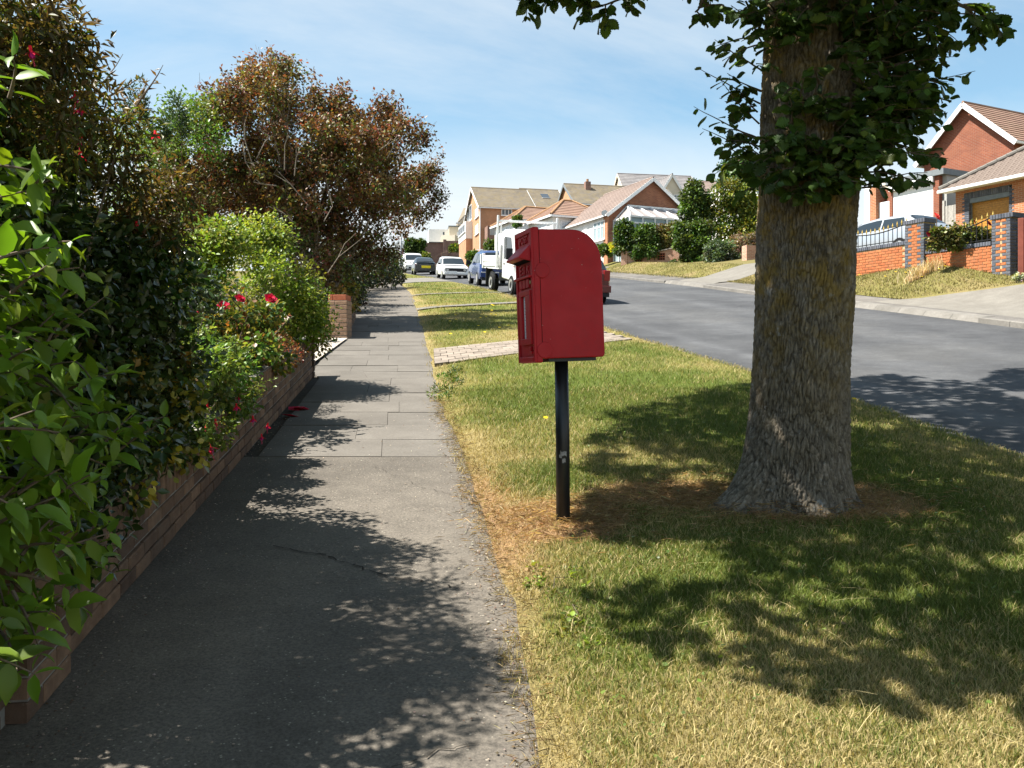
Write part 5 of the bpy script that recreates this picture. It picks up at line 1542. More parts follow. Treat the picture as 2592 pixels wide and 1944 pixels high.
R_pan = roofmat('brown_pantiles', (0.15, 0.115, 0.095), (0.19, 0.15, 0.125))
R_terra = roofmat('terracotta_ridge', (0.33, 0.19, 0.10), (0.38, 0.225, 0.12))

class House:
    """local x along the face seen square on (left to right), y away from it, z up"""
    def __init__(s, name, label, cat, u, Y, ex, zb, group=None):
        s.P = ((u - 1296) / F * Y, Y); l = math.hypot(*ex); s.ex = (ex[0] / l, ex[1] / l); s.zb = zb
        s.t = thing(name, label, cat, (s.P[0], s.P[1], zb), math.atan2(s.ex[1], s.ex[0]), group)
        s.ey = (-s.ex[1], s.ex[0])
    def x(s, u, y=0.0):
        """local x on the plane y=const seen at photo column u"""
        a = (u - 1296) / F
        px_, py_ = s.P[0] + s.ey[0] * y, s.P[1] + s.ey[1] * y
        return (a * py_ - px_) / (s.ex[0] - a * s.ex[1])
    def y(s, u, x=0.0):
        a = (u - 1296) / F
        px_, py_ = s.P[0] + s.ex[0] * x, s.P[1] + s.ex[1] * x
        return (a * py_ - px_) / (s.ey[0] - a * s.ey[1])
    def z(s, v, x=0.0, y=0.0):
        Y = s.P[1] + s.ex[1] * x + s.ey[1] * y
        return EYE + (HZ - v) / F * Y - s.zb
    def box(s, name, mat, *b, parent=None, bevel=0):
        m = MB(); m.box(*b); return m.build(name, mat, parent or s.t, bevel=bevel)
    def roof_plane(s, name, a, b, c, d, mat, rows=12, th=.05):
        """a,b eave ends, c,d ridge ends (d above a); rows of overlapping tiles"""
        a, b, c, d = map(Vector, (a, b, c, d)); m = MB()
        n = (b - a).cross(d - a)
        if n.length < 1e-6: n = (b - a).cross(c - a)
        n.normalize()
        if n.z < 0: n = -n
        for i in range(rows):
            f0, f1 = i / rows, (i + 1.12) / rows if i < rows - 1 else 1.0
            p0, p1, q1, q0 = a.lerp(d, f0), b.lerp(c, f0), b.lerp(c, f1), a.lerp(d, f1)
            l0, l1 = th, th * .25
            vs = [p0, p1, q1, q0, p0 + n * l0, p1 + n * l0, q1 + n * l1, q0 + n * l1]
            m.add(vs, [(3, 2, 1, 0), (4, 5, 6, 7), (0, 1, 5, 4), (1, 2, 6, 5), (2, 3, 7, 6), (3, 0, 4, 7)])
        return m.build(name, mat, s.t)
    def gable_roof(s, x0, x1, y0, y1, ze, zr, axis, mat, oh=.25, rows=12, board=True, bmat=None):
        """axis 'x': ridge along x.  'y': ridge along y"""
        bmat = bmat or M_upvc
        if axis == 'y':
            xm = (x0 + x1) / 2; k = (zr - ze) / (xm - x0)
            s.roof_plane('roof', (x0 - oh, y1 + oh, ze - k*oh), (x0 - oh, y0 - oh, ze - k*oh), (xm, y0 - oh, zr), (xm, y1 + oh, zr), mat, rows)
            s.roof_plane('roof', (x1 + oh, y0 - oh, ze - k*oh), (x1 + oh, y1 + oh, ze - k*oh), (xm, y1 + oh, zr), (xm, y0 - oh, zr), mat, rows)
            if board:
                for sx in (-1, 1):
                    e = x0 - oh if sx < 0 else x1 + oh
                    m = MB(); m.bar((e, y0 - oh - .03, ze - k*oh - .10), (xm, y0 - oh - .03, zr - .10), .04, .22); m.build('bargeboard', bmat, s.t)
                    m = MB(); m.bar((e, y0 - oh, ze - k*oh - .06), (e, y1 + oh, ze - k*oh - .06), .1, .1); m.build('gutter', M_upvc, s.t)
            m = MB(); m.tube([(xm, y0 - oh, zr + .03), (xm, y1 + oh, zr + .03)], .07, 6); m.build('ridge_tiles', mat, s.t)
        else:
            ym = (y0 + y1) / 2; k = (zr - ze) / (ym - y0)
            s.roof_plane('roof', (x0 - oh, y0 - oh, ze - k*oh), (x1 + oh, y0 - oh, ze - k*oh), (x1 + oh, ym, zr), (x0 - oh, ym, zr), mat, rows)
            s.roof_plane('roof', (x1 + oh, y1 + oh, ze - k*oh), (x0 - oh, y1 + oh, ze - k*oh), (x0 - oh, ym, zr), (x1 + oh, ym, zr), mat, rows)
            if board:
                for e in (x0 - oh - .03, x1 + oh + .03):
                    for yy_ in (y0 - oh, y1 + oh):
                        m = MB(); m.bar((e, yy_, ze - k*oh - .10), (e, ym, zr - .10), .04, .22); m.build('bargeboard', bmat, s.t)
                m = MB(); m.bar((x0 - oh, y0 - oh, ze - k*oh - .06), (x1 + oh, y0 - oh, ze - k*oh - .06), .1, .1); m.build('gutter', M_upvc, s.t)
            m = MB(); m.tube([(x0 - oh, ym, zr + .03), (x1 + oh, ym, zr + .03)], .07, 6); m.build('ridge_tiles', mat, s.t)
    def walls(s, x0, x1, y0, y1, z0, ze, zr, axis, mat):
        if axis == 'y':
            m = MB(); m.prism([(x0, z0), (x1, z0), (x1, ze), ((x0 + x1) / 2, zr - .04), (x0, ze)], y0, y1)
        elif axis == 'x':
            m = MB(); m.prismx([(y0, z0), (y1, z0), (y1, ze), ((y0 + y1) / 2, zr - .04), (y0, ze)], x0, x1)
        else:
            m = MB(); m.box(x0, x1, y0, y1, z0, ze)
        return m.build('wall', mat, s.t)
    def hip_roof(s, x0, x1, y0, y1, ze, zr, inset, mat, oh=.3, rows=9, rmat=None):
        x0 -= oh; x1 += oh; y0 -= oh; y1 += oh; ym = (y0 + y1) / 2
        A, B, C_, D = (x0, y0, ze), (x1, y0, ze), (x1, y1, ze), (x0, y1, ze)
        r0, r1 = (x0 + inset, ym, zr), (x1 - inset, ym, zr)
        s.roof_plane('roof', A, B, r1, r0, mat, rows); s.roof_plane('roof', C_, D, r0, r1, mat, rows)
        s.roof_plane('roof', D, A, r0, r0, mat, rows); s.roof_plane('roof', B, C_, r1, r1, mat, rows)
        for p, q in ((A, r0), (B, r1), (C_, r1), (D, r0), (r0, r1)):
            m = MB(); m.tube([(p[0], p[1], p[2] + .07), (q[0], q[1], q[2] + .07)], .09, 6); m.build('ridge_tiles', rmat or mat, s.t)
        for p, q in ((A, B), (D, A)):
            m = MB(); m.bar((p[0], p[1], ze - .07), (q[0], q[1], ze - .07), .12, .14); m.build('fascia', M_upvc, s.t)
    def window(s, face, a0, a1, z0, z1, nx=2, top=True, at=0.0, pane=None, sill=True, fw=.06, fmat=None):
        """face 'f' on y=at looking -y; face 'l' on x=at looking -x"""
        fr = MB(); pn = MB(); d0, d1 = -.05, .0
        def put(m, p0, p1, q0, q1, e0, e1):
            if face == 'f': m.box(p0, p1, at + e0, at + e1, q0, q1)
            else: m.box(at + e0, at + e1, -p1, -p0, q0, q1) if False else m.box(at + e0, at + e1, p0, p1, q0, q1)
        put(fr, a0, a1, z0, z0 + fw, d0, .02); put(fr, a0, a1, z1 - fw, z1, d0, .02)
        for i in range(nx + 1):
            c = a0 + (a1 - a0) * i / nx; lo_, hi_ = max(a0, c - fw / 2), min(a1, c + fw / 2)
            if i == 0: hi_ = a0 + fw
            if i == nx: lo_ = a1 - fw
            put(fr, lo_, hi_, z0 + fw, z1 - fw, d0 - .004, .02)
        if top: put(fr, a0 + fw, a1 - fw, z1 - (z1 - z0) * .3 - fw / 2, z1 - (z1 - z0) * .3 + fw / 2, d0 + .006, .02)
        w = fr.build('window', fmat or M_upvc, s.t)
        put(pn, a0 + .02, a1 - .02, z0 + .02, z1 - .02, -.022, -.004); pn.build('pane', pane or M_glass, w)
        if sill:
            sl_ = MB(); put(sl_, a0 - .06, a1 + .06, z0 - .07, z0 - .004, -.11, 0); sl_.build('sill', M_upvc, w)
        return w

# --- garage with tiled hip roof at the right edge (B)
DIR = (.447, -.894)
hb = House('brick_garage', 'brick garage with golden oak door and brown tiled roof, at right edge', 'garage', 2419, 34.98, DIR, 6.2)
ze = hb.z(478, 0); xr = 5.2
dx0, dx1 = hb.x(2453), hb.x(2554); dzt = hb.z(485, dx1)
m = MB()
m.box(0, dx0 - .2, 0, .25, -.6, ze); m.box(dx1 + .12, xr, 0, .25, -.6, ze); m.box(dx0 - .2, dx1 + .12, 0, .25, dzt + .26, ze)
m.box(0, .25, .25, 5.5, -.6, ze); m.box(xr - .25, xr, .25, 5.5, -.6, ze); m.build('wall', B_garage, hb.t)
# blue brick dressing: jambs toothed into the wall, soldier lintel
for c in range(int((dzt + .3) / .075)):
    z = c * .075 - .1; l = .2 if c % 2 else .10
    brick(hb.t, dx0 - .1 - l, -.006, z, (l + .1, .14, .066), M_bk_blue); brick(hb.t, dx1, -.006, z, (l, .14, .066), M_bk_blue)
nx_s = int((dx1 - dx0 + .3) / .075)
for i in range(nx_s):
    brick(hb.t, dx0 - .22 + i * .075, -.008, dzt + .02, (.066, .14, .225), M_bk_blue)
m = MB(); m.box(dx0 - .11, dx0, .13, .26, -.2, dzt + .26); m.box(dx1, dx1 + .13, .13, .26, -.2, dzt + .26); m.box(dx0, dx1, .03, .26, dzt - .16, dzt + .26); m.build('reveal', M_lead, hb.t)
dr = bpy.data.objects.new('garage_door', None); COL.objects.link(dr); dr.parent = hb.t
for i in range(28):
    z = dzt - .16 - (i + 1) * .085
    if z < -.3: break
    m = MB(); m.box(dx0, dx1, .20 + .0, .22, z + .006, z + .085); m.build('slat', M_oak, dr)
m = MB(); m.box(dx0, dx1, .221, .235, -.3, dzt - .1); m.build('door_back', M_oak, dr)
# roof: individual tiles on the front slope
zr_ = ze + 2.1; ey_ = 2.9
A0 = Vector((-.42, -.42, ze - .02)); rise_v = Vector((0, 2.9 + .42, 2.1)); 
m = MB(); m.add([(-.42, -.42, ze - .05), (xr + 3, -.42, ze - .05), (xr + 3, ey_, zr_ - .03), (2.6, ey_, zr_ - .03)], [(0, 1, 2, 3)])
m.add([(-.42, -.42, ze - .05), (2.6, ey_, zr_ - .03), (-.42, 6.2, ze - .05)], [(0, 1, 2)]); m.build('roof', R_pan, hb.t)
tile = MB(); prof_t = [(0, 0), (.03, .035), (.075, .045), (.12, .035), (.15, .008), (.24, .0), (.30, .004)]
sl_len = .30; tv = []
kk = Vector((0, 1, 2.1 / 3.32)).normalized()
for (yy_, off) in ((0, .022), (sl_len * 1.12, 0)):
    for (a, h) in prof_t: tv.append((a, kk.y * yy_, kk.z * yy_ + h + off))
nP = len(prof_t)
tf_ = [(i, i + 1, nP + i + 1, nP + i) for i in range(nP - 1)]
tv += [(a, 0, -.01 + .0) for a, h in prof_t]; tf_ += [(2*nP + i, 2*nP + i + 1, i + 1, i) for i in range(nP - 1)]
tme = bpy.data.meshes.new('tile'); tme.from_pydata(tv, [], tf_); tme.update(); tme.materials.append(R_pan)
for r in range(12):
    y0 = -.42 + kk.y * r * .29; z0 = ze - .035 + kk.z * r * .29; xs0 = -.42 + (2.6 + .42) * (y0 + .42) / (ey_ + .42)
    x = xs0
    while x < xr + .1:
        o = bpy.data.objects.new('tile', tme); COL.objects.link(o); o.parent = hb.t; o.location = (x, y0, z0); x += .30
m = MB(); 
for i in range(13):
    p = Vector((-.42, -.42, ze + .03)).lerp(Vector((2.6, ey_, zr_ + .06)), i / 13); q = Vector((-.42, -.42, ze + .03)).lerp(Vector((2.6, ey_, zr_ + .06)), (i + .98) / 13)
    mm = MB(); mm.tube([p, q], [.095, .085], 8); mm.build('hip_tile', M_kerb, hb.t)
m = MB(); m.box(-.46, xr + 3, -.52, -.40, ze - .17, ze - .04); m.build('gutter', M_upvc, hb.t, bevel=.03)
m = MB(); m.box(-.40, xr, -.40, 0, ze - .13, ze - .09); m.build('soffit', M_upvc, hb.t)

# --- red brick gabled house with the flat-roofed white garage (A)
ha = House('gabled_house', 'tall red brick gable end with white bargeboards, behind the white garage', 'house', 2339, 44.2, DIR, 7.4)
xw_ = ha.x(2567); ze = 4.6; zr = ha.z(262, xw_ / 2)
ha.walls(0, xw_, 0, 8, -1.5, ze, zr, 'y', B_red)
ha.gable_roof(0, xw_, 0, 8, ze, zr, 'y', R_red, .3, 14)
ha.box('dormer', M_white, xw_ + .2, xw_ + 2.0, 1.5, 4, ze + .3, ze + 1.15); ha.box('dormer_roof', M_lead, xw_ + .0, xw_ + 2.3, 1.3, 4.2, ze + 1.16, ze + 1.28)
hg = House('flat_roof_garage', 'flat-roofed garage with bright white roller door, behind the railings', 'garage', 2251, 40.36, DIR, 6.9)
xg = hg.x(2377); zt = hg.z(462, 0)
d0, d1 = hg.x(2258.5), hg.x(2362); dt = hg.z(480, 0)
m = MB(); m.box(0, d0, 0, .22, -.5, zt - .18); m.box(d1, xg, 0, .22, -.5, zt - .18); m.box(d0, d1, 0, .22, dt + .05, zt - .18); m.build('wall', B_red, hg.t)
hg.box('side_wall', M_greyr, xg - .01, xg + .2, .225, 6, -.5, zt - .18); hg.box('fascia', M_lead, -.12, xg + .3, -.12, 6, zt - .175, zt + .08)
hg.box('roller_box', M_upvc, d0 - .1, d1 + .05, -.12, -.005, dt - .12, dt + .17)
rd = bpy.data.objects.new('roller_door', None); COL.objects.link(rd); rd.parent = hg.t
for i in range(26):
    z = dt - .13 - (i + 1) * .1
    if z < -.4: break
    m = MB(); m.box(d0, d1, .05, .07, z + .004, z + .1); m.build('slat', M_upvc, rd)
m = MB(); m.box(d0, d1, .071, .08, -.4, dt - .05); m.build('door_back', M_white, rd)
hl = House('brick_porch', 'brick side wall and white gate between the tree trunk and the white garage', 'porch', 2178, 43.0, DIR, 6.9)
a0, a1, a2 = hl.x(2203), hl.x(2217), hl.x(2262)
hl.box('wall', B_garage, a0, a1, 0, .8, -.5, hl.z(476, a0)); hl.box('wall', B_red, a1, a2, .6, 1.0, -.5, hl.z(462, a1))
hl.box('white_gate', M_upvc, a1, a2, .2, .26, -.5, hl.z(513, a1)); hl.box('door', M_upvc, hl.x(2186), hl.x(2200), .05, .12, -.5, hl.z(480, 0))
m = MB(); m.cyl((hl.x(2236), .3, hl.z(467, a1)), (.3, -1, .2), .28, .03, 18); m.build('satellite_dish', M_cream, hl.t)
# fence panel between the garages
fp = House('fence_panel', 'weathered board fence between the white garage and the brick garage', 'fence', 2392, 37.3, DIR, 6.6)
for i in range(12):
    m = MB(); m.box(i * .14, i * .14 + .13, .0 + .012 * (i % 2), .03 + .012 * (i % 2), -.6, 1.75 + .02 * random.random()); m.build('board', M_fence, fp.t)
m = MB(); m.box(-.1, .0, -.04, .06, -.6, 2.0); m.build('post', M_fence, fp.t)

# --- brick wall with blue brick dressings and iron railings
RZ = 3.4
rwx, rwy = 12.0 - .447 * 5.6, 21.3 + .894 * 5.6
rw = thing('front_wall', 'orange brick front wall with dark blue brick piers and coping, across the road', 'wall', (rwx, rwy, RZ), math.atan2(-.894, .447))
m = MB(); m.box(0, 2.95, .012, .2, -.5, 1.47); m.box(2.9, 5.55, .012, .2, -.5, 1.14); m.build('mortar_core', M_mortar_y, rw)
PIER = [(2.60, 3.20, 2.10), (5.12, 5.60, 1.86)]
def in_pier(a, b): return any(p0 - .02 < (a + b) / 2 < p1 + .02 for p0, p1, _ in PIER)
for c in range(19):
    x = -.112 * (c % 2)
    while x < 5.2:
        a = max(x, 0); b = x + .215; z = c * .075 + .02
        lim = 1.44 if b < 2.75 else 1.10
        ground_ = Tf(rwx + .447 * a, rwy - .894 * a) - RZ
        if z < lim and not in_pier(a, b) and b - a > .08 and z > ground_ - .10 and a > .6:
            brick(rw, a, 0, z, (round(b - a, 3), .1, .065), M_bk_right, jit=.0015)
        x += .225
for k, (p0, p1, zt) in enumerate(PIER):
    m = MB(); m.box(p0 + .01, p1 - .01, -.05, .4, -.4, zt - .01); m.build('mortar_core', M_mortar_y, rw)
    nc = int((zt - .2) / .075)
    for c in range(nc + 1):
        z = c * .075 + .02
        if z < .15: continue
        l = .21 if c % 2 else .10
        brick(rw, p0, -.062, z, (l, .1, .065), M_bk_blue); brick(rw, p1 - l, -.062, z, (l, .1, .065), M_bk_blue)
        mid0, mid1 = p0 + l + .01, p1 - l - .01
        if mid1 - mid0 > .05:
            if mid1 - mid0 > .26:
                h_ = (mid1 - mid0) / 2
                brick(rw, mid0, -.062, z, (h_ - .005, .1, .065), M_bk_right); brick(rw, mid0 + h_ + .005, -.062, z, (h_ - .005, .1, .065), M_bk_right)
            else: brick(rw, mid0, -.062, z, (mid1 - mid0, .1, .065), M_bk_right)
        # end face
        brick(rw, p1 - .008 + .012, -.05, z, (.22, .1, .065), M_bk_blue, rz=R(90))
        brick(rw, p1 - .008 + .012, .18, z, (.22, .1, .065), M_bk_blue, rz=R(90))
    n = int((p1 - p0 + .06) / .075)
    for i in range(n + 1): brick(rw, p0 - .03 + i * .075, -.085, zt - .105, (.066, .5, .11), M_bk_blue)
for (a, b, z) in ((0.5, 2.6, 1.475), (3.2, 5.12, 1.145)):
    x = a
    while x < b - .05:
        brick(rw, x, -.02, z, (.066, .25, .10), M_bk_blue); x += .075
rl_lab = ('black iron railing with gilded spikes above the wall, in front of the silver car', 'black iron railing with gilded spikes between the two blue brick piers')
for k, (a, b, z0, za, zb_) in enumerate(((0.5, 2.6, 1.58, 2.02, 2.10), (3.2, 5.12, 1.25, 1.72, 1.80))):
    rl = thing('railing', rl_lab[k], 'railing', (rwx, rwy, RZ), math.atan2(-.894, .447), 'railings on the front wall')
    n = int((b - a) / .142)
    for i in range(n):
        x = a + (i + .5) * (b - a) / n; f = (x - a) / (b - a)
        sag = -.12 * math.sin(math.pi * f) if k == 0 else .06 - .14 * math.sin(math.pi * min(1, f * 1.1 + .0))
        zt = za + (zb_ - za) * f + sag
        m = MB(); m.tube([(x, .1, z0), (x, .1, zt)], .011, 6); br_ = m.build('bar', M_iron, rl)
        m = MB(); m.tube([(x, .1, zt), (x, .1, zt + .03), (x, .1, zt + .06), (x, .1, zt + .15)], [.012, .012, .022, .001], 6); m.build('spike', M_gold, br_)
    pts = []
    for i in range(13):
        f = i / 12; sag = -.12 * math.sin(math.pi * f) if k == 0 else .06 - .14 * math.sin(math.pi * min(1, f * 1.1)); pts.append((a + (b - a) * f, .1, za + (zb_ - za) * f + sag - .02))
    m = MB(); m.tube(pts, .016, 6); m.build('rail', M_iron, rl)
    m = MB(); m.bar((a, .1, z0 + .06), (b, .1, z0 + .06), .03, .02); m.build('rail', M_iron, rl)
gp = px(2585, 640, 20.9)
m = MB(); m.box(-.06, 1.2, -.05, .05, -.5, 1.35); m.box(-.06, .06, -.08, .08, -.5, 1.4)
o = m.build('timber_gate', M_gate, loc=(gp[0], gp[1], Tf(gp[0], gp[1])), rot=(0, 0, R(-35)), bevel=.01); tag(o, 'red-brown timber gate beside the right-hand brick pier', 'gate')

# --- bungalow with conservatory (C)
EXC = (.915, .403)
hc = House('bungalow', 'white bungalow with red brick gable end and long mauve-brown roof', 'bungalow', 1540, 61, EXC, 9.7)
xw_ = hc.x(1752); ze = hc.z(536, 0); zr = hc.z(452, xw_ / 2); dep = hc.y(1433, 0)
hc.walls(0, xw_, 0, dep, -1.5, ze, zr, 'y', B_multi)
hc.box('wall', M_white, -.06, -.005, .5, dep, -1.5, ze - .03)
hc.box('corner_pillar', B_garage, -.10, .0, -.05, .52, -1.5, ze - .05)
hc.gable_roof(0, xw_, 0, dep, ze, zr, 'y', R_brown, .3, 16)
y0, y1 = hc.y(1534, 0), hc.y(1506, 0)
hc.window('l', min(y0, y1), max(y0, y1), hc.z(603, 0), hc.z(555, 0), 3, True, -.07, M_blind)
y0, y1 = hc.y(1488, 0), hc.y(1478, 0)
hc.box('door', M_upvc, -.12, -.065, min(y0, y1), max(y0, y1), -.3, hc.z(565, 0))
# conservatory on the gable: x from 1561 to 1760
cv0, cv1, cd = hc.x(1561), hc.x(1752) + 1.2, 2.2
cz = hc.z(560, cv0) ; ct_ = hc.z(521, cv0 + 1)
cons = thing('conservatory', 'white framed conservatory with glazed lean-to roof on the brick gable', 'conservatory', hc.t.location, hc.t.rotation_euler.z)
cx0, cx1 = cv0 - .25, cv1
def cbar(a, b, w=.09, nm='glazing_bar'):
    m = MB(); m.bar(a, b, w, w); return m.build(nm, M_upvc, cons)
for i in range(9):
    x = cx0 + (cx1 - cx0) * i / 8
    cbar((x, -cd, -1), (x, -cd, cz)); cbar((x, -cd, cz + .05), (max(x, cx0 + 1.1), -.02, ct_), .10)
for z in (cz, cz - .42, -.1): cbar((cx0, -cd, z), (cx1, -cd, z), .11, 'frame_rail'); cbar((cx0, -cd, z), (cx0, 0, z), .11, 'frame_rail')
for i in range(3): cbar((cx0, -cd * i / 3, -1), (cx0, -cd * i / 3, cz)); 
cbar((cx0, -cd, cz), (cx0 + 1.1, -.02, ct_), .11); cbar((cx0, -.02, cz), (cx0 + 1.1, -.02, ct_), .10); cbar((cx0 + 1.1, -.04, ct_), (cx1, -.04, ct_), .12, 'ridge')
m = MB(); m.box(cx0 + .03, cx1, -cd + .03, -cd + .04, -1, cz); m.box(cx0 + .03, cx0 + .04, -cd + .05, 0, -1, cz); m.build('pane', M_blind, cons)
m = MB(); m.add([(cx0, -cd, cz), (cx1, -cd, cz), (cx1, -.02, ct_ - .03), (cx0 + 1.1, -.02, ct_ - .03)], [(0, 1, 2, 3)]); m.add([(cx0, -cd, cz), (cx0 + 1.1, -.02, ct_ - .03), (cx0, -.02, cz)], [(0, 1, 2)]); m.build('roof_pane', M_roofglass, cons)
m = MB(); m.cyl((-.35, -.1, hc.z(541, 0)), (-.6, -1, .2), .22, .04, 16); m.build('satellite_dish', M_lead, hc.t)

# --- orange brick two-storey house (E)
he = House('orange_brick_house', 'two-storey orange brick house with lichened tiled roof and white bay', 'house', 1216, 85, (.975, .22), 12.0)
xw_ = he.x(1352); ze = he.z(521, 0); dep = he.y(1180, 0); zr = he.z(475, 0, dep / 2)
he.walls(0, xw_, 0, dep, -2, ze, zr, 'x', B_orange)
he.gable_roof(0, xw_, 0, dep, ze, zr, 'x', R_tan, .2, 18)
he.window('f', he.x(1269), he.x(1296), he.z(545, 2), he.z(523, 2), 3, True)
for (v0, v1) in ((547, 524), (590, 566)):
    y0, y1 = he.y(1212), he.y(1203.5); he.window('l', min(y0, y1), max(y0, y1), he.z(v0, 0, 1), he.z(v1, 0, 1), 2, True, 0, M_curtain)
y0, y1 = he.y(1196), he.y(1180) ; ya_, yb_ = min(y0, y1), max(y0, y1) + .6
he.box('bay', M_white, -.7, -.005, ya_, yb_, he.z(610, 0, 6), he.z(567, 0, 6)); he.box('bay_base', B_orange, -.66, -.006, ya_ + .02, yb_ - .02, -2, he.z(610, 0, 6) - .01)
he.window('l', ya_ + .2, yb_ - .2, he.z(592, 0, 6), he.z(572, 0, 6), 3, False, -.71, M_glass)
he.window('l', ya_ + .2, yb_ - .2, he.z(560, 0, 6), he.z(523, 0, 6), 3, False, -.01, M_glass)
m = MB()
for i in range(12): m.box(-.75, -.72, ya_ + (yb_ - ya_) * i / 11 - .012, ya_ + (yb_ - ya_) * i / 11 + .012, he.z(566, 0, 6), he.z(553, 0, 6))
m.box(-.77, -.70, ya_, yb_, he.z(553, 0, 6), he.z(553, 0, 6) + .04); m.build('balcony_rail', M_iron, he.t)
m = MB(); m.tube([(-.04, -.06, -2), (-.04, -.06, ze - .1)], .05, 6); m.build('downpipe', M_upvc, he.t)
he.box('porch', B_brown, he.x(1226), he.x(1262), -1.6, -.01, -2, he.z(578, 1)); he.box('porch_panel', M_greyr, he.x(1232), he.x(1258), -1.66, -1.605, he.z(602, 1), he.z(582, 1))
he2 = House('tiled_house', 'house with plain tiled roof and skylight, joined behind the orange brick house', 'house', 1345, 87, (.975, .22), 13)
xw_ = he2.x(1436); ze = he2.z(526, 0); dep = 8.5; zr = he2.z(477, 0, 4)
he2.walls(0, xw_, 0, dep, -2, ze, zr, 'x', B_brown); he2.gable_roof(0, xw_, 0, dep, ze, zr, 'x', R_tan, .25, 18)
k_ = (zr - ze) / (dep / 2)
m = MB(); sx_ = he2.x(1370, 2.6); m.add([(sx_, 2.2, ze + k_*2.2 + .10), (sx_ + .8, 2.2, ze + k_*2.2 + .10), (sx_ + .8, 3.1, ze + k_*3.1 + .10), (sx_, 3.1, ze + k_*3.1 + .10)], [(0, 1, 2, 3)]); m.build('skylight', M_glass, he2.t)
m = MB(); m.bar((sx_, 2.15, ze + k_*2.15 + .1), (sx_ + .8, 2.15, ze + k_*2.15 + .1), .1, .06); m.build('skylight_frame', M_upvc, he2.t)

# --- red tiled hip-roof bungalows (F)
for (u, Y, zb, we, wr, wid, dep, lab) in ((1299, 74, 11.5, 554, 523, 6.5, 4.6, 'small bungalow with faded red hipped roof, nearest the orange house'), (1395, 66, 10.6, 543, 506, 5.0, 4.6, 'small bungalow with faded red hipped roof, beside the long mauve roof')):
    h = House('hipped_bungalow', lab, 'bungalow', u, Y, EXC, zb, 'red-roofed bungalows')
    ze = h.z(we, 0); zr = h.z(wr, 1.5, dep / 2)
    h.walls(.25, wid, .25, dep, -2, ze - .1, 0, '', M_white); h.hip_roof(.25, wid, .25, dep, ze, zr, 2.3, R_red, .3, 9, R_terra)
    h.window('f', .9, 2.0, ze - 1.55, ze - .35, 2, True, .25, M_curtain); h.window('l', 1.2, 2.8, ze - 1.55, ze - .35, 2, True, .25, M_curtain)
    m = MB(); m.tube([(.6, .2, -1), (.6, .2, ze - .2)], .05, 6); m.build('downpipe', M_upvc, h.t)
# --- house with chimney (G)
h = House('chimney_house', 'house with brown chimney stack and tan tiled roof behind the bungalows', 'house', 1459, 80, (.975, .22), 13)
ze = h.z(512, 0); zr = h.z(466, 0, 3.5)
h.walls(0, 10, 0, 7, -2, ze, zr, 'x', B_orange); h.gable_roof(0, 10, 0, 7, ze, zr, 'x', R_tan, .2, 16, True, M_lead)
cx_ = h.x(1481, 2.6); ch = h.box('chimney', B_brown, cx_, cx_ + .5, 2.4, 2.95, ze + 1.0, h.z(458, 0, 2.6))
m = MB(); m.cyl((cx_ + .25, 2.67, h.z(458, 0, 2.6) + .12), (0, 0, 1), .12, .3, 10); m.build('chimney_pot', R_terra, ch)
y0, y1 = h.y(1469), h.y(1474)
# --- grey slate house behind the bungalow (I)
h = House('slate_house', 'cream house with grey slate roof and front gable behind the brick gable end', 'house', 1592, 88, (.985, .17), 13.5)
xw_ = h.x(1778); ze = h.z(505, 0); zr = h.z(440, 0, 3.5)
h.walls(0, xw_, 0, 7, -2, ze, zr, 'x', M_cream); h.gable_roof(0, xw_, 0, 7, ze, zr, 'x', R_grey, .15, 18, True, M_cream)
g0, g1 = h.x(1664, -1.4), h.x(1738, -1.4)
m = MB(); gz0 = h.z(500, 4, -1.4); gz1 = h.z(441, 4, -1.4); m.prism([(g0, -2), (g1, -2), (g1, gz0), ((g0 + g1) / 2, gz1 - .05), (g0, gz0)], -1.4, 3.0); m.build('gable_wing', M_cream, h.t)
h.gable_roof(g0, g1, -1.4, 3.0, gz0, gz1, 'y', R_grey, .12, 12)
h.window('f', h.x(1705, -1.4), h.x(1721, -1.4), h.z(514, 4, -1.4), h.z(493, 4, -1.4), 2, True, -1.41)
h = House('brown_roof_house', 'house whose plain brown roof just shows right of the slate roof', 'house', 1776, 96, (.985, .17), 14)
h.walls(0, 6, 0, 6, -2, h.z(500, 0), h.z(458, 0, 3), 'x', M_cream); h.gable_roof(0, 6, 0, 6, h.z(500, 0), h.z(458, 0, 3), 'x', R_brown, .1, 12)
# --- white house behind the shrubs near the trunk (H)
h = House('white_house', 'white rendered house peeping through the shrubs left of the trunk', 'house', 1880, 58, EXC, 9.6)
h.walls(0, 6, 0, 6, -2, h.z(545, 0), h.z(470, 0, 3), 'x', M_white); h.gable_roof(0, 6, 0, 6, h.z(545, 0), h.z(490, 0, 3), 'x', R_red, .1, 12)
h.window('f', h.x(1912), h.x(1926), h.z(605, 1), h.z(562, 1), 2, True, 0, M_blind)
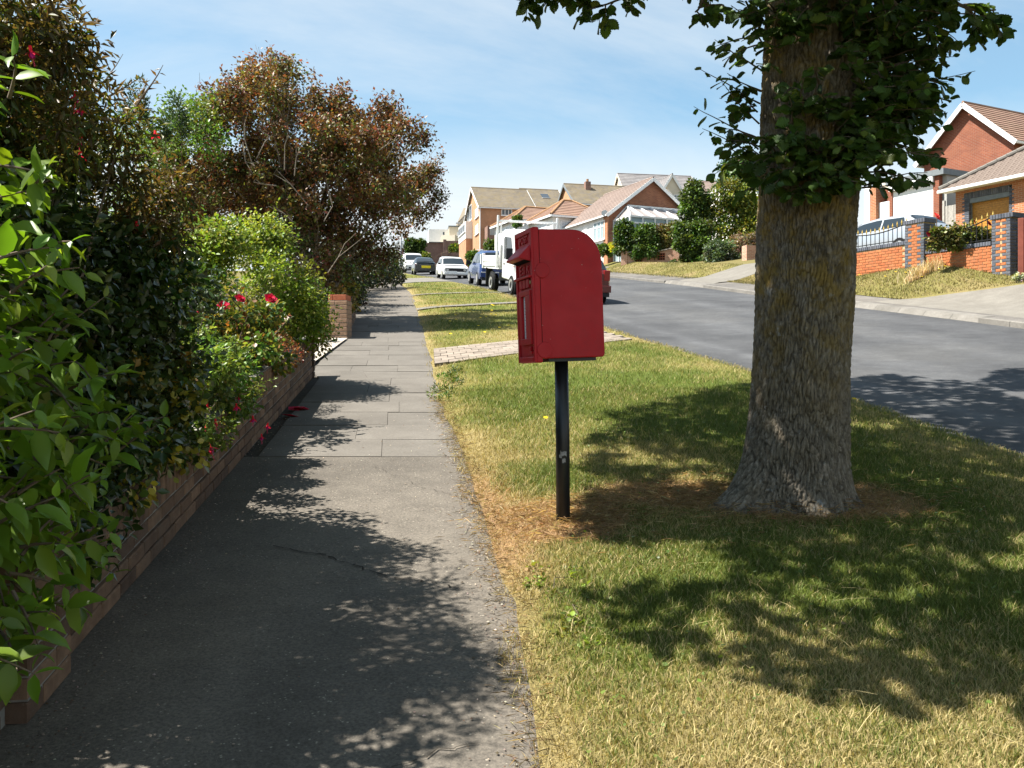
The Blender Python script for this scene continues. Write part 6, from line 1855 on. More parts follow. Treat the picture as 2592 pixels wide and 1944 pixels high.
# --- cream flat-roofed house and its neighbours at the top of the street
h = House('cream_house', 'cream flat-roofed house with white wing at the top of the street', 'house', 1137, 120, (.99, .12), 16.0)
xw_ = h.x(1180); zt = h.z(574, 0)
h.walls(0, xw_ + .6, 0, 6, -2, zt, 0, '', M_cream); h.box('parapet', M_lead, -.1, xw_ + .7, -.1, 6, zt + .002, zt + .15)
h.window('f', h.x(1156.5), h.x(1175), h.z(599, 1), h.z(587, 1), 1, False, 0, M_curtain)
h.box('wing', M_white, h.x(1086), -.01, 1, 6, -2, h.z(578, 0)); h.box('wing_window', M_glass, h.x(1122), h.x(1126), .95, .995, h.z(592, 0), h.z(585, 0))
h = House('tan_roof_house', 'house with steep tan roof between cream house and orange brick house', 'house', 1155, 118, (.3, .954), 15)
m = MB(); p = [px(1152, 576, 124), px(1184, 576, 120), px(1184, 527, 121), px(1174, 526, 124)]
pp = []
for q in p:
    dxx, dyy = q[0] - h.P[0], q[1] - h.P[1]; pp.append((dxx * h.ex[0] + dyy * h.ex[1], dxx * h.ey[0] + dyy * h.ey[1], q[2] - h.zb))
m.add([Vector(a) for a in pp] + [Vector(a) + Vector((2.5, 0, -.5)) for a in pp], [(0, 1, 2, 3), (7, 6, 5, 4), (0, 4, 5, 1), (1, 5, 6, 2), (2, 6, 7, 3), (3, 7, 4, 0)]); m.build('roof', R_tan, h.t)
m = MB(); m.box(0, 6, .2, 2.2, -3, 4.4); m.build('wall', M_cream, h.t)
h = House('terrace_wall', 'stepped brown brick retaining wall in front of the cream house', 'wall', 1118, 104, (.99, .12), 13.5)
for (u0, u1, v1, y_) in ((1118, 1134, 640, 0), (1130, 1181, 631, .6), (1122, 1130, 606, 3.0), (1128, 1181, 609, 3.2), (1066, 1124, 615, 3.6)):
    h.box('wall', B_brown, h.x(u0, y_), h.x(u1, y_), y_, y_ + .3, -2.5, h.z(v1, 0, y_))
h.box('wall', B_brown, h.x(1165, 2.9), h.x(1181, 2.9), 2.9, 3.2, -2.5, h.z(597, 0, 2.9)); h.box('coping', M_kerb, h.x(1085, 3.5), h.x(1124, 3.5), 3.4, 3.95, h.z(615, 0, 3.5) + .005, h.z(613, 0, 3.5) + .02)
h.box('rubble', M_white, h.x(1151, 1.6), h.x(1166, 1.6), 1.6, 2.3, 0, h.z(619, 0, 1.6))
h = House('distant_house', 'distant pale house with red lower wall left of the round green bush', 'house', 1002, 140, (.99, .12), 15.5)
h.box('wall', B_brown, 0, h.x(1022), 0, 5, -2, h.z(632, 0)); h.box('upper_wall', M_white, -.02, h.x(1022) + .02, -.02, 5, h.z(631.8, 0), h.z(617, 0)); 
h.gable_roof(-.02, h.x(1022), -.02, 5, h.z(617, 0), h.z(606, 0), 'y', R_brown, .1, 8)
h = House('garden_wall', 'pinkish brick low wall with openwork panels and pale coping, across the road', 'wall', 1577, 56.5, (.94, -.2), 8.0)
xm, xe = h.x(1648), h.x(1708)
m = MB(); m.prism([(0, -.8), (xm, -.8), (xm, h.z(633, xm)), (0, h.z(643, 0))], 0, .22); m.build('wall', B_old, h.t)
m = MB(); m.prism([(xm + .01, -.8), (xe, -.8), (xe, h.z(629, xe)), (xm + .01, h.z(642, xm))], 0, .22); m.build('wall', B_old, h.t)
m = MB(); m.bar((0, .11, h.z(642, 0) + .03), (xm, .11, h.z(632, xm) + .03), .34, .06); m.build('coping', M_conc2, h.t)
m = MB(); m.bar((xm, .11, h.z(641, xm) + .03), (xe, .11, h.z(628, xe) + .03), .34, .06); m.build('coping', M_conc2, h.t)
for (u, vt) in ((1580, 636), (1648, 631), (1711, 621)):
    xx = h.x(u); h.box('pier', B_old, xx - .2, xx + .2, -.06, .34, -.8, h.z(vt, xx))
for (u, v) in ((1616, 655), (1674, 651)):
    m = MB(); m2 = MB()
    for i in range(3):
        for j in range(3):
            xx, zz_ = h.x(u - 6 + i * 6), h.z(v - 6 + j * 6, 1)
            m.box(xx - .055, xx + .055, -.012, -.002, zz_ - .05, zz_ + .05)
            m2.box(xx - .085, xx + .085, -.008, -.001, zz_ - .075, zz_ + .075)
    m2.build('openwork_panel', M_bk_cap, h.t); o = m.build('opening', M_slot, h.t); tag(o, kind='stuff')
pp_ = px(1890, 682, 47)
m = MB(); m.box(0, .62, 0, .5, -.4, .62); o = m.build('brick_pier', B_old, None, loc=(pp_[0], pp_[1], Tf(pp_[0], pp_[1]) - .05), rot=(0, 0, R(15))); tag(o, 'stub of brick pier beside the far driveway, next to the pink shrub', 'pier')
# ------------------------------------------------------------------ vehicles
def paint(name, col, rough=.25, metal=0.0):
    m, t, b = base_mat(name, rough, .5, metal)
    n = noise(t, coords(t), 3, 4)
    t.links.new(ramp(t, n, [(.3, tuple(c * .93 for c in col)), (.7, col)]), b.inputs['Base Color'])
    b.inputs['Coat Weight'].default_value = .6; b.inputs['Coat Roughness'].default_value = .05
    return m
P_white = paint('white_car_paint', (.80, .80, .79)); P_black = paint('black_car_paint', (.018, .022, .022)); P_blue = paint('blue_car_paint', (.015, .045, .17), .25, .3)
P_red = paint('red_car_paint', (.11, .009, .009)); P_silver = paint('silver_car_paint', (.48, .51, .54), .3, .5); P_navy = paint('dark_car_paint', (.02, .025, .04))
M_tyre = plain('tyre_rubber', (.014, .014, .014), .85, .2); M_rim = plain('alloy_rim', (.48, .48, .48), .35, .5, metal=.6); M_trim = plain('black_trim', (.018, .018, .02), .6, .3)
M_cglass = glassy('car_glass', (.018, .024, .028), .04); M_lamp = plain('lamp_lens', (.70, .72, .72), .15, .6); M_tail = plain('tail_lens', (.28, .01, .01), .2, .6)
M_plate_y = plain('yellow_plate', (.75, .60, .02), .5, .3); M_plate_w = plain('white_plate', (.80, .80, .79), .5, .3); M_amber = plain('amber_lens', (.7, .22, .02), .25, .5); M_seat = plain('interior', (.05, .045, .04), .9, .1)

def heading(Y, toward=False):
    d = .5; dx = float(Xk(Y + d) - Xk(Y - d)); a = math.atan2(2 * d, dx) - math.pi / 2
    sl = float(S(Y + d) - S(Y - d) + rise(Y + d) - rise(Y - d)) / math.hypot(2 * d, dx)
    return (a + math.pi if toward else a), (-math.atan(sl) if toward else math.atan(sl))
class Car:
    def __init__(s, name, label, X, Y, toward, st, mat, base=None, yaw=None, group=None, cat='car'):
        a, p = heading(Y, toward)
        if yaw is not None: a = yaw
        z = Tf(X, Y) if base is None else base
        s.t = thing(name, label, cat, (X, Y, z), a, group, rx=p)
        s.st = np.array(st, float); s.mat = mat
        ys = np.linspace(s.st[0, 0], s.st[-1, 0], 44); m = MB(); rows = [s.ring(y) for y in ys]
        n = 13
        for y, r in zip(ys, rows):
            full = [(w, z_) for w, z_ in r] + [(-w, z_) for w, z_ in r[-2::-1]]
            m.v += [(w, y, z_) for w, z_ in full]
        for i in range(len(ys) - 1):
            for k in range(n - 1): m.f.append((i*n+k, i*n+k+1, (i+1)*n+k+1, (i+1)*n+k))
            m.f.append((i*n+n-1, i*n, (i+1)*n, (i+1)*n+n-1))
        m.f.append(tuple(range(n))); m.f.append(tuple(range((len(ys)-1)*n + n - 1, (len(ys)-1)*n - 1, -1)))
        s.body = m.build('body', mat, s.t, smooth=True)
        md = s.body.modifiers.new('smooth', 'EDGE_SPLIT'); md.split_angle = R(42)
    def par(s, y): return [np.interp(y, s.st[:, 0], s.st[:, k]) for k in range(1, 6)]
    def ring(s, y):
        zl, zb, zt, hw, ht = s.par(y)
        return [(hw * .80, zl), (hw * .97, zl + .07), (hw, zl + .5 * (zb - zl)), (hw * .965, zb), (hw * .965 + (ht - hw * .965) * .86, zb + .86 * (zt - zb)), (ht * .86, zt), (0, zt + .015)]
    def pt(s, y, k, side=1, off=.012):
        r = s.ring(y); i = min(int(k), 5); f = k - i
        w = r[i][0] + (r[i+1][0] - r[i][0]) * f; z = r[i][1] + (r[i+1][1] - r[i][1]) * f
        d = Vector((w, 0, z - .75)); d.normalize()
        return (side * (w + d.x * off), y, z + d.z * off)
    def side_glass(s, y0, y1, k0=3.12, k1=3.9, rake0=.0, rake1=.0, name='side_window', mat=None):
        for sd in (-1, 1):
            m = MB(); n = 5
            lo_ = [s.pt(y0 + (y1 - y0) * i / n, k0, sd) for i in range(n + 1)]; hi_ = [s.pt(y0 + rake0 + (y1 - rake1 - y0 - rake0) * i / n, k1, sd) for i in range(n + 1)]
            m.v = lo_ + hi_; m.f = [(i, i+1, n+2+i, n+1+i) if sd > 0 else (n+1+i, n+2+i, i+1, i) for i in range(n)]
            m.build(name, mat or M_cglass, s.t)
    def screen(s, y0, y1, name, kside=4.2, mat=None, off=.014):
        m = MB(); n = 5; ks = [kside, 5, 5.5, 6]
        rows = []
        for i in range(n + 1):
            y = y0 + (y1 - y0) * i / n
            r = [s.pt(y, k, 1, off) for k in ks] + [s.pt(y, k, -1, off) for k in ks[-2::-1]]
            rows.append(r)
        c = len(rows[0]); m.v = [p for r in rows for p in r]
        m.f = [(i*c+k, i*c+k+1, (i+1)*c+k+1, (i+1)*c+k) for i in range(n) for k in range(c - 1)]
        return m.build(name, mat or M_cglass, s.t)
    def wheels(s, yf, yr, r, track, w=.2, rim=.62, rmat=None):
        for y in (yf, yr):
            for sd in (-1, 1):
                m = MB(); m.tube([(sd * (track - w), y, r), (sd * (track - .03), y, r), (sd * track, y, r)], [r, r, r * .93], 22); wh = m.build('wheel', M_tyre, s.t)
                m = MB(); m.cyl((sd * (track - .012), y, r), (1, 0, 0), r * rim, .04, 16); m.build('rim', rmat or M_rim, wh)
                m = MB(); m.cyl((sd * (track - .045), y, r + .015), (1, 0, 0), r * 1.16, .03, 22); m.build('wheel_arch', M_trim, s.t)
    def b(s, name, mat, *bx, parent=None, bevel=.012):
        m = MB(); m.box(*bx); return m.build(name, mat, parent or s.t, bevel=bevel)

def at_car(u, Y): return (u - 1296) / F * Y
# boxy white hatchback facing us
c = Car('hatchback_car', 'boxy white hatchback with round headlamps, facing down the street', at_car(1143, 58), 58, True,
        [(-1.86, .30, .86, .93, .76, .66), (-1.80, .22, .90, .98, .79, .62), (-1.35, .20, .90, 1.38, .80, .60), (-1.0, .20, .90, 1.41, .80, .60), (.1, .20, .89, 1.38, .80, .61), (.32, .20, .88, 1.33, .80, .63), (.88, .20, .86, .93, .80, .70), (1.0, .20, .84, .88, .80, .74), (1.74, .22, .74, .80, .79, .74), (1.86, .30, .66, .70, .78, .72)], P_white)
c.screen(.90, .36, 'windscreen'); c.side_glass(-.75, .62, rake0=.1, rake1=.38); c.side_glass(-1.35, -.85, rake0=.15, rake1=.05); c.screen(-1.76, -1.42, 'rear_window'); c.wheels(1.15, -1.18, .28, .80)
c.b('grille', M_trim, -.66, .66, 1.855, 1.875, .47, .67)
for sx_ in (-.55, .55):
    m = MB(); m.cyl((sx_, 1.878, .58), (0, 1, 0), .125, .03, 18); hl_ = m.build('headlight', M_trim, c.t)
    m = MB(); m.cyl((sx_, 1.895, .58), (0, 1, 0), .09, .03, 18); m.build('lens', M_rim, hl_)
c.b('bumper', P_white, -.76, .76, 1.84, 1.94, .30, .44); c.b('number_plate', M_plate_w, -.05, .62, 1.942, 1.95, .34, .50); c.screen(1.05, 1.5, 'bonnet_panel', 5.2, M_trim)
for sd in (-1, 1): c.b('mirror', M_trim, sd * .9 - .08, sd * .9 + .08, .55, .62, .90, 1.0)
for sx_ in (-.32, .32): c.b('seat', M_seat, sx_ - .2, sx_ + .2, -.35, -.2, .7, 1.2)
# black hatchback, tail to us
c = Car('hatchback_car', 'black hatchback with a rear spoiler, tail towards us beyond the white hatchback', at_car(1071, 72.5), 72.5, False,
        [(-2.05, .32, .80, .86, .80, .70), (-1.95, .24, .92, .98, .85, .74), (-1.75, .22, .95, 1.04, .86, .70), (-1.0, .22, .95, 1.34, .86, .60), (-.3, .22, .94, 1.39, .86, .60), (.4, .22, .92, 1.33, .86, .62), (1.15, .22, .88, .94, .86, .72), (1.9, .24, .74, .78, .84, .74), (2.1, .34, .62, .66, .78, .66)], P_black)
c.screen(-1.62, -.95, 'rear_window'); c.side_glass(-.9, .85, rake0=.2, rake1=.4); c.screen(1.05, .5, 'windscreen'); c.wheels(1.3, -1.25, .30, .86)
c.b('spoiler', P_black, -.70, .70, -2.0, -1.8, 1.06, 1.10)
for sd in (-1, 1):
    c.b('tail_light', M_tail, sd * .66 - .14, sd * .66 + .14, -2.03, -1.93, .72, .88); c.b('mirror', M_trim, sd * .95 - .08, sd * .95 + .08, .75, .82, .95, 1.04); c.b('brake_disc', M_tail, sd * .5, sd * .5 + .01, -2.03, -1.95, .3, .31)
c.b('number_plate', M_plate_y, -.30, .42, -2.085, -2.055, .56, .74); c.b('bumper', P_black, -.82, .82, -2.10, -1.98, .34, .54); c.b('exhaust', M_rim, .35, .45, -2.12, -2.0, .28, .33)
# small white van behind it, facing us
VAN = lambda L_, H_, W_: [(-L_/2, .40, .95, H_ - .12, W_ * .94, W_ * .86), (-L_/2 + .08, .26, 1.0, H_ - .03, W_, W_ * .9), (-.2, .25, 1.0, H_, W_, W_ * .88), (L_*.12, .25, 1.0, H_ - .03, W_, W_ * .86), (L_*.19, .25, 1.0, H_ - .12, W_, W_ * .84), (L_*.36, .25, .98, 1.08, W_, W_ * .84), (L_/2 - .12, .26, .84, .90, W_ * .97, W_ * .84), (L_/2, .40, .70, .74, W_ * .9, W_ * .76)]
c = Car('small_van', 'small white van behind the black hatchback, facing us', at_car(1044, 84), 84, True, VAN(4.2, 1.82, .88), P_white, cat='van')
c.screen(1.42, .85, 'windscreen'); c.side_glass(.25, 1.1, rake1=.35); c.wheels(1.35, -1.35, .31, .88); c.b('grille', M_trim, -.5, .5, 2.08, 2.11, .42, .56); c.b('bumper', M_trim, -.82, .82, 2.03, 2.13, .28, .40)
for sd in (-1, 1): c.b('headlight', M_lamp, sd * .64 - .14, sd * .64 + .14, 2.0, 2.08, .60, .78); c.b('mirror', M_trim, sd * .98 - .09, sd * .98 + .09, .95, 1.03, 1.0, 1.18)
# tall white van, tail to us
c = Car('panel_van', 'tall white panel van parked beyond the white hatchback', at_car(1109, 118), 118, False, [(-2.6, .45, 1.2, 2.30, .98, .86), (-2.5, .35, 1.2, 2.42, 1.0, .88), (1.2, .35, 1.2, 2.42, 1.0, .88), (1.7, .35, 1.2, 2.2, 1.0, .84), (2.3, .35, 1.15, 1.3, .98, .84), (2.8, .45, .9, .98, .9, .8)], P_white, cat='van')
c.wheels(1.8, -1.6, .34, 1.0); c.b('rear_door_seam', M_trim, -.012, .012, -2.63, -2.605, .6, 2.25)
for sd in (-1, 1): c.b('rear_window', M_cglass, sd * .45 - .28, sd * .45 + .28, -2.63, -2.60, 1.4, 1.9); c.b('tail_light', M_tail, sd * .92 - .05, sd * .92 + .05, -2.64, -2.55, .9, 1.4)
# blue people carrier, tail to us
c = Car('people_carrier', 'dark blue people carrier parked behind the tipper truck, tail towards us', at_car(1243, 43.5), 43.5, False,
        [(-2.18, .36, .88, .96, .80, .74), (-2.12, .28, .98, 1.12, .88, .74), (-1.95, .25, 1.0, 1.52, .90, .68), (-1.6, .24, 1.0, 1.62, .91, .68), (-.2, .24, .99, 1.66, .91, .69), (.5, .24, .97, 1.58, .91, .69), (1.35, .24, .94, 1.02, .90, .76), (2.0, .26, .80, .86, .88, .78), (2.2, .36, .66, .70, .82, .72)], P_blue)
c.screen(-2.1, -1.9, 'rear_window', 4.1); c.side_glass(-1.7, -.75, rake0=.1); c.side_glass(-.68, .95, rake1=.42); c.screen(1.25, .6, 'windscreen'); c.wheels(1.35, -1.35, .33, .91)
for sd in (-1, 1):
    c.b('tail_light', M_lamp, sd * .78 - .08, sd * .78 + .08, -2.16, -1.96, 1.0, 1.46); c.b('mirror', M_trim, sd * 1.02 - .1, sd * 1.02 + .1, .85, .95, 1.0, 1.18); c.b('roof_rail', M_rim, sd * .66 - .02, sd * .66 + .02, -1.5, .5, 1.66, 1.70)
c.b('number_plate', M_plate_w, -.1, .62, -2.235, -2.215, .80, .95); c.b('bumper', P_blue, -.86, .86, -2.25, -2.08, .40, .62); c.b('bumper_strip', M_rim, -.84, .84, -2.262, -2.24, .60, .65); c.b('lower_bumper', M_trim, -.80, .80, -2.21, -2.0, .26, .39)
# red car hidden by the post box, tail to us
c = Car('hatchback_car', 'dark red hatchback mostly hidden behind the post box', 1.72, 27.7, False,
        [(-1.95, .34, .84, .92, .78, .70), (-1.88, .26, .92, 1.02, .84, .70), (-1.6, .24, .94, 1.36, .86, .62), (-.3, .24, .93, 1.44, .86, .62), (.4, .24, .92, 1.36, .86, .62), (1.1, .24, .88, .95, .86, .70), (1.8, .26, .74, .78, .82, .72), (1.95, .36, .64, .68, .76, .66)], P_red)
c.screen(-1.86, -1.62, 'rear_window', 4.1); c.side_glass(-1.3, .8, rake0=.1, rake1=.4); c.wheels(1.25, -1.2, .30, .86)
for sd in (-1, 1): c.b('tail_light', M_tail, sd * .72 - .09, sd * .72 + .09, -1.96, -1.8, .72, 1.02)
c.b('bumper', P_red, -.84, .84, -2.02, -1.85, .38, .58); c.b('lower_bumper', M_trim, -.80, .80, -1.99, -1.8, .25, .37); c.b('number_plate', M_plate_y, -.26, .26, -1.965, -1.93, .66, .78)
# silver car behind the railings
sp_ = px(2240, 600, 30.5)
c = Car('estate_car', 'silver car parked on the drive behind the railings', sp_[0], sp_[1], False,
        [(-2.1, .36, .86, .92, .80, .70), (-1.95, .26, .92, 1.05, .86, .68), (-1.5, .24, .93, 1.36, .87, .62), (-.3, .24, .92, 1.42, .87, .62), (.4, .24, .91, 1.36, .87, .62), (1.2, .24, .88, .96, .86, .72), (1.95, .26, .76, .80, .83, .73), (2.15, .36, .66, .70, .77, .66)], P_silver, base=sp_[2] - .85, yaw=math.atan2(-.894, .447) + math.pi/2 + math.pi)
c.side_glass(-1.5, -.55, rake0=.15); c.side_glass(-.48, .9, rake1=.42); c.screen(-1.9, -1.55, 'rear_window'); c.screen(1.1, .5, 'windscreen'); c.wheels(1.3, -1.3, .31, .87)
c.t.rotation_euler = (0, 0, math.atan2(-.894, .447) + R(90))
# dark car at the end of the street
c = Car('parked_car', 'dark car half hidden by the hedge, left of the far lamp post', at_car(1006, 96), 96, False,
        [(-2.0, .32, .84, .9, .80, .70), (-1.5, .24, .93, 1.30, .86, .62), (-.3, .24, .92, 1.40, .86, .62), (.4, .24, .91, 1.34, .86, .62), (1.2, .24, .88, .95, .86, .72), (2.0, .32, .66, .70, .78, .68)], P_navy)
c.screen(-1.92, -1.5, 'rear_window'); c.wheels(1.25, -1.25, .3, .86)

# --- white tipper truck facing us
ta, tp = heading(33, True)
TX, TY = .68, 32.4
tr = thing('tipper_truck', 'white tipper truck with ladder frame parked facing us, left of the post box', 'truck', (TX, TY, Tf(TX, TY)), ta + R(6), None, tp)
def tb(name, mat, *bx, parent=None, bevel=.012):
    m = MB(); m.box(*bx); return m.build(name, mat, parent or tr, bevel=bevel)
m = MB(); m.prismx([(-.55, .55), (1.35, .45), (1.45, .62), (1.42, 1.05), (1.25, 1.22), (.72, 2.18), (.45, 2.30), (-.45, 2.30), (-.55, 2.2)], -.97, .97); cab = m.build('cab', P_white, tr, bevel=.05)
m = MB(); m.add([(-.80, 1.275, 1.24), (.80, 1.275, 1.24), (.76, .765, 2.14), (-.76, .765, 2.14)], [(0, 1, 2, 3)]); m.build('windscreen', M_cglass, cab)
for sd in (-1, 1):
    m = MB(); e = sd * .976
    m.add([(e, -.30, 1.25), (e, .95, 1.25), (e, .60, 2.0), (e, -.30, 2.05)], [(0, 1, 2, 3) if sd > 0 else (3, 2, 1, 0)]); m.build('side_window', M_cglass, cab)
    m = MB(); m.box(sd * 1.16 - .12, sd * 1.16 + .12, 1.0, 1.12, 1.22, 1.62); mr = m.build('mirror', M_trim, tr, bevel=.03); tb('mirror_arm', M_trim, min(sd * .97, sd * 1.1), max(sd * .97, sd * 1.1), 1.0, 1.08, 1.25, 1.33, parent=mr)
    m = MB(); m.box(sd * .72 - .17, sd * .72 + .17, 1.38, 1.46, .85, 1.10); m.build('headlight', M_lamp, tr, bevel=.02)
    tb('door_handle', M_trim, sd * .985 - .012, sd * .985 + .012, -.25, -.1, 1.05, 1.09); tb('indicator', M_amber, sd * .985 - .01, sd * .985 + .01, 1.0, 1.1, .98, 1.02)
    tb('door_seam', M_trim, sd * .975 - .004, sd * .975 + .004, -.36, -.345, .6, 2.0, bevel=0)
    for y, r, tw_ in ((.80, .34, 1.0), (-1.95, .34, 1.02)):
        m = MB(); m.tube([(sd * (tw_ - .24), y, r), (sd * (tw_ - .03), y, r), (sd * tw_, y, r)], [r, r, r * .93], 24); wh = m.build('wheel', M_tyre, tr)
        m = MB(); m.tube([(sd * (tw_ - .05), y, r), (sd * (tw_ + .012), y, r), (sd * (tw_ - .02), y, r)], [r * .66, r * .62, r * .2], 18); m.build('rim', M_rim, wh)
        m = MB(); m.cyl((sd * (tw_ - .07), y, r + .04), (1, 0, 0), r * 1.2, .05, 24); m.build('wheel_arch', M_trim, tr)
    tb('mudguard', M_trim, sd * 1.0 - .16, sd * 1.0 + .10, -2.45, -2.38, .25, .9)
tb('bumper', M_trim, -.98, .98, 1.30, 1.52, .38, .62, bevel=.04); tb('grille', M_trim, -.5, .5, 1.44, 1.475, .75, .98); tb('number_plate', M_plate_w, -.3, .3, 1.522, 1.53, .45, .56); tb('chassis', M_trim, -.45, .45, -2.9, .4, .42, .72)
# tipping body with dropsides
bed_ = tb('load_bed', P_white, -1.05, 1.05, -2.95, -.75, .86, .95)
for sd in (-1, 1):
    tb('dropside', P_white, sd * 1.06 - .025, sd * 1.06 + .025, -2.95, -.75, .955, 1.36); tb('dropside_rib', P_white, sd * 1.095 - .012, sd * 1.095 + .012, -2.95, -.75, 1.12, 1.18); tb('corner_post', P_white, sd * 1.07 - .05, sd * 1.07 + .05, -3.00, -2.90, .86, 1.44)
tb('tailboard', P_white, -1.03, 1.03, -2.98, -2.93, .955, 1.36); tb('headboard', P_white, -1.03, 1.03, -.80, -.74, .955, 1.75); tb('load', M_bk_cap, -.95, .95, -2.8, -1.0, .96, 1.30)
fr_ = bpy.data.objects.new('ladder_frame', None); COL.objects.link(fr_); fr_.parent = tr
for sd in (-1, 1): tb('post', P_white, sd * 1.14 - .035, sd * 1.14 + .035, -.72, -.64, .9, 2.82, parent=fr_)
tb('crossbar', P_white, -1.105, 1.105, -.71, -.65, 2.58, 2.66, parent=fr_)
for sd in (-1, 1): tb('strut', P_white, sd * 1.0 - .02, sd * 1.0 + .02, -.735, -.69, 1.0, 2.575, parent=fr_)

# ------------------------------------------------------------------ street lamps
M_galv = plain('galvanised_steel', (.30, .31, .32), .5, .4, metal=.3, var=.15)
lx, ly = at_car(1014, 50.5), 50.5
lp = thing('lamp_post', 'grey steel lamp post standing by the footpath, left of the parked vans', 'lamp post', (lx, ly, Tf(lx, ly) - .05))
m = MB(); m.tube([(0, 0, 0), (0, 0, 1.2), (0, 0, 1.25), (0, 0, 5.2)], [.085, .085, .06, .045], 12); m.build('column', M_galv, lp, smooth=True)
m = MB(); m.tube([(0, 0, 5.2), (.05, -.1, 5.4), (.5, -.2, 5.5)], .03, 8); m.build('arm', M_galv, lp); m = MB(); m.cbox((.75, -.25, 5.5), (.55, .2, .12)); m.build('lantern', M_galv, lp, bevel=.03)
lx, ly = at_car(1174, 92), 92
z0 = px(0, 682, 92)[2]; z1 = px(0, 567, 92)[2]; hh_ = z1 - z0
lp = thing('lamp_post', 'thin lamp post with bent arm in front of the orange brick house', 'lamp post', (lx, ly, z0))
m = MB(); m.tube([(0, 0, -.5), (0, 0, 1.1), (0, 0, 1.15), (0, 0, hh_ - .3)], [.12, .12, .08, .06], 10); m.build('column', M_galv, lp, smooth=True)
m = MB(); m.tube([(0, 0, hh_ - .3), (-.04, 0, hh_ - .08), (-.2, 0, hh_ + .06), (-.5, 0, hh_ + .1)], .045, 8); m.build('arm', M_galv, lp); m = MB(); m.cbox((-.62, 0, hh_ + .1), (.4, .2, .12)); m.build('lantern', M_galv, lp, bevel=.03)

# ------------------------------------------------------------------ greenery across the road
def pbush(name, label, cat, rects, Y, n, size, colours, r=None, tm='small', base=None, dy=1.2, mat=None, **kw):
    cl_ = []
    for (u0, u1, v0, v1) in rects:
        w = (u1 - u0) / F * Y; h_ = (v1 - v0) / F * Y; rr = r or min(w, h_) * .22
        k = max(8, int(w * h_ / (rr * rr) * 1.7))
        for q in range(k):
            a = random.random(); b_ = random.random()
            # keep to a rounded outline
            if ((a - .5) / .55)**2 + max(0, (.42 - b_) / .5)**2 > 1: continue
            p = px(u0 + (u1 - u0) * (.5 + (a - .5) * (1 - 2 * rr / max(w, .01) * .55)), v0 + rr / Y * F * .6 + (v1 - v0 - rr / Y * F * .6) * b_, Y)
            bulge = math.sqrt(max(0, 1 - (2 * a - 1)**2)) * min(1, .4 + b_)
            cl_.append((p[0], Y - dy * bulge * random.uniform(.2, 1) * .6, p[2] - float(S(Y)), rr, rr, rr * .85))
        if not cl_: cl_.append((px((u0+u1)/2, (v0+v1)/2, Y)[0], Y, px(0, (v0+v1)/2, Y)[2] - float(S(Y)), rr, rr, rr))
    u0, u1, v0, v1 = rects[0]; b0 = px((u0 + u1) / 2, max(q[3] for q in rects), Y)
    return shrub(name, label, cat, (b0[0], b0[1], b0[2]), cl_, int(n * 1.35), (size[0] * 1.1, size[1] * 1.1), colours, tm, mat, .4, .4, .7, .1, 4, **kw)
G_mid = [((.075, .125, .025), 4), ((.10, .155, .03), 3), ((.05, .085, .02), 3)]
G_dark = [((.045, .085, .02), 4), ((.06, .105, .022), 3), ((.03, .06, .016), 3)]
G_lime = [((.20, .22, .03), 3), ((.15, .19, .03), 3), ((.26, .26, .04), 2)]
G_olive = [((.15, .135, .04), 3), ((.12, .13, .035), 3), ((.19, .13, .05), 2)]
G_grey = [((.085, .12, .06), 3), ((.105, .14, .07), 2), ((.06, .09, .045), 2)]
G_pink = [((.27, .16, .13), 3), ((.22, .14, .10), 3), ((.13, .12, .06), 2)]
pbush('conifer_hedge', 'dark green clipped conifer at the corner of the bungalow garden', 'hedge', [(1556, 1606, 553, 645)], 57, 4200, (.12, .2), G_dark + [((.12, .16, .03), 2)])
pbush('garden_bush', 'leafy mid green bush behind the openwork wall, next to the dark conifer', 'bush', [(1600, 1668, 566, 648)], 56.5, 4200, (.12, .2), G_mid)
pbush('olive_bush', 'brownish olive bush behind the openwork wall, below the conservatory', 'bush', [(1655, 1722, 562, 645)], 56.8, 4200, (.1, .18), G_olive)
pbush('laurel_hedge', 'large rounded green hedge in front of the yellow-green tree', 'hedge', [(1716, 1812, 556, 676), (1700, 1760, 560, 640)], 53.5, 8500, (.12, .2), G_mid)
pbush('ivy_bush', 'loose green climbing bush right of the brick gable, above the rounded hedge', 'bush', [(1716, 1800, 478, 580), (1735, 1775, 450, 500)], 57, 6500, (.13, .22), G_mid + [((.14, .17, .04), 1)])
pbush('dark_tree', 'tallest dark green tree left of the big trunk, across the road', 'tree', [(1812, 1930, 388, 560)], 63, 9000, (.15, .25), G_dark)
pbush('yellow_green_tree', 'yellow-green tree in front of the dark tree, across the road', 'tree', [(1790, 1935, 455, 610)], 57, 9500, (.13, .22), G_lime + G_mid[:1])
pbush('grey_green_bush', 'grey-green rounded bush beside the far driveway', 'bush', [(1786, 1868, 602, 684)], 50, 5000, (.08, .15), G_grey)
pbush('pink_bush', 'pinkish flowering bush between the grey-green bush and the trunk', 'bush', [(1835, 1935, 586, 672)], 51, 5500, (.09, .16), G_pink)
pbush('lime_bush', 'small lime green plant at the foot of the rounded hedge', 'bush', [(1742, 1780, 668, 686)], 49, 900, (.08, .14), G_lime)
pbush('gate_bush', 'little dark bush on the verge by the openwork wall end', 'bush', [(1693, 1712, 658, 682)], 50, 500, (.08, .14), G_grey)
pbush('low_hedge', 'low green hedge in front of the white bungalow wall', 'hedge', [(1508, 1546, 617, 645)], 60, 1600, (.1, .18), G_mid)
pbush('yellow_bush', 'small bright yellow bush by the bungalow path', 'bush', [(1541, 1563, 614, 634)], 59.5, 900, (.08, .14), [((.45, .40, .03), 3), ((.35, .33, .03), 2)])
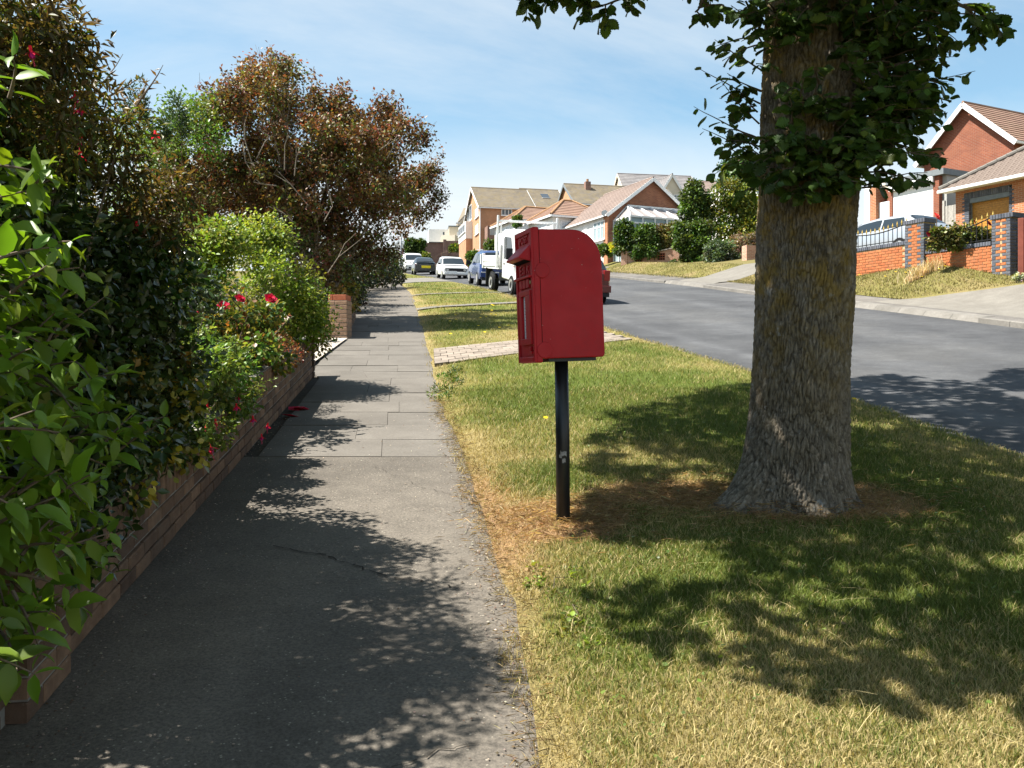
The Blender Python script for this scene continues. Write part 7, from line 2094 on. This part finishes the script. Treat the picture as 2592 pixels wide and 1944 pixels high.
pbush('round_bush', 'rounded dark green bush at the far end of the street', 'bush', [(1024, 1082, 604, 648)], 104, 3600, (.2, .34), G_dark + [((.10, .14, .03), 2)])
pbush('verge_bush', 'green bush at the foot of the orange brick house', 'bush', [(1180, 1216, 636, 668)], 76, 1700, (.15, .25), G_mid)
pbush('end_hedge', 'pale green shrubs beyond the parked vans', 'hedge', [(1066, 1090, 640, 660), (1138, 1180, 618, 634)], 100, 1300, (.2, .3), G_lime + G_mid)
pbush('porch_bush', 'spiky green plant by the orange brick house porch', 'bush', [(1228, 1262, 606, 640)], 80, 900, (.2, .36), G_mid, tm='narrow')
pbush('small_conifer', 'small conifer in front of the red-roofed bungalows', 'tree', [(1298, 1322, 545, 572)], 70, 800, (.12, .22), G_mid)
pbush('left_shrubs', 'bright green shrubs beyond the dark hedge by the far pavement', 'bush', [(975, 1006, 640, 690)], 62, 1500, (.14, .22), G_lime + G_mid)
pbush('rose_bush', 'rose bush with dark red blooms behind the railings', 'bush', [(2350, 2515, 572, 628)], 22.6, 3200, (.05, .09), [((.09, .12, .03), 3), ((.16, .14, .05), 2), ((.20, .20, .05), 1)], r=.11, tm='round', dy=.2, sprigs=40, splen=.4)
RM2 = rose_mesh((.16, .008, .014), (.22, .012, .02)); RM2.materials.append(M_petal)
RP = rose_mesh((.75, .10, .09), (.85, .18, .15)); RP.materials.append(M_petal)
rt = [o for o in bpy.data.objects if o.get('label') == 'rose bush with dark red blooms behind the railings'][0]
for (u, v, me_, s_) in ((2370, 549, RP, 2.4), (2468, 564, RM2, 1.6), (2502, 566, RM2, 1.5), (2352, 594, RM2, 1.5)):
    o = bpy.data.objects.new('bloom', me_); COL.objects.link(o); o.parent = rt; o.location = Vector(px(u, v, 22.6)) - Vector(rt.location); o.scale = (s_,) * 3; o.rotation_euler = (R(60), 0, random.random())
m = MB(); m.tube([Vector(px(2370, 610, 22.7)) - Vector(rt.location), Vector(px(2371, 552, 22.6)) - Vector(rt.location)], .012, 5); tag(m.build('stems', M_twig, rt), kind='stuff')
# dead grass clump at the foot of the wall
gxs = []; 
n = 700
uu_ = np.concatenate([rng.normal(2335, 22, n // 2), rng.uniform(2300, 2400, n - n // 2)]); Yc = 23.0 + rng.uniform(-.15, .15, n)
xx = (uu_ - 1296) / F * Yc; zz_ = T(xx, Yc)
dc = blades('dead_grass', xx, Yc, zz_, rng.uniform(.15, .48, n) * np.where(rng.random(n) < .5, 1, .5), np.full(n, .02), np.clip(pal(n, [((.62, .50, .30), 3), ((.52, .38, .2), 2)]), 0, 1), lean=.25)
tag(dc, 'tall bleached dead grass at the foot of the orange brick wall', 'grass')
pbush('white_flowers', 'low white flowering plant at the foot of the right-hand pier', 'plant', [(2566, 2600, 690, 716)], 20.6, 500, (.03, .06), [((.55, .56, .50), 3), ((.15, .2, .08), 2)], r=.08, dy=.1)
